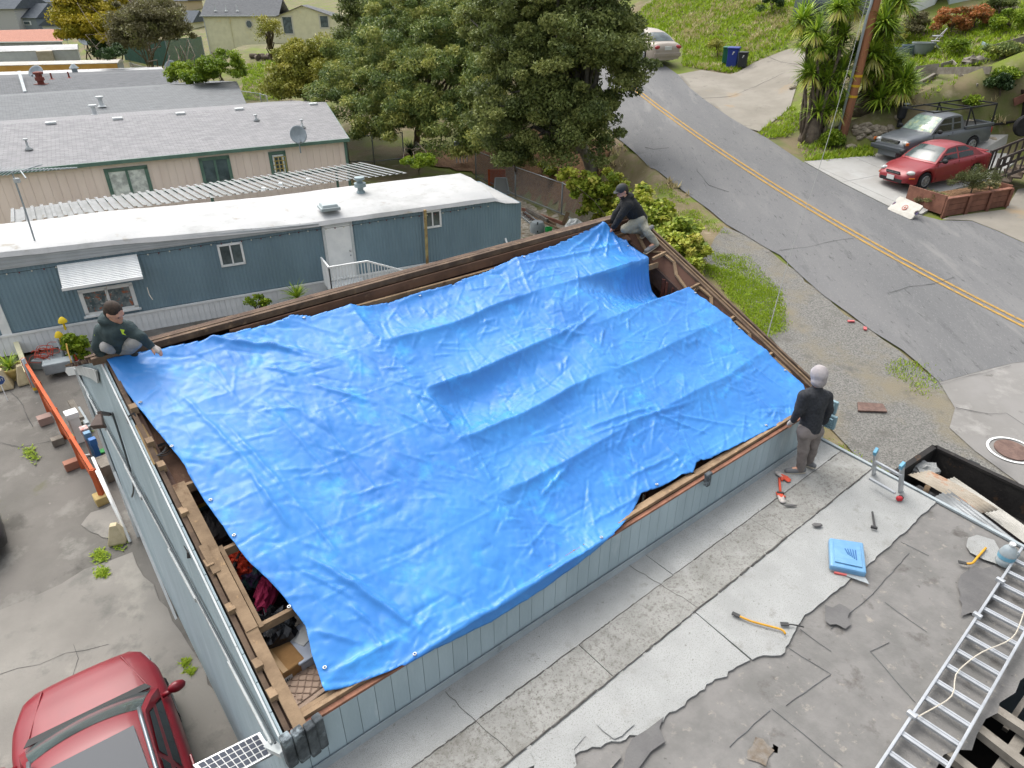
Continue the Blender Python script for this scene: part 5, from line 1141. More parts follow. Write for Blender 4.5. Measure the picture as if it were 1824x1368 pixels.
def wheel(parent, x, y, r, w, side):
    M = Matrix.Rotation(R(90), 3, 'X')
    rt_ = MB().lathe([(r*.62, -w*.42), (r*.9, -w*.5), (r*.985, -w*.38), (r, -w*.15), (r, w*.15), (r*.985, w*.38), (r*.9, w*.5), (r*.62, w*.42)], 28, (0, 0, 0), M, cap=False).build('wheel', m_tyre, parent, smooth='auto')
    rt_.location = (x, y, r)
    b = MB().lathe([(r*.64, -w*.3*1), (r*.62, side*0+w*.30)], 24, (0, 0, 0), M)
    for k in range(7):
        a = 2*math.pi*k/7; p = Vector((math.cos(a), 0, math.sin(a))); b.beam(p*r*.1+Vector((0, side*w*.40, 0)), p*r*.58+Vector((0, side*w*.40, 0)), .045, .03, up=(0, 1, 0))
    ring = [Vector((math.cos(2*math.pi*k/20)*r*.6, side*w*.42, math.sin(2*math.pi*k/20)*r*.6)) for k in range(21)]; b.tube(ring, .018, 5, cap=False)
    b.ball((0, side*w*.42, 0), (.05, .02, .05), 8, 5)
    b.build('rim', m_rim, rt_, smooth='auto')
def car(name, label, loc, rz, S_, body_m, glass=m_cglass, front_glass=m_cglass_lt, cat='car', scale=1., pitch=0.):
    rt = root(name, loc, rz, label, cat); rt.scale = (scale,)*3; rt.rotation_euler = (0, pitch, rz)
    L, Wd, wb = S_['L'], S_['W'], S_['wb']; hw = Wd/2; xf, xr = wb/2+S_.get('ox', 0), -wb/2+S_.get('ox', 0); wr_ = S_['wr']; ra = wr_+.065
    xs = [-L/2, -L/2+.04, -L/2+.14, -L/2+.3]
    for xc in (xr, xf): xs += [xc+ra*q for q in (-1.25, -1.0, -.96, -.84, -.62, -.35, 0, .35, .62, .84, .96, 1.0, 1.25)]
    xs += list(np.linspace(xr+ra*1.25, xf-ra*1.25, 7)[1:-1])+[L/2-.3, L/2-.16, L/2-.05, L/2]; xs = sorted(set(round(float(x), 4) for x in xs if -L/2 <= x <= L/2))
    tx, tz = zip(*S_['top']); wx, ww = zip(*S_['wid'])
    rings = []
    for x in xs:
        zt_ = float(np.interp(x, tx, tz)); w = hw*float(np.interp(x, wx, ww)); zb = S_.get('sill', .2)
        if x < -L/2+.2 or x > L/2-.2: zb = S_.get('nose', .28)
        for xc in (xr, xf):
            if abs(x-xc) < ra: zb = max(zb, wr_*.98+math.sqrt(max(0, ra*ra-(x-xc)**2)))
        zb = min(zb, zt_-.12); fl = .24
        h_ = zt_-zb
        half = [(w*.62, fl), (w*.62, max(fl, zb)), (w*.965, zb), (w*.995, zb+.06*min(1, h_/.3)), (w*1.0, zb+h_*.45), (w*.985, zb+h_*.72), (w*.95, zt_-.045), (w*.88, zt_-.006), (w*.6, zt_+.02), (w*.3, zt_+.034)]
        ring = [(0, fl)]+half+[(0, zt_+.038)]+[(-a, c) for a, c in half[::-1]]
        rings.append([Vector((x, a, c)) for a, c in ring])
    MB().loft(rings).build('body', body_m, rt, smooth='auto', angle=50)
    if S_.get('cabin'):
        c = S_['cabin']      # x windscreen base, roof front, roof rear, rear glass base; belt z front/rear; roof z; half widths
        x1, x2, x3, x4 = c['x']; zf, zr_, zR = c['z']; wb_, wr2 = c['w'][0]*hw, c['w'][1]*hw
        prof = [(x1, zf, wb_), (x1+(x2-x1)*.5, zf+(zR-zf)*.55, (wb_+wr2)/2+.01), (x2-(x2-x1)*.1 if 0 else x2, zR-.045, wr2+.005), (x2-.18, zR-.012, wr2), ((x2+x3)/2, zR+.012, wr2), (x3+.18, zR-.012, wr2), (x3, zR-.045, wr2+.005), (x3+(x4-x3)*.5, zr_+(zR-zr_)*.55, (wb_+wr2)/2+.01), (x4, zr_, wb_)]
        nv = 12; G = []
        for x, z, w in prof:
            row = []
            for k in range(nv+1):
                q = -1+2*k/nv; row.append(Vector((x+(.10 if x > 0 else -.06)*(1-q*q)*(1 if z < zR-.03 else .3)*(1 if x > 0 else 1), w*q, z+.035*(1-q*q)*(z-min(zf, zr_))/(zR-min(zf, zr_))-.03*abs(q)**6)))
            G.append(row)
        b = MB(); b.add([p for r_ in G for p in r_], [(i*(nv+1)+k, i*(nv+1)+k+1, (i+1)*(nv+1)+k+1, (i+1)*(nv+1)+k) for i in range(len(prof)-1) for k in range(nv)])
        for s_ in (0, nv):       # sides
            b.add([G[i][s_] for i in range(len(prof))], [tuple(range(len(prof))) if s_ else tuple(range(len(prof)))[::-1]])
        b.build('cabin', body_m, rt, smooth='auto', angle=40)
        def pane(i0, i1, name, m, tr=.06, br=.08, sd=.09, off=.006):
            rows = []; n2 = 6; 
            for a in range(n2+1):
                f = br+(1-br-tr)*a/n2; row = []
                # interpolate along the profile rows i0..i1
                t = i0+(i1-i0)*f; i = int(min(math.floor(t), max(i0, i1)-1)); fr = t-i
                A, B = G[i], G[i+1]
                for k in range(nv+1):
                    q = sd*nv/2+(nv-sd*nv)*k/nv; k0 = int(min(nv-1, math.floor(q))); u = q-k0
                    p = A[k0].lerp(A[k0+1], u).lerp(B[k0].lerp(B[k0+1], u), fr); row.append(p)
                rows.append(row)
            nrm = (rows[-1][nv//2]-rows[0][nv//2]).cross(rows[0][-1]-rows[0][0]).normalized(); nrm = nrm if nrm.z > 0 else -nrm
            MB().add([p+nrm*off for r_ in rows for p in r_], [(i*(nv+1)+k, i*(nv+1)+k+1, (i+1)*(nv+1)+k+1, (i+1)*(nv+1)+k) for i in range(n2) for k in range(nv)]).build(name, m, rt, smooth=True)
        pane(0, 2, 'windshield', front_glass); 
        if not c.get('noback'): pane(8, 6, 'rear_window', front_glass if c.get('ltback') else glass)
        def side_pt(x, f, s_):      # on the side plane: f 0 belt, 1 roof
            zb_ = np.interp(x, [x4, x1], [zr_, zf]); w = wb_+(wr2-wb_)*f; return Vector((x, s_*(w+.012), zb_+(zR-.03-zb_)*f))
        for s_ in (-1, 1):
            for poly in c['win']:
                pts = [side_pt(x, f, s_) for x, f in poly]
                MB().add(pts, [tuple(range(len(pts)))]).build('side_window', glass, rt)
            for x, zlo in c.get('seams', ()):
                MB().beam(Vector((x, s_*hw*1.0, zlo)), Vector((x, s_*hw*.955, np.interp(x, tx, tz)-.03)), .012, .012).build('door_seam', m_black, rt)
            for x in c.get('handles', ()):
                MB().box((x, s_*hw*.99, np.interp(x, tx, tz)-.14), (.17, .03, .035)).build('door_handle', body_m, rt, bevel=.008)
            mx = x1-.22
            mo = MB().ball((mx, s_*(hw+.10), zf+.09), (.07, .12, .085), 12, 8).beam((mx, s_*(hw-.1), zf+.03), (mx, s_*(hw+.05), zf+.06), .05, .05); mo.build('mirror', S_.get('mirm', m_black), rt, smooth=True)
    for x in (xf, xr):
        for s_ in (-1, 1): wheel(rt, x, s_*(hw-.11), wr_, .2, s_)
    for s_ in (-1, 1):
        if 'hl' in S_:
            x, y, z, rx, ry, rz_ = S_['hl']; MB().ball((x, s_*y, z), (rx, ry, rz_), 14, 8, Matrix.Rotation(-s_*S_.get('hla', .5), 3, 'Z')).build('headlight', m_lamp, rt, smooth=True)
        if 'tl' in S_:
            x, y, z, rx, ry, rz_ = S_['tl']; MB().ball((x, s_*y, z), (rx, ry, rz_), 12, 8, Matrix.Rotation(s_*.3, 3, 'Z')).build('tail_light', m_tail, rt, smooth=True)
    return rt
sed = dict(L=4.43, W=1.71, wb=2.67, wr=.31, ox=.03, sill=.2, top=[(-2.22, .72), (-2.15, .9), (-1.9, .97), (-1.2, .98), (.2, .93), (.75, .90), (1.3, .83), (1.8, .72), (2.05, .62), (2.22, .48)],
           wid=[(-2.22, .78), (-2.1, .9), (-1.8, .97), (-.8, 1), (.8, 1), (1.5, .97), (1.95, .88), (2.12, .76), (2.22, .6)],
           cabin=dict(x=(.98, .28, -.72, -1.62), z=(.90, .98, 1.42), w=(.90, .66), win=[[(.72, .1), (.30, .84), (-.12, .92), (-.17, .08)], [(-.26, .08), (-.21, .92), (-.60, .9), (-1.0, .45), (-1.02, .1)]], seams=((-.21, .28), (.88, .28), (-1.05, .55)), handles=(-.05, -.95)),
           hl=(1.96, .60, .63, .16, .13, .085), tl=(-2.12, .58, .82, .1, .14, .09))
FW, RW_ = PT(1639, 345), PT(1727, 327); fd = (FW-RW_); fd.z = 0; WBm = fd.length; fd.normalize(); lf = Vector((-fd.y, fd.x, 0))
scs = WBm/2.67; rzs = math.atan2(fd.y, fd.x); c_ = (FW+RW_)/2-lf*.74*scs; c_.z = zt(c_.x, c_.y)+.08
pt_s = -math.asin((FW.z-RW_.z)/WBm*.8)
m_red = paint('red_car_paint', (158, 44, 52))
rc = car('red_sedan', 'red four-door sedan parked nose to the street on the concrete pad', c_, rzs, sed, m_red, scale=scs, pitch=pt_s)
MB().box((2.2, 0, .33), (.05, 1.0, .14)).build('lower_grille', m_black, rc, bevel=.02)
MB().box((2.17, 0, .60), (.06, .62, .10)).build('grille', m_black, rc, bevel=.02)
MB().beam((2.215, -.3, .6), (2.215, .3, .6), .015, .02).beam((2.215, 0, .55), (2.215, 0, .66), .02, .015).build('grille_bar', m_chrome, rc)
MB().box((2.255, 0, .42), (.015, .32, .16)).build('licence_plate', m_plate, rc)
for s_ in (-1, 1): MB().box((2.0, s_*.73, .46), (.2, .05, .05), Matrix.Rotation(-s_*.5, 3, 'Z')).build('turn_signal', m_amber, rc, bevel=.01)
MB().box((-1.98, 0, 1.0), (.22, 1.2, .03)).build('spoiler', m_red, rc, bevel=.012)
m_grey = paint('grey_truck_paint', (104, 110, 116))
# ---------------- pickup
pu = dict(L=5.0, W=1.69, wb=3.10, wr=.35, ox=.08, sill=.38, nose=.42, top=[(-2.5, 1.02), (-2.45, 1.08), (-.75, 1.08), (.1, 1.06), (.9, 1.06), (1.5, 1.03), (2.1, .96), (2.35, .88), (2.5, .72)],
          wid=[(-2.5, .94), (-2.3, .98), (0, 1), (1.7, .98), (2.2, .92), (2.5, .84)],
          cabin=dict(x=(1.12, .42, -.62, -.78), z=(1.06, 1.07, 1.66), w=(.90, .74), win=[[(.92, .08), (.44, .86), (.0, .9), (-.02, .08)], [(-.14, .1), (-.12, .88), (-.5, .88), (-.56, .1)]], seams=((-.08, .45), (1.0, .5)), handles=(.1,)), hl=(2.32, .62, .80, .13, .16, .09), tl=(-2.47, .74, .86, .06, .08, .16))
FL = PT(1603, 304); pdv = fd.copy(); plf = lf.copy(); cp = FL-pdv*2.5*scs-plf*.84*scs; cp.z = zt(cp.x, cp.y)+.08
lm_dash = mat('sunshade', (176, 200, 180), .3, (120, 150, 140), 5, spots=[((206, 214, 150), 4, .55, .65), ((70, 110, 100), 7, .6, .7)], coat=.8)
tk = car('pickup_truck', 'grey extended-cab pickup with black ladder rack behind the red sedan', cp, rzs, pu, m_grey, front_glass=lm_dash, cat='pickup truck', scale=scs*1.0, pitch=pt_s)
MB().prism([(-2.38, -.72, 1.125), (-.82, -.72, 1.125), (-.82, .72, 1.125), (-2.38, .72, 1.125)], (0, 0, .004)).build('bed_floor', m_black, tk)
b = MB()
for s_ in (-1, 1): b.beam((-2.48, s_*.78, 1.12), (-.8, s_*.78, 1.12), .1, .12)
b.beam((-2.46, -.8, 1.12), (-2.46, .8, 1.12), .06, .12).build('bed_rail', m_grey, tk, bevel=.02)
b = MB()
for s_ in (-1, 1):
    b.beam((-2.4, s_*.74, 1.9), (1.3, s_*.74, 1.9), .05, .05)
    for x in (-2.4, -.85): b.beam((x, s_*.76, 1.1), (x, s_*.74, 1.9), .045, .045)
    b.beam((-1.5, s_*.75, 1.1), (-.85, s_*.74, 1.9), .035, .035)
for x in (-2.4, -.85, .1, 1.3): b.beam((x, -.74, 1.92), (x, .74, 1.92), .045, .045)
b.build('ladder_rack', m_black, tk)
MB().box((2.5, 0, .55), (.16, 1.66, .18)).build('front_bumper', mat('dark_bumper', (92, 98, 104), .45, metal=.5), tk, bevel=.04)
MB().box((2.44, 0, .80), (.1, .86, .16)).build('grille', m_black, tk, bevel=.02)
for k in range(3): MB().beam((2.5, -.42, .75+.05*k), (2.5, .42, .75+.05*k), .012, .014).build('grille_bar', m_chrome, tk)
for s_ in (-1, 1): MB().box((2.4, s_*.8, .8), (.14, .06, .12)).build('turn_signal', m_amber, tk, bevel=.02)
# ---------------- beige sedan
bs_ = dict(L=4.75, W=1.74, wb=2.64, wr=.31, ox=.05, sill=.22, top=[(-2.37, .78), (-2.28, .98), (-2.0, 1.02), (-1.3, 1.02), (.4, .95), (1.0, .92), (1.7, .84), (2.1, .72), (2.37, .5)], wid=[(-2.37, .84), (-2.25, .93), (-1.8, .98), (0, 1), (1.6, .98), (2.1, .88), (2.37, .66)],
           cabin=dict(x=(1.1, .35, -.95, -1.75), z=(.93, 1.02, 1.41), w=(.9, .68), ltback=True, win=[[(.85, .1), (.38, .84), (-.15, .92), (-.2, .08)], [(-.28, .08), (-.24, .92), (-.8, .9), (-1.2, .45), (-1.2, .1)]], seams=((-.24, .28), (.95, .28)), handles=(-.1, -1.0)), hl=(2.1, .6, .66, .16, .14, .08), tl=(-2.30, .62, .86, .09, .2, .10))
rb = PT(1184, 121); fb = Vector((-.36, .93, 0)).normalized(); cb = rb+fb*2.4; cb.z = zt(cb.x, cb.y)+.06
sb = 1.05
bc = car('beige_sedan', 'pale beige sedan seen from behind, parked on the far side of the street', cb, math.atan2(fb.y, fb.x), bs_, paint('beige_car_paint', (182, 170, 156)), scale=sb, pitch=-R(6))
MB().box((-2.36, 0, .82), (.04, .42, .18)).build('licence_plate', m_plate, bc)
MB().box((-2.36, 0, .5), (.1, 1.62, .24)).build('rear_bumper', paint('beige_car_paint', (182, 170, 156)), bc, bevel=.05)
# ---------------- dark red SUV in the lot
suv = dict(L=4.75, W=1.90, wb=2.75, wr=.37, ox=.02, sill=.3, nose=.35, top=[(-2.37, .9), (-2.3, 1.05), (0, 1.06), (.75, 1.06), (1.2, 1.07), (1.7, 1.02), (2.1, .93), (2.28, .80), (2.37, .62)], wid=[(-2.37, .9), (-2.1, .97), (0, 1), (1.2, .99), (1.7, .95), (2.05, .85), (2.22, .72), (2.37, .5)],
           cabin=dict(x=(1.22, .52, -1.75, -2.2), z=(1.07, 1.05, 1.70), w=(.88, .68), win=[[(.98, .1), (.52, .84), (-.1, .92), (-.14, .1)], [(-.24, .1), (-.2, .92), (-1.1, .92), (-1.15, .1)], [(-1.25, .1), (-1.2, .9), (-1.75, .85), (-2.0, .12)]], seams=((-.19, .35), (1.05, .4)), handles=(0., -1.0)), hl=(2.02, .70, .80, .18, .10, .06), hla=.8, tl=(-2.3, .74, 1.0, .06, .14, .18))
m_suv = paint('dark_red_suv_paint', (146, 20, 38), .0); suv['mirm'] = m_suv
gz = zt(-5.2, 4.6)
Fl, Fr = PX(34, 1272, gz+.95), PX(245, 1174, gz+.95); fr_ = (Fr-Fl); fr_.z = 0; wid_ = fr_.length; fr_.normalize(); fs_ = Vector((-fr_.y, fr_.x, 0))
mid = (Fl+Fr)/2; print('SUV front width', wid_, gz)
cs_ = mid+fs_*.28-fs_*2.37*1.06+fr_*.10; cs_.z = zt(cs_.x, cs_.y)+.03
sv = car('red_suv', 'dark red SUV with black sunroof parked beside the garage wall', cs_, math.atan2(fs_.y, fs_.x), suv, m_suv, cat='suv', scale=1.06, pitch=-R(5))
MB().prism([(.32, -.50, 1.735), (.32, .50, 1.735), (-.42, .54, 1.742), (-.42, -.54, 1.742)], (0, 0, .006)).build('sunroof', mat('sunroof_glass', (58, 66, 76), .35, spec=.25), sv, bevel=.01)
for s_ in (-1, 1): MB().tube([(.55, s_*.60, 1.70), (.35, s_*.60, 1.76), (-1.5, s_*.61, 1.76), (-1.75, s_*.61, 1.70)], .025, 8).build('roof_rail', mat('rail_silver', (150, 158, 164), .35, metal=.6), sv, smooth=True)
for k in range(4): MB().beam((-.5, -.36+.24*k, 1.742), (-1.7, -.36+.24*k, 1.735), .05, .025).build('roof_rib', m_suv, sv, bevel=.01)
b = MB()
for y0, y1 in ((-.1, -.62), (.5, -.02)): b.beam((1.24, y0, 1.10), (1.02, y1, 1.20), .025, .012)
b.build('wiper', m_black, sv)
MB().prism([(1.33, -.70, 1.10), (1.33, .70, 1.10), (1.22, .76, 1.112), (1.22, -.76, 1.112)], (0, 0, .01)).build('cowl', m_black, sv)
for s_ in (-1, 1): MB().beam((1.3, s_*.72, 1.075), (2.1, s_*.5, .96), .02, .03).build('hood_crease', m_suv, sv, bevel=.008)
# ---------------- dark car at the left edge
dk = car('dark_sedan', 'black car just entering the picture at the left edge', (0, 0, 0), 0, sed, paint('black_car_paint', (36, 38, 42)))
Pd = PX(6, 915, .25); dk.location = (Pd.x-1.02, Pd.y+.45, zt(Pd.x, Pd.y)+.02); dk.rotation_euler = (0, 0, R(40)); dk.location = Vector(dk.location)+Vector((-math.cos(R(40))*1.9, -math.sin(R(40))*1.9, 0))

# ---------------- dump trailer with debris
m_steel = mat('rusty_black_steel', (56, 54, 52), .8, (40, 38, 38), 3, metal=.2, bump=.3, spots=[((104, 78, 54), 3.2, .6, .72), ((74, 70, 66), 6, .58, .7)])
zr0 = 2.0; Q0, Q1 = PX(1665, 796, zr0), PX(1605, 858, zr0); e1 = (PX(1840, 878, zr0)-Q0); e1.z = 0; e1.normalize(); e0 = Q1-Q0; wdt = max(1.5, e0.length); e0 = Vector((e1.y, -e1.x, 0)); e0 = e0 if e0.dot(Q1-Q0) > 0 else -e0
dt_ = root('dump_trailer', (Q0.x, Q0.y, zt(Q0.x, Q0.y)), 0, 'black steel dump trailer full of roofing debris beside the flat roof', 'trailer')
gzt = zt(Q0.x+1, Q0.y-1); K_ = lambda a, c, z: Vector((Q0.x, Q0.y, 0))+e1*a+e0*c+Vector((0, 0, z)); wdt = 1.9; Lq = 4.2
zfl = gzt+.75
MB().prism([K_(0, 0, zfl-.06), K_(Lq, 0, zfl-.06), K_(Lq, wdt, zfl-.06), K_(0, wdt, zfl-.06)], (0, 0, .06)).build('floor', m_steel, dt_, world=True)
for (a0, c0), (a1, c1) in (((0, 0), (Lq, 0)), ((0, wdt), (Lq, wdt)), ((0, 0), (0, wdt)), ((Lq, 0), (Lq, wdt))):
    MB().beam(K_(a0, c0, (zfl+zr0)/2), K_(a1, c1, (zfl+zr0)/2), .05, zr0-zfl).build('side', m_steel, dt_, world=True)
    MB().beam(K_(a0, c0, zr0), K_(a1, c1, zr0), .09, .05).build('rim', m_steel, dt_, world=True)
for a in (.6, 1.6, 2.6, 3.6): MB().box(K_(a, -.06, zr0), (.16, .05, .04), Matrix.Rotation(math.atan2(e1.y, e1.x), 3, 'Z')).build('hook', m_black, dt_, world=True)
for a in (1.6, 2.5):
    for c in (-.05, wdt+.05):
        o = MB().lathe([(.2, -.1), (.33, -.1), (.35, 0), (.33, .1), (.2, .1)], 20, K_(a, c, gzt+.36), Matrix.Rotation(math.atan2(e1.y, e1.x), 3, 'Z') @ Matrix.Rotation(R(90), 3, 'X')).build('wheel', m_tyre, dt_, world=True, smooth='auto')
def corrugated(name, label, P, ux, uy, nx, L, m, sag=.03, group=None):
    rt = root(name, P, 0, label, 'metal sheet', group); b = MB(); rows = []
    for j in range(7):
        f = j/6; row = []
        for i in range(nx*4+1):
            w = i/(nx*4)*.08*nx; row.append(ux*w+uy*(L*f)+Vector((0, 0, .014*math.sin(i*math.pi/2)+sag*math.sin(math.pi*f))))
        rows.append(row)
    n = nx*4+1; b.add([p for r_ in rows for p in r_], [(j*n+i, j*n+i+1, (j+1)*n+i+1, (j+1)*n+i) for j in range(6) for i in range(n-1)])
    o = b.build('sheet', m, rt, smooth=True); md = o.modifiers.new('s', 'SOLIDIFY'); md.thickness = .006
m_galv = mat('galvanised_sheet', (150, 154, 156), .5, (122, 126, 128), 2.5, metal=.4, spots=[((104, 98, 90), 2, .6, .74)])
m_galvr = mat('rusty_sheet', (160, 150, 134), .75, (180, 172, 158), 2.2, metal=.1, spots=[((168, 110, 66), 2.4, .54, .68)])
d_1 = (e1*.93+e0*.36).normalized()
corrugated('metal_sheet', 'long grey corrugated sheet lying in the dump trailer', PX(1690, 872, 1.98), -(Vector((d_1.y, -d_1.x, 0))) if 0 else Vector((-d_1.y, d_1.x, 0))*-1 if 0 else e0*.9-e1*.1, d_1, 8, 2.4, m_galv, group='sheets in the dump trailer')
corrugated('metal_sheet', 'rust-streaked pale corrugated sheet on top of the debris', PX(1655, 838, 1.95), e0*.8-e1*.3, (e1*.95+e0*.1).normalized(), 6, 1.1, m_galvr, group='sheets in the dump trailer')
corrugated('metal_sheet', 'pale bent sheet under the rust-streaked one', PX(1700, 850, 1.72), e0*.8-e1*.2, (e1*.9+e0*.3).normalized(), 5, 2.3, mat('pale_sheet', (190, 188, 180), .6, (168, 166, 158), 3), group='sheets in the dump trailer')
def crumple(name, label, c, rx, ry, rz_, m, seed, cat, n=14):
    rr = np.random.default_rng(seed); b = MB().ball((0, 0, 0), (rx, ry, rz_), n, n//2+2); b.v = [tuple(np.array(p)*(1+rr.normal(0, .12))) for p in b.v]; rt = root(name, c, 0, label, cat); b.build(name+'_skin', m, rt); return rt
crumple('felt_scrap', 'crumpled pale roofing felt scrap at the corner of the dump trailer', PX(1645, 835, 1.8), .26, .2, .10, m_roll, 3, 'debris')
for i, (p, q, w) in enumerate((((1630, 868), (1690, 905), .2), ((1650, 880), (1740, 925), .14), ((1660, 850), (1640, 895), .08), ((1680, 900), (1800, 965), .2))):
    rt = root('debris_board', PX(*p, 1.6), 0, ('wide dark board lying lowest in the dump trailer', 'dark strip beside the lowest board in the dump trailer', 'short pale batten across the debris', 'long dark board under the grey sheet')[i], 'board', 'boards in the dump trailer')
    MB().beam(PX(*p, 1.62+.02*i), PX(*q, 1.62+.02*i), w, .03).build('board', (m_feltdk, m_feltdk, m_woodlt, m_feltdk)[i], rt, world=True)
# ================================================================== PEOPLE
m_skin = mat('skin', (206, 158, 134), .55, (190, 138, 116), 14, k=.9)
m_hair = mat('dark_hair', (62, 50, 42), .8, (46, 38, 32), 30, k=.9)
def ZC(P): return (Vector(P)-cam.location).dot(Vector(_F))
def PZ(px, py, zc): return cam.location+Vector(ray(px, py))/FOC*zc
def remesh(mb, name, m, parent, vox=.013, it=5, wr=0., sub=0):
    o = mb.build(name, m, parent, world=True)
    md = o.modifiers.new('r', 'REMESH'); md.mode = 'VOXEL'; md.voxel_size = vox; md.use_smooth_shade = True
    md = o.modifiers.new('s', 'SMOOTH'); md.factor = .5; md.iterations = it
    if wr:
        tx = bpy.data.textures.get('cloth_folds') or bpy.data.textures.new('cloth_folds', 'CLOUDS'); tx.noise_scale = .11; tx.noise_depth = 2
        md = o.modifiers.new('d', 'DISPLACE'); md.texture = tx; md.strength = wr; md.mid_level = .5; md.texture_coords = 'LOCAL'
    return o
def chain(mb, pts, rs, n=10):
    for (a, ra), (c, rc) in zip(list(zip(pts, rs))[:-1], list(zip(pts, rs))[1:]):
        a, c = Vector(a), Vector(c); mb.tube([a.lerp(c, f) for f in (0, .25, .5, .75, 1)], [ra+(rc-ra)*f for f in (0, .25, .5, .75, 1)], n)
    for p, r_ in zip(pts, rs): mb.ball(p, r_, n, 7)
def hand(mb, wrist, tip, up, r=.011, curl=.4):
    """palm with four fingers and a thumb"""
    w, t = Vector(wrist), Vector(tip); d = (t-w).normalized(); up = Vector(up).normalized(); s_ = d.cross(up).normalized(); up = s_.cross(d)
    L = .18; pe = w+d*.085
    for k in (-1.5, -.5, .5, 1.5): chain(mb, [w+d*.015, pe+s_*.021*k], [.026, .019], 7)
    for k, l_ in zip((-1.5, -.5, .5, 1.5), (.062, .078, .082, .07)):
        a = pe+s_*.021*k; c1 = a+(d*math.cos(curl*.5)-up*math.sin(curl*.5))*l_*.5+s_*.004*k; c2 = c1+(d*math.cos(curl*1.6)-up*math.sin(curl*1.6))*l_*.5
        chain(mb, [a, c1, c2], [.0115, .0105, .009], 7)
    a = w+d*.03+s_*.03; c1 = a+d*.03+s_*.035-up*.01; c2 = c1+d*.032+s_*.006-up*.012; chain(mb, [a, c1, c2], [.015, .012, .010], 7)
def person(label, J, loc, cols, face, hood=None, hair=None, cap=None, gloves=None, sc=1.):
    """J: joints in world space"""
    rt = root('person', loc, 0, label, 'person'); f = Vector(face).normalized(); up = (J['head']-J['neck']).normalized(); f = (f-up*f.dot(up)).normalized(); s_ = up.cross(f)
    k = sc; B = MB(); hd = J['head']
    Mh = Matrix((f, s_, up)).transposed()
    B.ball(hd+up*.025*k, (.098*k, .077*k, .105*k), 16, 12, Mh); B.ball(hd+f*.022*k-up*.045*k, (.07*k, .058*k, .075*k), 14, 10, Mh)
    B.ball(hd+f*.102*k-up*.015*k, (.020*k, .013*k, .026*k), 8, 6, Mh); B.ball(hd+f*.082*k-up*.085*k, (.022*k, .03*k, .02*k), 8, 6, Mh); B.ball(hd+f*.088*k+up*.025*k, (.016*k, .055*k, .014*k), 8, 6, Mh)
    B.ball(hd+f*.09*k-up*.052*k, (.014*k, .026*k, .009*k), 8, 5, Mh)
    for q in (-1, 1): B.ball(hd+s_*.078*k*q-f*.005*k, (.022*k, .012*k, .032*k), 8, 6, Mh)
    chain(B, [hd-up*.05*k, J['neck'], J['chest']], [.056*k, .056*k, .10*k])
    chain(B, [J['chest'], J['waist'], J['pelvis']], [.12*k, .115*k, .115*k])
    for a in ('L', 'R'):
        chain(B, [J['chest'], J['sh'+a], J['el'+a], J['wr'+a]], [.08*k, .055*k, .043*k, .030*k]); hand(B, J['wr'+a], J['ha'+a], J.get('hup'+a, (0, 0, 1)))
        chain(B, [J['pelvis'], J['hip'+a], J['kn'+a], J['an'+a]], [.09*k, .08*k, .058*k, .042*k])
        chain(B, [J['an'+a], J['toe'+a]], [.035*k, .03*k])
    remesh(B, 'body', m_skin, rt, .011, 3)
    E = MB()
    for q in (-1, 1): E.ball(hd+f*.088*k+s_*.032*k*q+up*.005*k, (.008*k, .012*k, .007*k), 8, 5, Mh)
    E.build('eyes', mat('eye_dark', (40, 34, 30), .3), rt, world=True, smooth=True)
    T = MB(); chain(T, [J['neck']-up*.03*k, J['chest'], J['waist'], J['pelvis']+(J['waist']-J['pelvis'])*.15], [.085*k, .158*k, .150*k, .150*k], 14)
    sv_ = (J['shR']-J['shL']); 
    chain(T, [J['shL'], J['shR']], [.085*k, .085*k], 12)
    for q in (.28, .72): chain(T, [J['shL'].lerp(J['shR'], q), J['waist']+sv_*(q-.5)*.55], [.12*k, .12*k], 12)
    for a in ('L', 'R'): chain(T, [J['sh'+a], J['el'+a], J['wr'+a]], [.088*k, .068*k, .050*k], 12)
    if hood == 'down': T.ball(J['neck']-f*.07*k+up*.0*k, (.09*k, .12*k, .075*k), 14, 10, Mh); T.ball(J['neck']+up*.02*k-f*.03*k, (.10*k, .105*k, .05*k), 14, 10, Mh)
    remesh(T, 'jacket', cols[0], rt, .015, 6, .03)
    Lg = MB(); chain(Lg, [J['hipL'], J['hipR']], [.125*k, .125*k], 12); Lg.ball(J['pelvis'], .145*k, 14, 10)
    for a in ('L', 'R'): chain(Lg, [J['hip'+a], J['kn'+a], J['an'+a]], [.106*k, .076*k, .066*k], 12); chain(Lg, [J['an'+a], J['an'+a]+(J['an'+a]-J['kn'+a]).normalized()*.03], [.064*k, .062*k])
    remesh(Lg, 'trousers', cols[1], rt, .015, 5, .035)
    for a in ('L', 'R'):
        Sh = MB(); an, to = J['an'+a], J['toe'+a]; d = (to-an).normalized(); heel = an-d*.05*k-Vector((0, 0, .05*k)); tp = to+d*.02*k
        chain(Sh, [an-Vector((0, 0, .02*k)), heel], [.052*k, .045*k]); chain(Sh, [heel, heel.lerp(tp, .55), tp], [.046*k, .05*k, .04*k])
        remesh(Sh, 'shoe', cols[2], rt, .011, 4)
        So = MB(); n2 = (tp-heel).normalized(); So.beam(heel-n2*.03-Vector((0, 0, .04*k)), tp+n2*.03-Vector((0, 0, .033*k)), .085*k, .022*k); o = So.build('sole', mat('sole_pale', (206, 196, 178), .8), rt, world=True, bevel=.01)
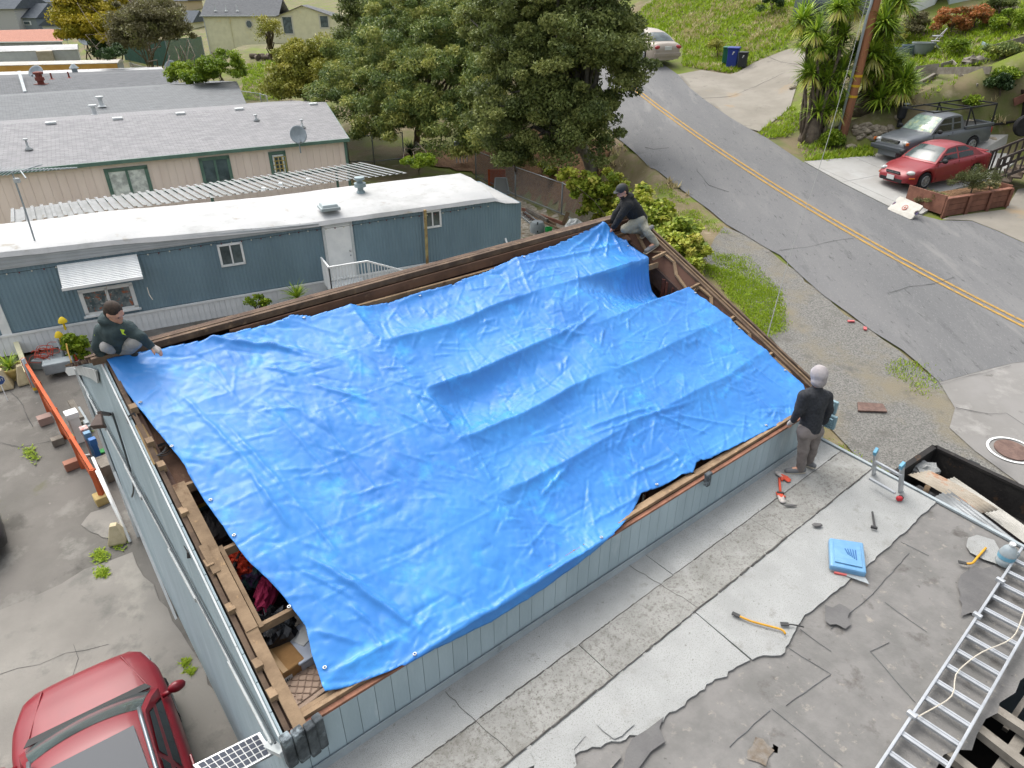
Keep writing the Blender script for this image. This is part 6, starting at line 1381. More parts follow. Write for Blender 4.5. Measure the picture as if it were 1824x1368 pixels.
    if gloves:
        for a in ('L', 'R'):
            Gm = MB(); w, t = J['wr'+a], J['ha'+a]; d = (t-w).normalized(); up2 = Vector(J.get('hup'+a, (0, 0, 1))); s2 = d.cross(up2).normalized()
            for q in (-1.4, -.5, .5, 1.4): chain(Gm, [w-d*.03, w+d*.085+s2*.022*q, w+d*.105+s2*.024*q], [.034, .025, .018], 8)
            remesh(Gm, 'glove', gloves, rt, .010, 3)
    if hair:
        Hm = MB(); Hm.ball(hd+up*.042*k-f*.012*k, (.103*k, .084*k, .098*k), 18, 12, Mh); Hm.ball(hd-f*.05*k+up*.0*k, (.062*k, .078*k, .085*k), 14, 10, Mh)
        remesh(Hm, 'hair', hair, rt, .010, 2, .008)
    if hood == 'up':
        Hm = MB(); Hm.ball(hd+up*.03*k-f*.01*k, (.122*k, .112*k, .135*k), 18, 12, Mh); Hm.ball(hd-up*.06*k-f*.02*k, (.105*k, .105*k, .10*k), 14, 10, Mh); remesh(Hm, 'hood', cols[3], rt, .012, 4, .02)
    if cap:
        Cp = MB(); Cp.ball(hd+up*.055*k, (.108*k, .09*k, .085*k), 18, 12, Mh); o = remesh(Cp, 'cap', cap, rt, .010, 2)
        br = [hd+up*.058*k+f*(.085+.075*math.cos(t))*k+s_*.078*math.sin(t)*k-up*.012*k for t in np.linspace(-1.57, 1.57, 12)]
        o2 = MB().prism(br, up*.012*k).build('cap_brim', cap, rt, world=True, bevel=.004)
        MB().add([hd+up*(.075+.02*b_)*k+f*(.102-.004*b_)*k+s_*.02*a_*k for a_, b_ in ((-1, -1), (1, -1), (1, 1), (-1, 1))], [(0, 1, 2, 3)]).build('cap_badge', mat('badge_grey', (120, 122, 124), .6), rt, world=True)
    return rt, f, s_, up
def joints(tab, zc0):
    J = {}
    for k, v in tab.items(): J[k] = PZ(v[0], v[1], zc0-.5045*v[2]+.863*(v[3] if len(v) > 3 else 0))
    return J
imgx = Vector((1, 0, 0))
# crouching at the left end of the ridge
z1 = ZC(gs(.25, 4.25, .05))
J1 = joints(dict(pelvis=(212, 616, .17, .10), waist=(208, 604, .30, .04), chest=(205, 590, .44, -.02), neck=(203, 573, .58, -.05), head=(203, 557, .70, -.08), shL=(183, 588, .50, -.0), shR=(226, 584, .50, -.04),
                 elL=(173, 614, .30, -.12), wrL=(183, 639, .10, -.08), haL=(193, 650, .03, -.08), elR=(249, 600, .30, -.12), wrR=(268, 616, .12, -.06), haR=(285, 626, .03, -.06),
                 hipL=(205, 617, .17, .06), hipR=(221, 615, .17, .06), knL=(190, 617, .28, -.12), knR=(243, 608, .30, -.10), anL=(208, 626, .09, .08), anR=(226, 625, .09, .08), toeL=(218, 632, .05, -.0), toeR=(238, 630, .05, .02)), z1)
m_hood1 = mat('dark_teal_hoodie', (66, 80, 82), .95, (54, 66, 68), 9, bump=.3, bscale=60, k=.9); m_pant1 = mat('light_grey_trousers', (172, 170, 168), .9, (150, 149, 147), 6, k=.9); m_shoe1 = mat('dark_shoe', (70, 72, 72), .8, (52, 54, 54), 12)
m_glove = mat('pale_glove', (206, 200, 194), .9, (184, 176, 170), 20)
pr1, f1, s1, u1 = person('person in dark hoodie crouching at the left end of the ridge, pinning the tarp corner', J1, gs(.25, 4.25), (m_hood1, m_pant1, m_shoe1), imgx*.9+Vector((0, -.35, .25)), hood='down', hair=m_hair, gloves=m_glove)
m_neon = mat('neon_print', (190, 220, 60), .7)
tc_ = (cam.location-J1['chest']).normalized()
def decal(parent, P, n_, up_, pts, m, name='print'):
    n_ = n_.normalized(); x = up_.cross(n_).normalized(); y = n_.cross(x); MB().prism([P+x*a+y*b_ for a, b_ in pts], n_*.006).build(name, m, parent, world=True)
decal(pr1, J1['shL'].lerp(J1['elL'], .5)+tc_*.062+Vector((-.02, 0, 0)), tc_, Vector((0, 0, 1)), [(-.03, .04), (.05, -.02), (-.01, -.045)], m_neon, 'sleeve_print')
decal(pr1, J1['chest']+tc_*.172+Vector((.085, 0, 0)), tc_, Vector((0, 0, 1)), [(-.02, .03), (.02, .01), (.0, -.02), (.02, -.05), (-.015, -.03)], m_neon, 'chest_print')
# sitting at the right end of the ridge
z2 = ZC(gs(8.3, 4.2, .05))
J2 = joints(dict(pelvis=(1139, 392, .22, .05), waist=(1132, 380, .36, 0), chest=(1122, 367, .52, -.04), neck=(1114, 354, .66, -.06), head=(1109, 341, .78, -.08), shL=(1119, 365, .56, -.20), shR=(1114, 361, .58, .13),
                 elL=(1104, 388, .32, -.26), wrL=(1093, 404, .14, -.2), haL=(1087, 415, .04, -.16), elR=(1097, 381, .36, .10), wrR=(1089, 396, .2, .06), haR=(1085, 407, .1, .0),
                 hipL=(1138, 393, .2, -.08), hipR=(1140, 391, .2, .12), knL=(1112, 408, .08, -.18), knR=(1150, 410, .06, -.22), anL=(1148, 412, .02, .02), anR=(1167, 432, -.22, -.28), toeL=(1160, 405, .06, .1), toeR=(1152, 446, -.34, -.42)), z2)
m_fleece = mat('black_fleece', (44, 46, 48), .98, (32, 33, 35), 40, bump=.5, bscale=90, k=.9); m_cargo = mat('khaki_grey_trousers', (166, 164, 150), .9, (142, 141, 128), 6, k=.9); m_shoeg = mat('grey_sneaker', (142, 144, 148), .8, (120, 122, 126), 12)
pr2, f2, s2, u2 = person('person in black fleece and cap kneeling at the right ridge end, gripping the tarp', J2, gs(8.4, 4.2), (m_fleece, m_cargo, m_shoeg), Vector((-1, -.35, -.1)), hood='down', cap=mat('black_cap', (50, 54, 56), .8, k=.9), hair=m_hair)
Bd = MB(); Mh2 = Matrix((f2, s2, u2)).transposed(); Bd.ball(J2['head']+f2*.04-u2*.07, (.055, .058, .04), 12, 8, Mh2); Bd.build('beard', m_hair, pr2, world=True, smooth=True)
# standing on the lower roof
fL, fR = PX(1428, 838, ZL+.05), PX(1440, 824, ZL+.05); z3 = (ZC(fL)+ZC(fR))/2
J3 = joints(dict(pelvis=(1442, 766, .90, 0), waist=(1446, 742, 1.08, 0), chest=(1450, 714, 1.32, 0), neck=(1455, 691, 1.50, 0), head=(1458, 670, 1.66, .02), shL=(1432, 705, 1.42, -.06), shR=(1472, 706, 1.42, .10),
                 elL=(1423, 732, 1.15, -.12), wrL=(1413, 748, 1.0, -.02), haL=(1405, 757, .93, .06), elR=(1476, 731, 1.16, .14), wrR=(1466, 752, 1.0, .26), haR=(1456, 757, .96, .34),
                 hipL=(1434, 768, .9, -.04), hipR=(1452, 767, .9, .06), knL=(1430, 805, .48, -.06), knR=(1447, 800, .48, .08), anL=(1426, 833, .10, -.06), anR=(1441, 822, .10, .10), toeL=(1404, 838, .05, -.06), toeR=(1448, 828, .05, .0)), z3)
m_jack = mat('black_sweater', (58, 60, 64), .98, (46, 48, 52), 30, bump=.4, bscale=80, k=.9); m_pant3 = mat('taupe_trousers', (132, 124, 120), .9, (112, 106, 102), 6, k=.9); m_hood3 = mat('grey_hood', (172, 166, 166), .9, (154, 148, 148), 9, k=.9)
person('person in black sweater and grey hood standing on the flat roof, back turned', J3, (fL+fR)/2, (m_jack, m_pant3, mat('grey_shoe', (126, 128, 130), .8), m_hood3), Vector((-.45, 1, 0)), hood='up', gloves=m_glove)
# ================================================================== STREET SIDE, RIGHT
def W(rt): return lambda mb, n, m, **k: mb.build(n, m, rt, world=True, **k)
def thing(name, label, cat, P, group=None): 
    rt = root(name, P, 0, label, cat, group); return rt, W(rt)
m_conjoint = m_conc
# concrete parking pad in slabs
pad = root('parking_pad', PT(1620, 330), 0); pad['kind'] = 'structure'
pl_ = [PT(*p) for p in ((1432, 291), (1553, 280), (1600, 246), (1795, 243), (1806, 292), (1762, 326), (1722, 333), (1684, 345), (1660, 352), (1652, 378), (1640, 385), (1581, 370), (1500, 329))]
padp = [(p.x, p.y) for p in pl_]
def clip(poly, a, b, c):                     # keep a*x+b*y<=c
    out = []
    for i in range(len(poly)):
        p, q = poly[i], poly[(i+1) % len(poly)]; fp, fq = a*p[0]+b*p[1]-c, a*q[0]+b*q[1]-c
        if fp <= 0: out.append(p)
        if (fp < 0) != (fq < 0) and abs(fp-fq) > 1e-9: t = fp/(fp-fq); out.append((p[0]+(q[0]-p[0])*t, p[1]+(q[1]-p[1])*t))
    return out
ax = (fd.x, fd.y); bx_ = (lf.x, lf.y); da = [p[0]*ax[0]+p[1]*ax[1] for p in padp]; db = [p[0]*bx_[0]+p[1]*bx_[1] for p in padp]
nslab = 0
for i in np.arange(min(da), max(da), 2.1):
    for j in np.arange(min(db), max(db), 2.3):
        q = clip(clip(clip(clip(padp, -ax[0], -ax[1], -i-.008), ax[0], ax[1], i+2.092), -bx_[0], -bx_[1], -j-.008), bx_[0], bx_[1], j+2.292)
        if len(q) < 3: continue
        b = MB(); n = len(q); top = [(x, y, zt(x, y)+.075) for x, y in q]; bot = [(x, y, zt(x, y)-.05) for x, y in q]
        b.add(top+bot, [tuple(range(n))]+[(k, n+k, n+(k+1) % n, (k+1) % n) for k in range(n)]); o = b.build('slab', m_conc, pad, world=True); nslab += 1
patch('walkway', [p[:2] for p in pp((1677, 394), (1690, 389), (1790, 376), (1812, 340), (1930, 320), (1960, 470), (1824, 436), (1778, 415), (1730, 396))], m_conc2, .062, .5)
# timber planter
m_rw = mat('redwood', (150, 104, 86), .9, (126, 86, 72), 3, bump=.3, bscale=20, jit=.08, spots=[((108, 68, 54), 4, .6, .72)])
pA, pB = PT(1675, 388), PT(1790, 368); dz_ = Vector((0, 0, 1)); rt, w = thing('planter_box', 'low reddish timber retaining box with rosemary beside the walkway', 'planter', pA)
dpl = (pB-pA); dpl.z = 0; Lpl = dpl.length; dpl.normalize(); npl = Vector((-dpl.y, dpl.x, 0)); z0 = min(zt(pA.x, pA.y), zt(pB.x, pB.y))
for k in range(3): w(MB().beam(pA+dz_*(.12+.19*k), pB+dz_*(.12+.19*k), .05, .178), 'plank', m_rw)
for f in (.01, .35, .68, .99): P = pA.lerp(pB, f)-npl*.05; w(MB().beam(P-dz_*.1, P+dz_*.62, .1, .1), 'post', m_rw)
w(MB().beam(pA+dz_*.63-npl*.01, pB+dz_*.63-npl*.01, .16, .04), 'cap', m_rw)
for P, Q in ((pA, pA+npl*1.5), (pB, pB+npl*.9)):
    w(MB().beam(P+dz_*.42, Q+dz_*.42, .05, .6), 'side_plank', m_rw)
w(MB().prism([pA+npl*.03+dz_*.52, pB+npl*.03+dz_*.52, pB+npl*.9+dz_*.5, pA+npl*1.5+dz_*.3], dz_*.03), 'soil', m_leaf)
P = pA.lerp(pB, .52)+npl*.35+dz_*.6; tree('rosemary_shrub', 'upright rosemary bush growing in the timber planter', P, [(tuple(P+dz_*.38), (.75, .45, .42))], 30, 6000, .22, .07, leafmat('rosemary_leaf', [(74, 84, 48), (104, 112, 66), (132, 138, 84)]), 130, .03, nb=10, cat='shrub', up=.1, asp=.2)
P = pA.lerp(pB, .08)+npl*.7+dz_*.2; tree('grey_shrub', 'sparse grey-leaved shrub at the near end of the planter', P, [(tuple(P+dz_*.25), (.5, .4, .25))], 16, 1500, .2, .07, lm_brush, 131, .02, nb=8, cat='shrub')
P = pA.lerp(pB, .82)+npl*.4+dz_*.6; tree('daisy_plant', 'pale flowering plant with yellow blooms at the planter end', P, [(tuple(P+dz_*.1), (.35, .25, .12))], 10, 1400, .12, .05, leafmat('daisy', [(150, 160, 110), (200, 200, 170), (214, 190, 70)]), 132, .02, nb=3, cat='plant')
rt, w = thing('shoe_pair', 'dark shoes left on the wall behind the planter', 'shoes', PT(1778, 340))
for k in (0, 1): w(MB().ball(PT(1774+k*7, 339, .1), (.14, .06, .06), 10, 6, Matrix.Rotation(.3, 3, 'Z')), 'shoe', m_black, smooth=True)
# white table top leaning at the kerb
q = [PT(1603, 349, .45), PT(1645, 367, .5), PT(1622, 391, .06), PT(1580, 372, .06)]
rt, w = thing('folding_table_top', 'white scuffed table top with scalloped handholds leaning at the kerb', 'table top', PT(1620, 388))
qx, qy = (q[1]-q[0]), (q[3]-q[0]); out_ = []
def bil(u, v_): return q[0].lerp(q[1], u).lerp(q[3].lerp(q[2], u), v_)
for u, v_ in [(.04, 0), (.3, 0), (.7, 0), (.96, 0), (1, .06), (1, .3)]+[(1-.09*math.sin(a), .5-.16*math.cos(a)) for a in np.linspace(0, math.pi, 7)]+[(1, .72), (1, .94), (.96, 1), (.5, 1), (.04, 1), (0, .94), (0, .72)]+[(.09*math.sin(a), .5+.16*math.cos(a)) for a in np.linspace(0, math.pi, 7)]+[(0, .3), (0, .06)]: out_.append(bil(u, v_))
nq = qx.cross(qy).normalized(); nq = nq if nq.z > 0 else -nq
w(MB().prism(out_, -nq*.06), 'board', mat('scuffed_white_board', (226, 222, 212), .7, (206, 202, 192), 3, spots=[((176, 168, 156), 5, .64, .72)]))
for u, v_ in ((1.0, .5), (.0, .5)): w(MB().beam(bil(u*.94+.03, .40)-nq*.05, bil(u*.94+.03, .60)-nq*.05, .10, .03), 'handhold', mat('maroon_blue_plastic', (112, 66, 84), .6, (70, 74, 110), 4))
tp = bil(.5, .5)+nq*.004; ux = (q[1]-q[0]).normalized(); uy = nq.cross(ux)
b = MB()
for a in range(14):
    t0, t1 = 2*math.pi*a/14, 2*math.pi*(a+1)/14; b.tube([tp+ux*.09*math.cos(t0)+uy*.09*math.sin(t0), tp+ux*.09*math.cos(t1)+uy*.09*math.sin(t1)], .012, 4)
b.beam(tp-ux*.05, tp+ux*.05, .02, .01).beam(tp-uy*.05, tp+uy*.05, .02, .01); w(b, 'red_emblem', mat('red_print', (206, 110, 96), .8))
# timber stairs
m_stair = mat('brown_stair', (112, 98, 84), .9, (88, 76, 66), 3, bump=.3, jit=.06); m_rail = mat('dark_rail', (84, 76, 72), .9, (68, 60, 58), 4)
s0, s1 = PT(1753, 313), PT(1806, 330); rt, w = thing('timber_stairs', 'brown timber stairs with railings climbing the hillside', 'stairs', s0)
ws = (s1-s0); ws.z = 0; up_ = Vector((-ws.y, ws.x, 0)).normalized(); wst = 1.45; wsn = ws.normalized(); s0.z = min(s0.z, s1.z)+.05
up_ = (PX(1830, 240, s0.z+1.6)-s0); up_.z = 0; up_.normalize(); wsn = Vector((up_.y, -up_.x, 0))
for k in range(9):
    P = s0+up_*(.27*k)+dz_*(.17*k); w(MB().prism([P, P+wsn*wst, P+wsn*wst+up_*.30, P+up_*.30], dz_*.05).prism([P+up_*.02-dz_*.14, P+wsn*wst+up_*.02-dz_*.14, P+wsn*wst+up_*.05-dz_*.14, P+up_*.05-dz_*.14], dz_*.14), 'step', m_stair)
for o_ in (0, wst):
    a_, c_2 = s0+wsn*o_+dz_*.95, s0+wsn*o_+up_*2.5+dz_*(.95+.17*9); w(MB().beam(a_, c_2, .09, .07), 'hand_rail', m_rail); w(MB().beam(a_-dz_*.75, c_2-dz_*.75, .05, .09), 'bottom_rail', m_rail)
    for f in (0, .98): P = a_.lerp(c_2, f); w(MB().beam(P-dz_*1.0, P+dz_*.03, .1, .1), 'post', m_rail)
    for j in range(13): P = a_.lerp(c_2, (j+.7)/13.5); w(MB().beam(P-dz_*.75, P, .05, .04), 'baluster', m_rail)
# utility pole
pb = PT(1503, 231); rt, w = thing('utility_pole', 'brown wooden utility pole with grey conduit and yellow bands', 'utility pole', pb)
m_pole = mat('pole_wood', (176, 120, 86), .9, (146, 102, 78), 2.5, bump=.4, bscale=16, stretch=(1, 1, .15), spots=[((96, 70, 56), 3, .6, .72)])
topP = PV(1561, 0, pb, Vector((0, 1, 0))); dirp = (topP-pb).normalized()
w(MB().tube([pb-dirp*.3, pb+dirp*4, pb+dirp*11], [.19, .17, .15], 14), 'pole', m_pole, smooth='auto')
cv = Vector((-.26, -.12, 0))
w(MB().tube([pb+cv, pb+cv+dirp*4.2, pb+cv*.8+dirp*4.6, pb+cv*.8+dirp*11], .055, 8), 'conduit', m_grey_flash, smooth=True)
for h_ in (1.25, 1.65, 2.02): w(MB().lathe([(.20, 0), (.20, .09)], 14, pb+dirp*h_, dirp.to_track_quat('Z', 'X').to_matrix()), 'yellow_band', mat('yellow_band', (232, 186, 40), .6))
rt, w = thing('service_wire', 'thin grey service wire sloping from the pole to the garage', 'wire', PX(1366, 602, 3.6))
pts = [(1549, -20), (1520, 90), (1492, 190), (1474, 252), (1455, 312), (1437, 368), (1410, 445), (1388, 520), (1366, 602)]
ze, zb_ = ZC(pb)-2.0, ZC(PX(1366, 602, 3.6)); wp = [PZ(x, y, zb_+(ze-zb_)*(1-i/8)) for i, (x, y) in enumerate(pts)]
w(MB().tube(smoothp(resample(wp, .5), 3), .009, 5), 'wire', mat('wire_grey', (122, 124, 122), .6))
# bins
def bin_(label, px, py, hpx, m, lidm, mark=False):
    P = PT(px, py); h_ = hpx*ZC(P)/FOC/1.08; s_ = h_/1.05; rt = root('wheelie_bin', P, R(-25), label, 'bin', 'bins on the grass verge')
    MB().box((0, 0, .5*s_), (.56*s_, .62*s_, .92*s_), taper=1).build('body', m, rt, bevel=.03)
    b = MB().loft([[Vector((x*s_*(.23+.07*f), y*s_*(.26+.07*f), .06+.9*f*s_)) for x, y in ((-1, -1), (1, -1), (1, 1), (-1, 1))] for f in (0, 1)]); 
    rt2 = b.build('shell', m, rt, bevel=.02)
    MB().loft([[Vector((x*.33*s_*k, y*.37*s_*k, (.98+z)*s_)) for x, y in ((-1, -1), (1, -1), (1, 1), (-1, 1))] for k, z in ((1, 0), (1.02, .04), (.85, .09))]).build('lid', lidm, rt, bevel=.02)
    for q in (-1, 1): MB().lathe([(.11*s_, -.03), (.11*s_, .03)], 14, (q*.25*s_, .33*s_, .11*s_), Matrix.Rotation(R(90), 3, 'Y')).build('wheel', m_tyre, rt)
    MB().beam((-.22*s_, .42*s_, .98*s_), (.22*s_, .42*s_, .98*s_), .04, .04).build('handle', m, rt)
    if mark: MB().box((.06*s_, -.352*s_, .82*s_), (.10*s_, .012, .05*s_)).box((.02*s_, -.352*s_, .74*s_), (.05*s_, .012, .12*s_), Matrix.Rotation(.4, 3, 'Y')).build('white_mark', m_plate, rt)
m_bg = mat('green_bin', (36, 110, 78), .5); m_bb = mat('blue_bin', (40, 62, 150), .5); m_bk = mat('black_bin', (46, 50, 52), .6)
bin_('green wheelie bin behind the blue one', 1294, 114, 30, m_bg, m_bg); bin_('blue wheelie bin between the green and the black', 1303, 120, 35, m_bb, m_bb, True); bin_('black wheelie bin at the right end of the row', 1321, 121, 28, m_bk, m_bk, True)
# stone edging by the pickup
rt, w = thing('stone_wall', 'low dry wall of pale rough stones beside the pickup', 'wall', PT(1555, 250)); m_stone = mat('pale_stone', (166, 156, 138), .95, (136, 126, 110), 4, bump=.5, jit=.14)
rr = random.Random(3); stones = []
for k in range(4):
    b = MB().ball((0, 0, 0), (.2, .14, .1), 8, 5); b.v = [tuple(c*(1+rr.uniform(-.18, .18)) for c in p) for p in b.v]; me = bpy.data.meshes.new('stone'); me.from_pydata(b.v, [], b.f); me.materials.append(m_stone); stones.append(me)
for k in range(46):
    x, y = rr.uniform(1525, 1592), rr.uniform(226, 256); y = 226+(x-1525)*.06+rr.uniform(0, 24); P = PT(x, y); o = share(stones[k % 4], 'stone', ROOTS[rt.name].inverted() @ (P+dz_*rr.uniform(.0, .12)), (rr.uniform(-.3, .3), rr.uniform(-.3, .3), rr.uniform(0, 6)), rt, (1.2,)*3)
for k in range(26):
    pass
def rock(label, px, py, s_, seed, group='loose rocks on the bank'):
    rt = root('rock', PT(px, py), 0, label, 'rock', group); share(stones[seed % 4], 'rock_body', (0, 0, .05), (.2, .1, seed), rt, (s_,)*3)
for i, (x, y, s_, l) in enumerate(((1516, 265, 1.3, 'flat pinkish stone in front of the low stone wall'), (1600, 212, 1.2, 'rounded stone behind the pickup cab'), (1762, 252, 1.5, 'pale boulder beside the pickup tailgate'), (1470, 235, 1.2, 'pale stone at the yucca trunk'), (1412, 158, 1.2, 'pale stone at the edge of the driveway'), (1798, 18, 2.2, 'pinkish stone on the upper lawn'), (1730, 222, 1.6, 'pale stone in the bank above the pickup'))): rock(l, x, y, s_, i)
# fallen retaining planks on the slope
def plank(label, p, q_, w_=.25, th=.05, m=m_grw, h0=.15, h1=.15, name='fallen_plank', cat='plank', group='planks on the hillside'):
    P, Q = PT(*p, h0), PT(*q_, h1); rt, w = thing(name, label, cat, P, group); w(MB().beam(P, Q, th, w_), 'plank', m)
plank('long grey plank edge of the collapsed terrace', (1670, 126), (1765, 125), .28, h0=.3, h1=.3); plank('left grey plank of the collapsed terrace beside the yucca', (1612, 131), (1672, 124), .5, h0=.2, h1=.3)
plank('grey prop leaning to the right under the terrace', (1705, 130), (1741, 152), .12, h0=.2, h1=.05); plank('round grey prop leaning left under the terrace', (1665, 133), (1638, 148), .14, .14); plank('pale plank resting on the bank at the right edge', (1762, 88), (1828, 70), .3, h0=.3, h1=.4)
plank('pink offcut lying above the terrace plank', (1676, 117), (1697, 111), .2); plank('small upright offcut above the terrace plank', (1695, 108), (1703, 116), .12); plank('pale blue offcut at the end of the sloping plank', (1749, 78), (1765, 88), .2, m=mat('pale_blue_board', (150, 170, 172), .8)); plank('tilted red-brown board at the right edge', (1806, 182), (1830, 172), .3, m=m_rw, h0=.5, h1=.6)
# stump of broken timber
crumple('timber_stump', 'splintered timber stump between the two planks', PT(1735, 112), .5, .4, .3, m_grw, 8, 'stump')
# lawn chair
P = PT(1664, 90); s_ = 1.15; rt = root('lawn_chair', P, R(150), 'folding lawn chair with pinkish webbing on the upper lawn', 'chair'); M_ = lambda mb, n, m: mb.build(n, m, rt)
b = MB()
m_al = mat('aluminium', (186, 190, 192), .4, metal=.5)
for q in (-.28, .28): 
    b = MB().tube([(.32, q, 0), (.1, q, .42), (-.28, q, .95)], .016, 6); M_(b, 'side_frame', m_al); M_(MB().tube([(-.32, q, 0), (.22, q, .42)], .016, 6), 'rear_leg', m_al); M_(MB().tube([(.25, q, .62), (-.2, q, .62)], .02, 6), 'arm_rest', m_al)
M_(MB().prism([(.25, -.27, .40), (.25, .27, .40), (-.12, .27, .40), (-.12, -.27, .40)], (0, 0, .02)), 'seat', mat('grey_web', (170, 168, 170), .9)); M_(MB().prism([(-.06, -.27, .50), (-.06, .27, .50), (-.27, .27, .93), (-.27, -.27, .93)], (-.02, 0, -.01)), 'backrest', mat('pink_web', (206, 166, 180), .9, (190, 190, 194), 5))
for lab, x, y, r_, h_, m in (('grey ribbed pot beside the lawn chair', 1641, 96, .5, .45, mat('grey_pot', (140, 150, 152), .8)), ('blue-grey pot left of the ribbed pot', 1618, 98, .38, .4, mat('bluegrey_pot', (104, 124, 134), .8)), ('pale pot with brown soil nearest the yucca', 1604, 103, .35, .4, mat('pale_pot', (128, 144, 144), .8))):
    rt = root('plant_pot', PT(x, y), 0, lab, 'pot', 'pots on the upper lawn'); MB().lathe([(r_*.7, 0), (r_*.9, h_*.6), (r_, h_), (r_*1.05, h_), (r_*1.05, h_+.05), (r_*.9, h_+.05), (r_*.85, h_-.05)], 18).build('pot', m, rt, smooth='auto'); MB().lathe([(r_*.86, h_-.04), (.01, h_-.02)], 18).build('soil', m_soil, rt)
# white sheeted shed on the hill, dark trailer by the stairs
rt, w = thing('white_shed', 'white sheeted shed at the top of the hillside', 'shed', PT(1640, 22)); P0s, P1s = PT(1615, 30), PT(1665, 8); hsh = Vector((0, 0, 2.2)); bk_ = Vector((3, 4, .5))
w(MB().prism([P0s, P1s, P1s+hsh, P0s+hsh], bk_), 'body', m_white); w(MB().prism([P0s+hsh+Vector((-.3, -.4, 0)), P1s+hsh+Vector((.3, -.4, 0)), P1s+hsh+bk_, P0s+hsh+bk_], (0, 0, .1)), 'roof', m_whiteroof)
rt, w = thing('hill_house', 'pale house front at the top edge of the hillside', 'house', PT(1745, 6)); P0s, P1s = PT(1690, 8), PT(1790, -14)
w(MB().prism([P0s, P1s, P1s+dz_*3, P0s+dz_*3], (2, 6, 0)), 'wall', mat('pale_blue_wall', (190, 204, 202), .8)); 
for f in (.3, .5, .7): P = P0s.lerp(P1s, f)+Vector((-.03, -.06, .8)); w(MB().beam(P, P+dz_*1.2, .5, .06), 'window', m_glass)
rt, w = thing('dark_car_on_hill', 'dark vehicle half hidden behind the left yucca', 'car', PT(1475, 38)); P = PT(1475, 38); w(MB().loft([[P+Vector((x, y*sx, z)) for y, z in ((-.8, .3), (.8, .3), (.8, .9), (.6, 1.45), (-.6, 1.45), (-.8, .9))] for x, sx in ((-1.9, .85), (-1.2, 1), (1.2, 1), (1.9, .85))]), 'body', mat('slate_car', (66, 76, 92), .4, coat=.6), bevel=.08)
for x in (-1.2, 1.2): w(MB().lathe([(.2, -.1), (.32, -.1), (.32, .1), (.2, .1)], 16, P+Vector((x, -.75, .32)), Matrix.Rotation(R(90), 3, 'X')), 'wheel', m_tyre)
P = PT(1800, 240); rt, w = thing('utility_trailer', 'black utility trailer with spare tyre behind the stairs', 'trailer', P)
w(MB().box(P+Vector((1.4, .3, 1.0)), (2.2, 1.6, 1.0)), 'box', m_steel, bevel=.03); w(MB().box(P+Vector((1.4, .3, 1.56)), (2.4, 1.7, .12)), 'lid', m_wooddk)
for y in (-.6, 1.1): w(MB().lathe([(.2, -.11), (.38, -.11), (.42, 0), (.38, .11), (.2, .11)], 20, P+Vector((.0, y, .45)), Matrix.Rotation(R(90), 3, 'X')), 'tyre', m_tyre, smooth='auto')
w(MB().tube([P+Vector((.3, .2, .5)), P+Vector((-.9, .1, .35))], .05, 6), 'drawbar', m_steel)
P = PT(1600, 226); rt, w = thing('mailbox', 'dark drum-shaped post box standing behind the pickup cab', 'post box', P); w(MB().lathe([(.08, 0), (.08, .3), (.16, .35), (.18, .8), (.1, .86)], 12, P), 'box', m_black, smooth='auto'); w(MB().ball(P+dz_*.88+Vector((.1, 0, 0)), (.14, .08, .05)), 'lid', m_grey_flash, smooth=True)
# manhole and covers
P = PT(1800, 806); rt = root('manhole_cover', P, 0, 'round rusty manhole cover ringed with white paint', 'manhole cover'); mrust = mat('rust_iron', (132, 108, 98), .8, (112, 90, 82), 9, bump=.4); tz = lambda x, y, d: Vector((x, y, zt(P.x+x, P.y+y)-P.z+d)); MB().prism([tz(.30*math.cos(a), .30*math.sin(a), .05) for a in np.linspace(0, 2*math.pi, 33)[:-1]], (0, 0, .02)).build('cover', mrust, rt)
ring = [tz(.42*math.cos(a), .37*math.sin(a), .062) for a in np.linspace(0, 2*math.pi, 40)]; b = MB()
for p_, q_ in zip(ring[:-1], ring[1:]): b.beam(p_, q_, .045, .006)
b.build('paint_ring', m_white, rt)
P = [PT(x, y, .05) for x, y in ((1527, 718), (1572, 721), (1580, 735), (1528, 733))]; rt, w = thing('utility_cover', 'rectangular rusty cover plate lying in the gravel', 'cover plate', P[0]); w(MB().prism(P, (0, 0, .03)), 'plate', MATS['rust_iron'])
for i, (x, y) in enumerate(((1516, 572), (1541, 585))): rt, w = thing('litter', ('red scrap of litter at the road edge', 'second red scrap further along the road edge')[i], 'litter', PT(x, y)); w(MB().box(PT(x, y, .06), (.16, .07, .03), Matrix.Rotation(i*1.2, 3, 'Z')), 'scrap', mat('red_scrap', (214, 110, 112), .8))

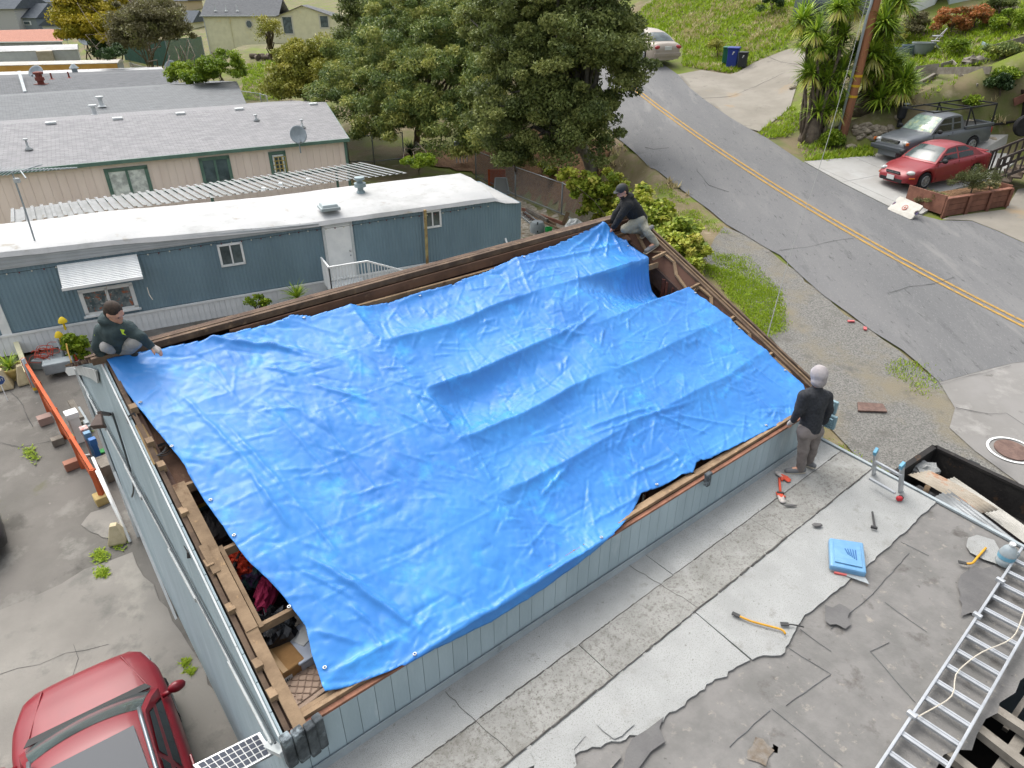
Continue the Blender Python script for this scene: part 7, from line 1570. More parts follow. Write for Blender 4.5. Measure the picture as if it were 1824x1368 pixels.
# ================================================================== FENCES, BACK
m_galvp = mat('galvanised_pipe', (164, 172, 176), .5, metal=.4); m_wire = mat('chain_wire', (150, 156, 158), .5, metal=.3)
def chainlink(label, pts, h, px=True, mid=True, rail=True):
    P = [PT(*p) for p in pts]; rt, w = thing('chain_link_fence', label, 'fence', P[0], 'chain-link fences'); b = MB()
    for p in P: w(MB().tube([p-dz_*.2, p+dz_*(h+.05)], .035, 8), 'post', m_galvp, smooth=True)
    for a, c in zip(P[:-1], P[1:]):
        if rail: w(MB().tube([a+dz_*h, c+dz_*h], .025, 6), 'top_rail', m_galvp, smooth=True)
        w(MB().tube([a+dz_*.15, c+dz_*.15], .025, 6), 'bottom_rail', m_galvp, smooth=True)
        L = Vector((c.x-a.x, c.y-a.y, 0)).length; n = int(L/.075); e = (c-a)/L; H_ = h-.05; 
        for k in range(-int(H_/.075), n):
            for s_ in (1, -1):
                x0, x1 = k*.075, k*.075+H_; zz0, zz1 = (.05, H_) if s_ > 0 else (H_, .05)
                if x0 < 0: f = -x0/H_; zz0 = zz0+(zz1-zz0)*f; x0 = 0
                if x1 > L: f = (x1-L)/(x1-x0) if x1 > x0 else 0; zz1 = zz1-(zz1-zz0)*f; x1 = L
                if x1-x0 > .02: b.tube([a+e*x0+dz_*zz0, a+e*x1+dz_*zz1], .0035, 3, cap=False)
    o = w(b, 'mesh', m_wire); o['kind'] = 'stuff'
chainlink('chain-link fence running under the oak to the vine', [(848, 318), (918, 352), (1000, 386), (1062, 418)], 1.45)
chainlink('chain-link fence at the end of the pink mobile home', [(622, 292), (667, 292), (720, 286)], 1.55)
chainlink('low chain-link fence behind the white flat roof', [(233, 122), (250, 128), (262, 131), (284, 134)], .9)
chainlink('short chain-link fence section beside the laurel', [(430, 190), (468, 196), (480, 200)], 1.1)
# green slatted fence
m_slat = mat('green_slat', (62, 104, 92), .7, (52, 92, 80), 2, jit=.08)
P = [PT(225, 112), PT(305, 120), PT(368, 114)]; rt, w = thing('slatted_fence', 'tall dark green slatted fence beside the cream house', 'fence', P[0])
hF = 48*ZC(P[1])/FOC/1.1
for p in P: w(MB().tube([p, p+dz_*(hF+.1)], .06, 8), 'post', m_galvp)
for a, c in zip(P[:-1], P[1:]):
    n = int((c-a).length/.14)
    for k in range(n): q_ = a.lerp(c, (k+.5)/n); w(MB().beam(q_+dz_*.05, q_+dz_*hF, .115, .02, up=Vector((c.y-a.y, a.x-c.x, 0))), 'slat', m_slat)
# cream house
hb = PT(376, 103); he = hb+Vector((1, .07, 0))*(209*ZC(hb)/FOC); dH, nH, LH = wallframe(hb, he); hH = 76*ZC(hb)/FOC/1.15
rt, w = thing('cream_house', 'cream stucco house with grey shingle roof and octagonal window', 'house', hb)
he = hb+dH*LH; base_z = min(hb.z, zt(he.x, he.y))-.5
CH = lambda x, o, z: Vector((hb.x, hb.y, hb.z))+dH*x+nH*o+dz_*z
w(MB().prism([CH(0, 0, -2), CH(LH+6, 0, -2), CH(LH+6, 0, hH), CH(0, 0, hH)], -nH*9), 'wall', m_tan)
w(MB().add([CH(-.01, 0, hH), CH(-.01, -9, hH), CH(-.01, -4.5, hH+2.2)], [(0, 1, 2)]), 'gable', m_tan)
slope('roof', CH(-.35, .35, hH-.1), CH(LH*.62, .35, hH-.1), CH(-.35, -4.5, hH+2.25), CH(LH*.62, -4.5, hH+2.25), m_sh3, rt)
slope('roof_back', CH(LH*.62, -9.3, hH-.1), CH(-.35, -9.3, hH-.1), CH(LH*.62, -4.5, hH+2.25), CH(-.35, -4.5, hH+2.25), m_sh3, rt)
gx = LH*.82; w(MB().add([CH(LH*.60, .02, hH-.1), CH(LH*1.06, .02, hH-.1), CH(gx, .02, hH+1.3)], [(0, 1, 2)]), 'front_gable', m_tan)
slope('gable_roof', CH(LH*.59, .35, hH-.15), CH(LH*.59, -4.5, hH+.1), CH(gx, .35, hH+1.42), CH(gx, -4.5, hH+1.42), m_sh3, rt); slope('gable_roof', CH(LH*1.07, -4.5, hH+.1), CH(LH*1.07, .35, hH-.15), CH(gx, -4.5, hH+1.42), CH(gx, .35, hH+1.42), m_sh3, rt)
w(MB().beam(CH(-.35, .42, hH-.05), CH(LH*.6, .42, hH-.05), .12, .14), 'gutter', m_whitetrim); w(MB().beam(CH(.1, .08, -1), CH(.1, .08, hH), .1, .1), 'downpipe', m_whitetrim); w(MB().beam(CH(LH*.21, .08, -1), CH(LH*.21, .08, hH), .1, .1), 'downpipe', m_tan)
for p_, q_ in (((0, 0), (0, 0)),): pass
def hwin(px0, py0, px1, py1, split=False):
    a = PV(px0, py0, hb, nH)-hb; c = PV(px1, py1, hb, nH)-hb; window(rt, Vector((hb.x, hb.y, hb.z)), dH, nH, a.dot(dH), c.dot(dH), c.z, a.z, frame=mat('cream_frame', (226, 222, 204), .8), fw=.22, split=False, glass=m_glass)
hwin(501, 29, 524, 61); hwin(568, 26, 587, 50)
a = PV(444, 43, hb, nH); oc = [a+nH*.05+dH*.62*math.cos(R(22.5+45*k))+dz_*.72*math.sin(R(22.5+45*k)) for k in range(8)]; ic = [a+nH*.08+(p_-a-nH*.05)*.72 for p_ in oc]
w(MB().prism(oc, nH*.06), 'octagon_frame', MATS['cream_frame']); w(MB().prism(ic, nH*.07), 'octagon_pane', m_glass)
for x in (384, 403, 423): q_ = onplane(x, 20, CH(-.35, .35, hH-.1), CH(LH*.62, .35, hH-.1), CH(-.35, -4.5, hH+2.25)); w(MB().lathe([(.3, 0), (.1, .1), (.07, .9)], 8, q_), 'vent_pipe', m_whitetrim)
# firewood by the wall
for i in range(6):
    P = PT(452+i*7, 104+(i % 2)*3); rt2 = root('firewood_log', P, 0, ('leftmost cut log at the foot of the cream house wall', 'second log from the left at the cream house wall', 'third log from the left at the cream house wall', 'fourth log from the left at the cream house wall', 'fifth log from the left at the cream house wall', 'rightmost cut log at the foot of the cream house wall')[i], 'log', 'logs by the cream house'); MB().lathe([(.2, -.3), (.2, .3)], 10, (0, 0, .2), Matrix.Rotation(R(90), 3, 'Y') @ Matrix.Rotation(i, 3, 'X')).build('log', m_bark, rt2)
# far houses, top left
def farhouse(name, label, px, py, wpx, hpx, m, roofm, rise=.35, depth=8, rot=0, wins=0):
    P = PT(px, py); k = ZC(P)/FOC; wd_, h_ = wpx*k, hpx*k/1.14; rt = root(name, P, rot, label, 'house', 'houses in the distance')
    MB().box((0, depth/2, h_/2-1), (wd_, depth, h_+2)).build('wall', m, rt)
    b = MB(); e = .5; z = h_; r_ = wd_*rise
    b.prism([(-wd_/2-e, -e, z), (wd_/2+e, -e, z), (0, -e, z+r_)] if rise > .3 else [(-wd_/2-e, -e, z), (-wd_/2-e, depth+e, z), (-wd_/2-e, depth/2, z+depth*.25)], (0, depth+2*e, 0) if rise > .3 else (wd_+2*e, 0, 0)).build('roof', roofm, rt)
    for i in range(wins):
        x = (i+.5)/wins*wd_-wd_/2; f = MB().box((x, -.06, h_*.55), (wd_/wins*.42, .12, h_*.36)).build('window', m_white, rt); MB().box((x, -.14, h_*.55), (wd_/wins*.30, .04, h_*.27)).build('pane', m_glass, f)
    return rt
m_roofd = mat('dark_roof', (92, 100, 108), .9, (80, 88, 96), 2); m_fw1 = mat('pale_stucco', (200, 200, 198), .9); m_fw2 = mat('sand_stucco', (214, 194, 158), .9); m_fw3 = mat('white_house', (224, 228, 230), .8)
farhouse('distant_house', 'pale grey house wall at the far left top corner', 0, 56, 74, 40, m_fw1, m_roofd, .2, 12); farhouse('distant_house', 'small grey house with white window frame beside the yellow tree', 52, 52, 34, 20, mat('grey_house', (150, 160, 164), .9), m_roofd, .2, 10, 0, 1)
farhouse('distant_house', 'white gabled house left of the yellow tree', 98, 56, 40, 10, m_fw3, m_roofd, .36, 10); farhouse('distant_house', 'dark-roofed house at the top edge behind the gable', 70, 20, 60, 16, m_fw1, m_roofd, .2, 12, 0, 2)
farhouse('distant_house', 'white house with blue windows behind the yellow tree', 210, 24, 40, 22, m_fw3, m_roofd, .2, 10, 0, 2); farhouse('distant_house', 'sand-coloured house above the grey-brown tree', 300, 20, 70, 18, m_fw2, m_roofd, .2, 10, 0, 2); farhouse('distant_house', 'low grey-roofed annex behind the brush tree', 326, 52, 34, 12, m_tan, m_roofd, .2, 8)
farhouse('distant_house', 'tiny pale house on the far left skyline', 20, 6, 60, 10, m_fw3, m_roofd, .2, 12, 0, 3); farhouse('distant_house', 'sand-coloured far house at the top behind the white one', 120, 4, 60, 10, m_fw2, m_roofd, .2, 12, 0, 3); farhouse('distant_house', 'grey far house at the top left of the cream house', 240, 2, 70, 12, m_fw1, m_roofd, .2, 12, 0, 3); farhouse('distant_house', 'far pale house above the cream roof', 420, -6, 90, 12, m_fw2, m_roofd, .2, 12, 0, 3)
farhouse('distant_house', 'light blue house between the trees at the top', 703, 28, 22, 30, mat('light_blue_house', (150, 186, 200), .8), m_roofd, .2, 8, 0, 1); farhouse('distant_house', 'peach coloured house behind the slim tree', 668, 24, 40, 20, mat('peach_house', (214, 178, 150), .9), m_roofd, .2, 8, 0, 1); farhouse('distant_house', 'cream house far beyond the hill driveway', 560, -10, 90, 14, m_fw1, m_roofd, .2, 10, 0, 3)
bin_('green bin under the trees behind the laurel', 661, 40, 15, m_bg, m_bg); bin_('blue bin beside the slim tree trunk', 682, 36, 15, m_bb, m_bb)
# yard bits behind the blue trailer
plank('reddish plank on top of the timber heap in the back yard', (930, 372), (1003, 398), .12, .08, m_rw, .1, .1, 'timber', 'plank', 'timber heap behind the blue trailer'); plank('long orange-brown plank across the back yard', (940, 384), (1012, 415), .1, .05, m_woodlt, .06, .06, 'timber', 'plank', 'timber heap behind the blue trailer')
plank('grey weathered beam in the back yard heap', (938, 372), (975, 393), .14, .12, m_grw, .16, .16, 'timber', 'plank', 'timber heap behind the blue trailer'); plank('tan plank in the middle of the heap', (945, 378), (990, 400), .1, .05, m_woodlt, .1, .1, 'timber', 'plank', 'timber heap behind the blue trailer'); plank('dark plank nearest the blue trailer', (932, 380), (960, 400), .12, .05, m_wooddk, .08, .08, 'timber', 'plank', 'timber heap behind the blue trailer'); plank('short board standing against the chain-link fence', (1003, 400), (1012, 378), .16, .04, m_woodlt, .05, .6, 'timber', 'plank', 'timber heap behind the blue trailer')
rt, w = thing('ladder', 'grey metal ladder lying on the yard gravel by the blue trailer', 'ladder', PT(945, 395)); a, c = PT(928, 378, .08), PT(958, 402, .08); e = (c-a).normalized(); n_2 = Vector((-e.y, e.x, 0))*.2
for s_ in (-1, 1): w(MB().beam(a+n_2*s_, c+n_2*s_, .03, .06), 'rail', m_galvp)
for k in range(9): P = a.lerp(c, (k+.5)/9); w(MB().beam(P-n_2, P+n_2, .03, .03), 'rung', m_galvp)
P = PT(957, 414); rt, w = thing('grill_drum', 'grey metal drum lid standing on the yard gravel', 'drum', P); w(MB().lathe([(.3, 0), (.32, .25), (.25, .45), (.1, .5)], 12, P), 'drum', m_grey_flash, smooth='auto'); w(MB().tube([P+Vector((0, -.3, .1)), P+Vector((0, -.22, .5))], .03, 6), 'handle', m_black)
P = PT(977, 419); rt, w = thing('bucket', 'bright green bucket behind the garage ridge', 'bucket', P); w(MB().lathe([(.11, 0), (.16, .32), (.15, .32), (.1, .02)], 14, P, cap=False), 'bucket', mat('bright_green', (40, 190, 92), .5), smooth='auto')
crumple('white_sack', 'white lumpy sack beside the green bucket', PT(1022, 410)+dz_*.2, .4, .3, .28, m_white, 12, 'sack')
P = PT(885, 330); rt, w = thing('orange_panel_board', 'orange board leaning by the chain-link fence', 'board', P); w(MB().beam(P+Vector((-.45, 0, .4)), P+Vector((.45, 0, .4)), .05, .8), 'board', mat('orange_board', (206, 100, 56), .8)); 
P = PT(893, 345); rt, w = thing('window_screen', 'old window screen frame propped by the orange board', 'screen', P); fr = [P+Vector((-.35, 0, .05)), P+Vector((.4, -.1, 0)), P+Vector((.25, .3, .7)), P+Vector((-.3, .3, .7))]
for i in range(4): w(MB().beam(fr[i], fr[(i+1) % 4], .05, .04), 'frame', m_grey_flash)
w(MB().add(fr, [(0, 1, 2, 3)]), 'screen', mat('screen_grey', (150, 152, 150), .9))
P = PT(823, 292); rt, w = thing('meter_box', 'grey electric meter boxes on pipes under the laurel', 'meter box', P)
for k in range(4): w(MB().tube([P+Vector((-.3+.2*k, 0, 0)), P+Vector((-.3+.2*k, 0, .7))], .035, 6), 'pipe', m_whitetrim)
w(MB().box(P+Vector((0, 0, .95)), (.8, .25, .55)), 'box', m_grey_flash, bevel=.02)
for i, (x, y, x2, y2, h_) in enumerate(((905, 440, 898, 418, 0), )): rt, w = thing('white_post', 'short white post leaning at the right part of the blue trailer', 'post', PX(x, y, .6)); w(MB().beam(PX(x, y, .8), PX(x2, y2, 1.1), .06, .06), 'post', m_white)
# ================================================================== THINGS ON THE LOWER ROOF
ZF = ZL+.022
def onroof(px, py, dz=0): return PX(px, py, ZF+dz)
# big ladder lying on the roof
rt, w = thing('aluminium_ladder', 'long aluminium ladder lying across the felt at the lower right', 'ladder', onroof(1690, 1190))
la0, la1 = onroof(1552, 1385, .06), onroof(1815, 985, .06); lb0, lb1 = onroof(1668, 1385, .06), onroof(1880, 1035, .06)
m_alu = mat('ladder_aluminium', (206, 210, 214), .35, (188, 192, 196), 5, metal=.45)
lx = (la1-la0).normalized(); ww = .42; sd_ = Vector((lx.y, -lx.x, 0)); LL = (la1-la0).length+.1
for o_ in (0, ww): w(MB().beam(la0+sd_*o_-lx*.3, la0+sd_*o_+lx*LL, .028, .075), 'rail', m_alu, bevel=.006)
nr = int((LL+.3)/.28)
for k in range(nr):
    P = la0-lx*.22+lx*(.28*k); w(MB().beam(P, P+sd_*ww, .032, .03).beam(P+lx*.028, P+sd_*ww+lx*.028, .02, .012, off=(0, .012)), 'rung', m_alu)
for f in (.2, .62, .8): P = la0+lx*LL*f; w(MB().box(P+Vector((0, 0, .05)), (.05, .09, .05), Matrix.Rotation(.6, 3, 'Z')), 'bracket', m_alu, bevel=.008)
rp_ = [la0+lx*(LL*f)+sd_*ww*a+Vector((0, 0, .06)) for f, a in ((.2, .1), (.34, .55), (.36, .2), (.5, .45), (.6, .9), (.82, .7), (.88, .9))]
w(MB().tube(smoothp(resample(rp_, .1), 3), .006, 5), 'rope', mat('pale_rope', (214, 206, 190), .9))
# ladder leaning at the roof edge
rt, w = thing('stile_ladder', 'top of a ladder with blue caps leaning on the right roof edge', 'ladder', PX(1583, 880, 1.2))
for (x, y), (x2, y2) in (((1556, 848), (1560, 803)), ((1604, 880), (1607, 828))):
    T_ = PX(x2, y2, 3.15); Bq = PX(x, y, 2.5); d0 = (T_-Bq).normalized(); w(MB().beam(T_-d0*2.8, T_, .03, .08), 'rail', m_alu); w(MB().beam(T_-d0*.06, T_+d0*.02, .04, .09), 'cap', mat('light_blue_plastic', (110, 176, 206), .5))
T0, T1 = PX(1559, 822, 3.0), PX(1606, 848, 3.0); d0 = Vector((0, 0, -.3))
for k in range(4): w(MB().beam(T0+d0*k, T1+d0*k, .035, .03), 'rung', m_alu)
# packaged tarp
q = [onroof(*p, .0) for p in ((1474, 966), (1535, 975), (1541, 1030), (1476, 1016))]; rt, w = thing('packaged_tarp', 'folded light blue tarp still in its clear bag', 'tarp package', q[0])
m_ptarp = mat('pale_blue_tarp', (122, 174, 214), .35, (106, 160, 204), 6, coat=.4, bump=.3, bscale=14)
w(MB().prism(q, (0, 0, .09)), 'folded_tarp', m_ptarp, bevel=.025)
w(MB().prism([a_.lerp(c_, .12)+Vector((0, 0, .095)) for a_, c_ in ((q[0], q[2]), (q[1], q[3]), (q[2], q[0]), (q[3], q[1]))], (0, 0, .012)), 'top_fold', m_ptarp, bevel=.005)
pc = (q[0]+q[2])/2+Vector((0, 0, .112)); ex = (q[1]-q[0]).normalized(); ey = Vector((-ex.y, ex.x, 0)); b = MB()
for k in range(5): b.beam(pc+ex*(-.02+.03*k)+ey*.08, pc+ex*(-.0+.02*k)-ey*(.02+.02*k), .012, .003)
w(b, 'print', mat('dark_blue_print', (54, 110, 170), .6))
w(MB().prism([q[3]+Vector((0, 0, .01)), q[2]+Vector((0, 0, .01)), q[2]-ey*.1+Vector((.03, 0, 0)), q[3]-ey*.04+Vector((.1, 0, 0))], (0, 0, .006)), 'bag_flap', mat('clear_bag', (200, 208, 212), .2, alpha=.55)); w(MB().beam(q[3]+ex*.06-ey*.02, q[3]+ex*.2-ey*.03, .03, .02), 'red_tag', mat('red_tag', (226, 110, 106), .7))
# pry bars and small tools
m_ybar = mat('yellow_tool', (232, 176, 52), .5, (214, 156, 40), 9); m_blk = mat('dark_steel', (74, 74, 74), .5, metal=.4)
def bar(label, pts, r_, m, hook=None, name='pry_bar', cat='pry bar'):
    P = [onroof(*p, .02) for p in pts]; rt, w = thing(name, label, cat, P[0]); w(MB().tube(smoothp(resample(P, .04), 2), r_, 8), 'bar', m, smooth=True)
    d_ = (P[0]-P[1]).normalized(); w(MB().beam(P[0], P[0]+d_*.09, .045, .012), 'claw', m_blk)
    return rt, w
bar('long yellow pry bar lying on the pale roofing', ((1318, 1098), (1335, 1106), (1392, 1121), (1398, 1122), (1399, 1129)), .012, m_ybar)
bar('short yellow hook tool on the felt near the water jug', ((1722, 1004), (1731, 1006), (1740, 994), (1756, 976)), .014, m_ybar, name='hook_tool', cat='hand tool')
bar('thin black pry tool on the torn roofing edge', ((1405, 1112), (1420, 1113), (1432, 1117)), .008, m_blk)
rt, w = thing('hammer', 'dark hammer lying on the pale roofing', 'hammer', onroof(1556, 925)); w(MB().tube([onroof(1554, 912, .02), onroof(1558, 938, .02)], .014, 8), 'handle', m_blk); w(MB().beam(onroof(1551, 938, .03), onroof(1563, 941, .03), .035, .035), 'head', m_blk, bevel=.008)
rt, w = thing('tape_measure', 'small red and black tape measure on the pale roofing', 'tape measure', onroof(1602, 888)); w(MB().box(onroof(1602, 888, .03), (.075, .06, .06)), 'case', mat('red_case', (206, 52, 62), .5), bevel=.015); w(MB().box(onroof(1605, 886, .03), (.05, .062, .05)), 'side', m_blk, bevel=.01)
crumple('felt_chunk', 'dark chunk of felt on the pale roofing', onroof(1456, 935, .02), .075, .035, .02, m_feltdk, 31, 'scrap', 10); crumple('felt_chunk', 'dark flat scrap on the dirty roofing band', onroof(1408, 900, .015), .09, .02, .012, m_feltdk, 33, 'scrap', 10)
# hammer and gloves by the wall
m_orange = mat('orange_red_rubber', (226, 92, 66), .7)
rt, w = thing('red_hammer', 'red-handled hammer between the two gloves', 'hammer', onroof(1389, 868)); w(MB().tube([onroof(1388, 852, .03), onroof(1390, 876, .03)], .018, 8), 'handle', m_orange, smooth=True); w(MB().beam(onroof(1384, 878, .03), onroof(1396, 879, .03), .03, .035), 'head', m_blk)
for lab, (x, y), (x2, y2) in (('work glove with orange fingers nearer the standing person', (1391, 846), (1410, 858)), ('work glove with orange fingers nearer the camera', (1392, 888), (1384, 868))):
    a, c = onroof(x, y, .02), onroof(x2, y2, .02); rt = root('work_glove', a, 0, lab, 'glove', 'gloves on the roof'); b = MB(); hand(b, a, c, (0, 0, 1), curl=.15); remesh(b, 'fingers', m_orange, rt, .009, 2)
    b = MB(); d_ = (c-a).normalized(); chain(b, [a-d_*.05, a+d_*.05], [.045, .046]); b.v = [(p[0], p[1], a.z+(p[2]-a.z)*.45) for p in b.v]; b.build('cuff', m_glove, rt, world=True, smooth=True)
# water jug
P = onroof(1787, 1003); rt, w = thing('water_jug', 'clear plastic water jug standing at the roof edge', 'jug', P); m_jug = mat('clear_plastic', (196, 208, 212), .15, (176, 190, 196), 7, alpha=.7)
w(MB().lathe([(.085, 0), (.095, .02), (.095, .08), (.088, .09), (.095, .10), (.095, .18), (.07, .25), (.03, .285), (.03, .30)], 18, P), 'jug', m_jug, smooth='auto'); w(MB().lathe([(.034, .30), (.034, .325)], 12, P), 'cap', m_white); w(MB().lathe([(.0965, .10), (.0965, .155)], 18, P, cap=False), 'label_band', mat('jug_label', (120, 180, 206), .5)); w(MB().tube([P+Vector((.09, -.02, .2)), P+Vector((.12, -.03, .17)), P+Vector((.1, -.02, .09))], .012, 6), 'handle', m_jug)
# straw bits, screws
rt, w = thing('wall_vent', 'pale blue louvred vents behind the standing person', 'vent', PX(1474, 735, 2.8))
for k, (x, y) in enumerate(((1476, 722), (1474, 748))):
    P = PX(x, y, 3.0-.2*k); w(MB().box(P, (.28, .06, .24), Matrix.Rotation(TH+R(90), 3, 'Z')), 'vent_box', mat('vent_blue', (146, 176, 186), .6), bevel=.015)
    for j in range(5): w(MB().box(P+Vector((-.05, -.05, -.08+.04*j)), (.2, .03, .012), Matrix.Rotation(TH+R(90), 3, 'Z')), 'louvre', MATS['vent_blue'])
rt, w = thing('wall_bracket', 'grey weathered clamp fixed on the near wall plank', 'bracket', PV(1262, 855, g(0, -.14, 0), GU)); P = PV(1260, 856, g(0, -.13, 0), GU); w(MB().box(P, (.07, .07, .16), Matrix.Rotation(TH, 3, 'Z')).box(P+Vector((0, 0, .1)), (.11, .06, .05), Matrix.Rotation(TH, 3, 'Z')), 'clamp', tarm, bevel=.012)
# ================================================================== GARAGE CONTENTS
def inside(px, py, dz): # on a level below the slope
    nrm = Vector((0, 0, 1))-GU*KS; d = Vector(ray(px, py)); P0 = GA+Vector((0, 0, dz)); return cam.location+d*((P0-cam.location).dot(nrm)/d.dot(nrm))
def gbox(label, name, cat, px, py, dz, size, m, rot=0, bevel=.02, parts=()):
    P = inside(px, py, dz); rt = root(name, P-Vector((0, 0, size[2])), TH+rot, label, cat); MB().box((0, 0, size[2]/2), size).build('box', m, rt, bevel=bevel); return rt, P
# storage under the slope: a stack of boxes so that everything is carried
m_tan = m_tan; m_lid = mat('tan_lid', (196, 172, 152), .7, (178, 154, 136), 6); m_tote = mat('black_tote', (40, 42, 44), .6); m_card = mat('cardboard', (176, 136, 88), .9, (158, 120, 76), 5)
P = inside(545, 1215, -.42); rt = root('storage_tote', P-Vector((0, 0, .4)), TH+.12, 'black storage tote with tan diamond-patterned lid in the near corner', 'tote')
MB().loft([[Vector((x*(.20+.03*f), y*(.17+.03*f), .36*f)) for x, y in ((-1, -1), (1, -1), (1, 1), (-1, 1))] for f in (0, 1)]).build('body', m_tote, rt, bevel=.02)
lid = MB().box((0, 0, .385), (.50, .44, .05)).box((0, 0, .415), (.40, .34, .02)).build('lid', m_lid, rt, bevel=.015)
b = MB()
for k in range(-4, 5):
    for s_ in (1, -1):
        x0 = k*.09; pts = []
        for t in np.linspace(-.16, .16, 9):
            x = x0+s_*t*.9
            if abs(x) < .19: pts.append(Vector((x, t, .427)))
        if len(pts) > 1: b.beam(pts[0], pts[-1], .012, .012)
b.build('lid_ribs', mat('tan_rib', (168, 144, 126), .7), lid)
for s_ in (-1, 1): MB().box((s_*.23, 0, .34), (.03, .12, .06)).build('latch', m_tote, rt, bevel=.005)
rt, P = gbox('brown cardboard box with white printed label under the rafters', 'cardboard_box', 'box', 492, 1176, -.40, (.42, .36, .4), m_card, .1)
ln = -Vector((0, 1, 0)); MB().box((-.05, -.183, .27), (.2, .004, .11)).build('label_sheet', m_plate, rt); b = MB()
for k in range(9): b.box((-.13+.018*k, -.187, .29), (.010 if k % 2 else .006, .003, .035))
for k in range(2): b.box((-.06, -.187, .25-.02*k), (.14, .003, .006))
b.build('label_print', m_black, rt); MB().box((0, 0, .402), (.05, .36, .003)).build('tape', mat('brown_tape', (196, 160, 112), .4), rt)
rt, P = gbox('clear plastic storage tub with papers beside the black bag', 'clear_tub', 'tub', 540, 1146, -.45, (.28, .42, .3), mat('cloudy_tub', (206, 212, 220), .3, (184, 186, 200), 5), .05, .03); MB().box((0, 0, .31), (.30, .44, .03)).build('lid', mat('cloudy_lid', (196, 206, 222), .35), rt, bevel=.01); MB().box((.04, .05, .33), (.2, .16, .015), Matrix.Rotation(.4, 3, 'Z')).build('papers', m_plate, rt)
gbox('blue plastic tub under the clear one', 'blue_tub', 'tub', 522, 1172, -.75, (.3, .5, .3), mat('blue_tub', (96, 138, 178), .5), .05)
gbox('grey flattened boxes standing at the near corner', 'grey_carton', 'carton', 512, 1232, -.6, (.16, .5, .5), mat('grey_carton', (150, 146, 142), .9), .02)
o = crumple('bin_bag', 'shiny black bin bag behind the cardboard box', inside(478, 1120, -.5), .26, .22, .20, mat('black_bag', (40, 44, 48), .25, (30, 32, 36), 6, spec=.6, bump=.8, bscale=12), 41, 'bag', 22)
o = crumple('dark_sack', 'dark grey lumpy sack in the middle roof bay', inside(378, 945, -.55), .24, .36, .2, mat('dark_sack', (70, 68, 68), .9, (54, 52, 54), 4, bump=.7, bscale=9), 42, 'sack', 22)
o = crumple('orange_bag', 'orange-red bag with dark strap in the third roof bay', inside(425, 1010, -.45), .2, .13, .15, mat('orange_bag', (214, 72, 40), .8, (190, 56, 32), 5), 43, 'bag', 22); P = inside(428, 1006, -.33); MB().box((.02, 0, .10), (.035, .28, .1)).build('strap', m_black, o, bevel=.02)
crumple('patterned_blanket', 'teal and purple patterned blanket beside the orange bag', inside(452, 1022, -.5), .12, .16, .13, mat('patterned_cloth', (60, 104, 96), .9, (104, 60, 112), 14, spots=[((44, 40, 60), 18, .55, .62)]), 44, 'blanket', 18)
crumple('magenta_bundle', 'magenta bundle half under the tarp edge', inside(478, 1050, -.4), .10, .28, .12, mat('magenta_cloth', (150, 30, 74), .8), 45, 'bundle', 18)
# boards in the loft
for i in range(6):
    P, Q = inside(420+i*10, 1060+i*11, -.75), inside(490+i*10, 1020+i*11, -.75); rt, w = thing('loft_board', 'dark floorboard in the third roof bay, '+('first', 'second', 'third', 'fourth', 'fifth', 'sixth')[i]+' from the orange bag', 'board', P, 'loft floorboards'); w(MB().beam(P, Q, .14, .03), 'board', m_wooddk)
for i, (m, l) in enumerate(((mat('book_brown', (92, 62, 46), .8), 'brown book lying in the upper roof bay'), (mat('book_yellow', (168, 140, 60), .8), 'yellow-edged book under the brown one'), (mat('book_green', (60, 96, 92), .8), 'green-edged book lowest of the three'))): gbox(l, 'book', 'book', 345, 885+i*7, -.32-.06*i, (.36, .2, .05), m, .1, .004)
rt, w = thing('pipe_cable', 'thin pale cable hanging along the purlin ends', 'cable', inside(395, 1010, -.1)); w(MB().tube(smoothp([inside(x, y, dz) for x, y, dz in ((388, 1010, -.1), (400, 1030, -.12), (410, 1055, -.15), (414, 1072, -.15), (430, 1095, -.2), (447, 1115, -.22), (460, 1123, -.2))], 2), .007, 5), 'cable', mat('pale_cable', (176, 168, 156), .7))
# roll and brown felt at the top of the left rake
m_roll2 = mat('tan_roll', (168, 142, 100), .9, (146, 120, 84), 4, bump=.3)
rt, w = thing('carpet_roll', 'tan padding roll lying along the left rake', 'roll', inside(255, 790, .0)); w(MB().tube([inside(247, 760, -.06), inside(264, 792, -.06), inside(280, 830, -.06)], [.05, .055, .05], 14), 'roll', m_roll2, smooth='auto')
rt, w = thing('brown_duct', 'brown wrapped duct below the ridge on the left rake', 'duct', inside(225, 730, 0)); w(MB().tube([inside(212, 690, -.10), inside(226, 722, -.10), inside(238, 750, -.10)], [.04, .055, .06], 14), 'duct', mat('brown_wrap', (104, 90, 82), .9, (84, 72, 66), 5), smooth='auto'); w(MB().tube([inside(229, 742, .0), inside(238, 736, .02), inside(244, 745, .0)], .012, 6), 'strap', m_black)
rt, w = thing('cable_coil', 'coil of black cable on the brown board at the left rake', 'cable', inside(287, 800, -.1)); b = MB()
for k in range(6): 
    cpt = inside(286+k*.6, 798+k, -.08+.006*k); b.tube([cpt+Vector((.05*math.cos(t)*(1+.1*k), .11*math.sin(t), .02*math.sin(t*2+k))) for t in np.linspace(0, 6.3, 18)], .006, 4)
w(b, 'coil', m_black)
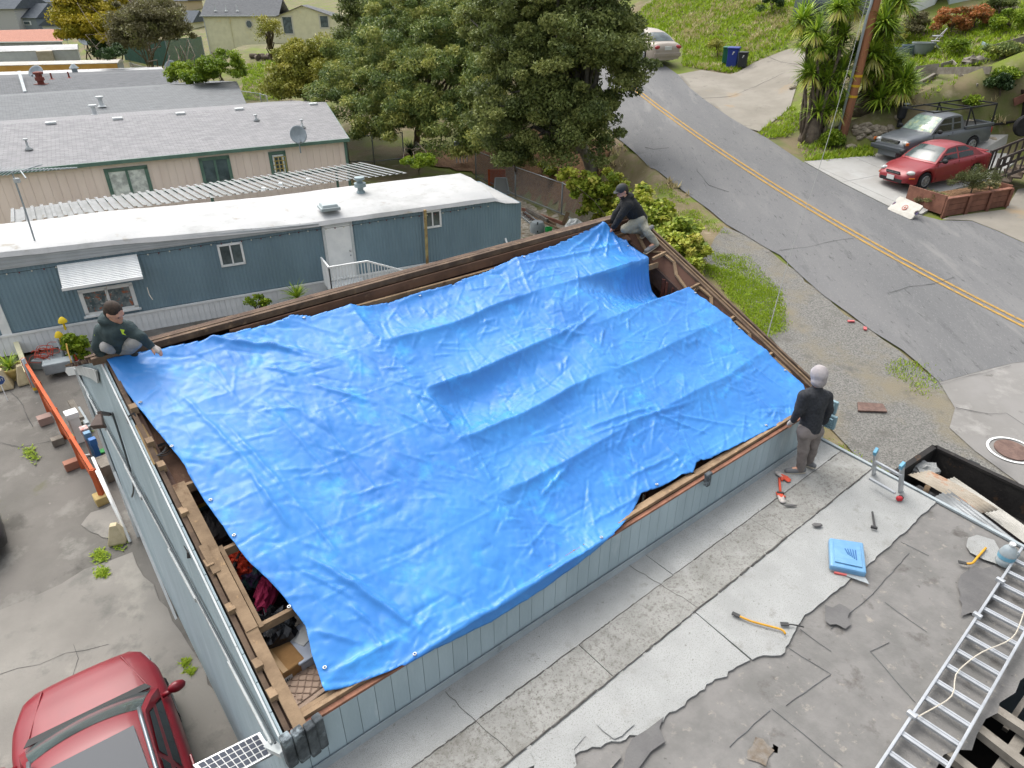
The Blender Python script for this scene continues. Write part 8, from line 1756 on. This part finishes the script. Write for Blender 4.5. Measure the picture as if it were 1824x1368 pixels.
# ================================================================== LEFT SIDE
# lantern on the gable
P = onleft(176, 748, .25); rt, w = thing('wall_lantern', 'brown floodlight hood on a bracket on the left gable wall', 'lamp', P); m_lan = mat('brown_hood', (116, 100, 92), .7, (98, 84, 78), 5)
ax_ = (-GV*.3+GU*-.55+Vector((0, 0, -.5))).normalized(); Mx = ax_.to_track_quat('Z', 'Y').to_matrix(); b = MB(); b.loft([[P+Mx @ Vector((x*s_, y*s_*.8, z)) for x, y in ((-1, -1), (1, -1), (1, 1), (-1, 1))] for s_, z in ((.03, -.06), (.035, -.03), (.065, .07), (.07, .085))]); w(b, 'hood', m_lan, bevel=.01); w(MB().beam(P-ax_*.08, onleft(196, 738, .0), .04, .04), 'bracket', m_lan)
# solar panel near the corner
q = [PX(*p, 2.75) for p in ((345, 1366), (464, 1307), (488, 1345), (380, 1404))]; rt, w = thing('solar_panel', 'small framed solar panel fixed at the near left corner', 'solar panel', q[1])
ctr = sum(q, Vector())/4; w(MB().prism(q, (0, 0, .03)), 'frame', m_alu); qi = [p_.lerp(ctr, .1) for p_ in q]; qi = [p_+Vector((0, 0, .032)) for p_ in qi]
lerp2 = lambda u, v_: qi[0].lerp(qi[1], u).lerp(qi[3].lerp(qi[2], u), v_); m_cell = mat('solar_cell', (60, 68, 84), .5, (52, 60, 74), 9, spec=.2); w(MB().add(qi, [(0, 1, 2, 3)]), 'backing', m_plate)
for i in range(9):
    for j in range(4):
        u0, u1, v0, v1 = i/9+.008, (i+1)/9-.008, j/4+.02, (j+1)/4-.02; w(MB().add([lerp2(a_, b_)+Vector((0, 0, .003)) for a_, b_ in ((u0, v0), (u1, v0), (u1, v1), (u0, v1))], [(0, 1, 2, 3)]), 'cell', m_cell)
w(MB().beam(q[1].lerp(q[2], .5), g(.0, .1, 2.9), .09, .05), 'bracket', m_whitetrim)
# orange-topped fence down the lot
m_or2 = mat('orange_timber', (212, 106, 62), .8, (190, 90, 52), 3, jit=.05)
f0, f1 = PT(62, 690), PT(186, 893); rt, w = thing('orange_fence', 'orange timber rail with lattice top dividing the lot', 'fence', f1); zf = .62
e0_ = Vector((f1.x-f0.x, f1.y-f0.y, 0)); Lf = e0_.length; e0_.normalize(); nf = Vector((-e0_.y, e0_.x, 0))
T_0, T_1 = PV(52, 632, f0, nf), PV(180, 878, f1, nf); hA_, hB_ = .85, .75
F_ = lambda s_, z, o=0: f0+e0_*s_+nf*o+Vector((0, 0, (f1.z-f0.z)*s_/Lf+z))
w(MB().beam(F_(0, .42), F_(Lf, .42), .05, .16), 'rail', m_or2); w(MB().beam(F_(0, .85), F_(Lf, .85), .07, .04), 'cap', m_or2); w(MB().beam(F_(0, .62, .03), F_(Lf, .62, .03), .03, .2), 'back_board', m_grw)
nl = int(Lf/.13)
for k in range(nl): w(MB().beam(F_(Lf*k/nl, .5), F_(Lf*(k+.8)/nl, .84), .012, .022), 'lattice_strip', m_woodlt)
for k in range(5): w(MB().beam(F_(Lf*k/4, -.1), F_(Lf*k/4, .86), .09, .09), 'post', m_or2)
for lab, s_, m, sz in (('red brick block at the middle of the orange fence', .33, mat('brick_grey', (176, 150, 140), .9), (.25, .3, .2)), ('grey block by the orange fence', .52, m_grw, (.2, .25, .18)), ('brick block at the lower part of the orange fence', .72, mat('brick_pink', (178, 128, 108), .9), (.2, .3, .2))):
    P = F_(Lf*s_, 0, -.18); rt2 = root('brick_block', Vector((P.x, P.y, zt(P.x, P.y)+.02)), math.atan2(e0_.y, e0_.x), lab, 'block', 'blocks along the orange fence'); MB().box((0, 0, sz[2]/2), sz).build('block', m, rt2, bevel=.012)
P = PT(183, 894); rt2 = root('yellow_block', P, math.atan2(e0_.y, e0_.x), 'yellow painted concrete foot under the end post of the orange fence', 'block'); MB().box((0, 0, .1), (.3, .26, .2)).build('block', mat('yellow_conc', (214, 190, 130), .9, (196, 172, 114), 5), rt2, bevel=.02)
# clutter behind the orange fence
for i, (lab, s_, o_, sz, m, z) in enumerate((('blue-grey plank leaning behind the orange fence', .42, .45, (.9, .14, .05), m_grw, .3), ('second plank leaning behind the orange fence', .47, .5, (.8, .12, .05), m_grey_flash, .25), ('red and white carton behind the orange fence', .70, .3, (.2, .16, .2), mat('red_white_carton', (200, 130, 120), .7, (220, 220, 218), 9), .7), ('pale blue tin behind the orange fence', .74, .3, (.14, .14, .2), mat('blue_tin', (120, 160, 190), .5), .7), ('blue plastic container behind the orange fence', .79, .32, (.14, .14, .16), mat('bright_blue', (60, 120, 190), .5), .7), ('white basin standing on the orange fence shelf', .56, .25, (.28, .26, .14), m_white, .75), ('grey concrete slab behind the fence end', .88, .35, (.5, .3, .25), m_grw, .35))):
    P = F_(Lf*s_, z, o_); rt2 = root('fence_clutter', Vector((P.x, P.y, zt(P.x, P.y))), math.atan2(e0_.y, e0_.x), lab, 'clutter', 'clutter behind the orange fence'); MB().box((0, 0, z), sz, Matrix.Rotation(.25*(i < 2), 3, 'Y')).box((0, 0, z/2), (sz[0]*.8, sz[1]*.8, z*.98)).build('item', m, rt2, bevel=.012)
P = PT(166, 812); rt2 = root('green_watering_can', P, .4, 'green plastic scoop lying behind the orange fence', 'scoop'); MB().loft([[Vector((x, y*(.05+.06*f), .03+.05*f+z*.03)) for y, z in ((-1, 0), (1, 0), (1, 1), (-1, 1))] for f, x in ((0, 0), (1, .28))]).build('scoop', mat('leaf_green', (40, 150, 70), .5), rt2, bevel=.01); MB().beam((0, 0, .05), (-.25, 0, .06), .03, .03).build('handle', m_white, rt2)
for i, (p_, q_) in enumerate((((165, 815), (232, 965)), ((172, 838), (225, 950)))):
    rt, w = thing('white_pipe', ('long white pipe leaning along the garage gable', 'second white pipe beside the gable wall')[i], 'pipe', PT(*q_), 'pipes by the gable wall'); w(MB().tube([PT(*p_, .9), PT(*q_, .06)], .03, 8), 'pipe', m_white, smooth=True)
# pyramidal concrete footings
def footing(label, px, py, s_, rz=0, lean=0):
    rt = root('concrete_footing', PT(px, py, .02), rz, label, 'footing', 'cream concrete footings'); b = MB(); b.loft([[Vector((x*h_, y*h_, z)) for x, y in ((-1, -1), (1, -1), (1, 1), (-1, 1))] for h_, z in ((.16*s_, 0), (.165*s_, .05), (.06*s_, .42*s_))]); o = b.build('footing', mat('cream_concrete', (218, 204, 170), .9, (200, 186, 152), 5, spots=[((170, 154, 126), 7, .62, .72)]), rt, bevel=.012)
    return rt
footing('cream pyramid footing against the garage gable', 212, 962, 1.0, .3); footing('large cream footing at the left edge below the pot', 10, 690, 1.25, .5); footing('cream footing between the pot and the orange fence', 47, 680, 1.2, .7)
# yellow pot and sign
P = PT(26, 676); rt = root('yellow_pot', P, 0, 'pale yellow flower pot with spiky plant by the trailer corner', 'pot'); MB().lathe([(.13, 0), (.15, .03), (.13, .06), (.24, .2), (.29, .34), (.31, .36), (.31, .40), (.27, .40), (.25, .33)], 24).build('pot', mat('pale_yellow_pot', (226, 204, 134), .7, (210, 188, 120), 5), rt, smooth='auto'); MB().lathe([(.26, .34), (.01, .36)], 18).build('soil', m_soil, rt); link('leaves', straps(None, (0, 0, .34), 40, .5, .05, None, 75, .8, 'leaves', .8, .3), lm_yucca, rt)
S0 = PT(12, 672, .62)+Vector((-.1, -.15, 0)); rt, w = thing('security_sign', 'small blue octagonal security sign on a stake in the yellow pot', 'sign', S0-dz_*.6); sn = (cam.location-S0); sn.z *= .3; sn.normalize(); sx_ = Vector((-sn.y, sn.x, 0)); sy_ = sn.cross(sx_); octp = lambda r_, o_: [S0+sn*o_+sx_*r_*math.cos(R(22.5+45*k))+sy_*r_*math.sin(R(22.5+45*k)) for k in range(8)]
w(MB().prism(octp(.135, 0), sn*.01), 'plate', m_plate); w(MB().prism(octp(.122, .011), sn*.004), 'face', mat('sign_blue', (58, 92, 150), .5)); w(MB().tube([S0-dz_*.12, S0-dz_*.6], .012, 6), 'stake', m_white)
tcv = bpy.data.curves.new('sign_text', 'FONT'); tcv.body = 'ADT'; tcv.size = .105; tcv.align_x = 'CENTER'; tcv.align_y = 'CENTER'; tcv.extrude = .002
to_ = bpy.data.objects.new('sign_text', tcv); COL.objects.link(to_); tme_ = to_.to_mesh(); me2 = bpy.data.meshes.new_from_object(to_); bpy.data.objects.remove(to_)
lo = link('lettering', me2, m_plate, rt); lo.matrix_local = ROOTS[rt.name].inverted() @ (Matrix.Translation(S0+sn*.018) @ Matrix((sx_, sy_, sn)).transposed().to_4x4())
# garden wall patch and red mulch beyond
rt, w = thing('garden_wall', 'low cream garden wall behind the yellow pot', 'wall', PT(20, 640)); a, c = PT(-20, 640), PT(34, 622); w(MB().beam(a+dz_*.25, c+dz_*.25, .12, .5), 'wall', m_tan); w(MB().beam(c+dz_*.25, PT(60, 690)+dz_*.25, .12, .5), 'wall', m_tan)
# coiled cords, posts, hose by the skirt
P = PT(92, 652); rt, w = thing('cord_heap', 'heap of coiled orange-red cords by the trailer skirt', 'cords', P); b = MB(); r_ = random.Random(4)
for k in range(16): c_ = P+Vector((r_.uniform(-.3, .35), r_.uniform(-.15, .15), .3+r_.uniform(-.08, .22))); rad_ = r_.uniform(.1, .22); tl = r_.uniform(-.8, .8); b.tube([c_+Vector((rad_*math.cos(t), rad_*math.sin(t)*math.cos(tl), rad_*math.sin(t)*math.sin(tl)+.03*math.sin(3*t))) for t in np.linspace(0, 6.3, 18)], .009, 4)
w(b, 'cord', mat('cord_orange', (206, 92, 74), .7)); w(MB().box(P+dz_*.14+Vector((.05, .0, 0)), (.8, .45, .28)), 'crate', m_grey_flash, bevel=.02)
rt, w = thing('utility_box', 'pale grey machine on short legs beside the cords', 'machine', PT(118, 668)); P = PT(112, 668); w(MB().box(P+dz_*.3, (.7, .35, .3), Matrix.Rotation(.5, 3, 'Z')), 'body', m_grey_flash, bevel=.03)
for a in (-.25, .25): w(MB().tube([P+Vector((a, 0, 0)), P+Vector((a, 0, .3))], .03, 6), 'leg', m_grey_flash)
for i, (x, y, h_) in enumerate(((120, 650, .75), (66, 700, 1.0))): rt, w = thing('grey_post', ('grey pipe post with yellow cap by the trailer skirt', 'grey pipe post with yellow collars at the orange fence')[i], 'post', PT(x, y), 'grey pipe posts'); P = PT(x, y); w(MB().tube([P, P+dz_*h_], .045, 10), 'pipe', m_grey_flash, smooth=True); w(MB().tube([P+dz_*.1, P+dz_*.18], .055, 10), 'collar', MATS['yellow_band'])
rt, w = thing('garden_hose', 'ochre hose hanging on the white trailer skirt', 'hose', PT(125, 640)); w(MB().tube(smoothp(resample([PV(x, y, A_(0, .12, 0), n_) if 0 else PT(x, y+22, h_) for x, y, h_ in ((118, 590, .9), (122, 610, .7), (130, 628, .5), (128, 640, .25))], .1), 2), .018, 6), 'hose', mat('ochre_hose', (206, 164, 84), .6))
# plants by the trailer skirt
P = PT(147, 648); rt, w = thing('geranium_shrub', 'tall yellow-green leafy shrub with yellow mushroom ornaments by the trailer', 'shrub', P); crown(rt, [(tuple(P+dz_*.62), (.28, .25, .34)), (tuple(P+dz_*.35), (.2, .18, .2))], 40, 3000, .12, .09, lm_bush, 141, asp=.9, name='foliage'); w(MB().tube([P, P+dz_*.6], .03, 6), 'stem', m_bark)
for dx, dz__ in ((-.08, 1.28), (-.32, .86)): w(MB().lathe([(.03, -.22), (.025, 0), (.11, .0), (.10, .05), (.05, .13), (.005, .16)], 14, P+Vector((dx, -.05, dz__)), cap=False), 'mushroom_ornament', mat('yellow_ornament', (236, 206, 40), .5), smooth='auto')
rt, w = thing('traffic_cone', 'small red and white cone behind the crouching person', 'cone', PT(141, 655)); P = PT(141, 655); w(MB().lathe([(.14, 0), (.14, .03), (.09, .03), (.02, .4)], 14, P), 'cone', mat('cone_red', (226, 80, 66), .6), smooth='auto'); w(MB().lathe([(.075, .12), (.05, .24)], 14, P, cap=False), 'white_band', m_white)
for lab, x, y, L_, n__, m in (('spiky yellow-green yucca beside the porch steps', 533, 536, .6, 60, lm_yucca), ('small spiky tuft left of the porch', 500, 560, .2, 20, lm_bush)):
    rt = root('spiky_plant', PT(x, y+18), 0, lab, 'plant', 'plants along the trailer skirt'); link('leaves', straps(None, (0, 0, .45 if L_ > .3 else .1), n__, L_, .05, None, 77, .9, 'leaves', .8, .3), m, rt); MB().tube([(0, 0, 0), (0, 0, .45)], .06, 7).build('stem', m_bark, rt)
P = PT(462, 575); tree('jade_shrub', 'small jade shrub with bare stems in front of the white skirt', P, [(tuple(P+dz_*.75), (.3, .22, .14)), (tuple(P+dz_*.6+Vector((.3, 0, 0))), (.12, .12, .22))], 16, 900, .10, .07, lm_bush, 145, .03, nb=12, cat='shrub', asp=.8)
# poles in front of the trailer
rt, w = thing('timber_post', 'yellowish peeling timber post in front of the trailer window', 'post', PT(762, 486)); P0_ = PX(762, 486, .3); w(MB().beam(P0_, PV(757, 374, P0_, Vector((0, 1, 0))), .09, .09), 'post', mat('peeling_yellow', (206, 190, 132), .9, (150, 120, 80), 4))
rt, w = thing('antenna_mast', 'tall thin mast with a television antenna at the left', 'antenna', PT(122, 600)); Pm = PX(120, 598, .1); zcm = ZC(Pm)
mast = [PZ(x, y, zcm-.5045*h_) for x, y, h_ in ((120, 598, 0), (96, 520, 1.2), (67, 445, 2.4), (45, 375, 3.5), (28, 325, 4.4))]
w(MB().tube(mast[:3], .035, 8), 'mast_base', mat('yellowed_pole', (196, 196, 160), .7)); w(MB().tube(mast[2:], .022, 8), 'mast', m_grey_flash); tpm = mast[-1]
w(MB().box(tpm+Vector((.05, 0, .05)), (.14, .1, .12)), 'rotor', m_whitetrim, bevel=.02)
b = MB(); bd = Vector((.95, .25, 0)).normalized(); bn = Vector((-bd.y, bd.x, 0)); ct_ = tpm+dz_*.28; b.beam(ct_-bd*.5, ct_+bd*1.5, .03, .03)
for k in range(22): L_ = .35-.012*k if k > 6 else .5; p_ = ct_-bd*.5+bd*(2.0*k/22); b.tube([p_-bn*L_, p_+bn*L_], .006, 4)
b.beam(ct_+bd*.2, ct_+bd*.2+(bd*.4-bn*.9).normalized()*1.0, .025, .025); b.beam(ct_+bd*.2, ct_+bd*.2-(bd*-.4-bn*.9).normalized()*.7, .025, .025); b.tube([tpm, ct_], .02, 6); w(b, 'antenna', m_grey_flash)
rt, w = thing('pull_cord', 'pale cords hanging in front of the awning window', 'cord', PT(188, 590)); zc_ = ZC(A_(2, .8, 2)) ; w(MB().tube([PZ(x, y, zc_) for x, y in ((189, 424), (190, 470), (190, 520), (187, 560))], .007, 4), 'cord', MATS['pale_rope']); w(MB().tube([PZ(x, y, zc_) for x, y in ((262, 512), (266, 525), (272, 534))], .009, 4), 'loose_end', MATS['pale_rope'])
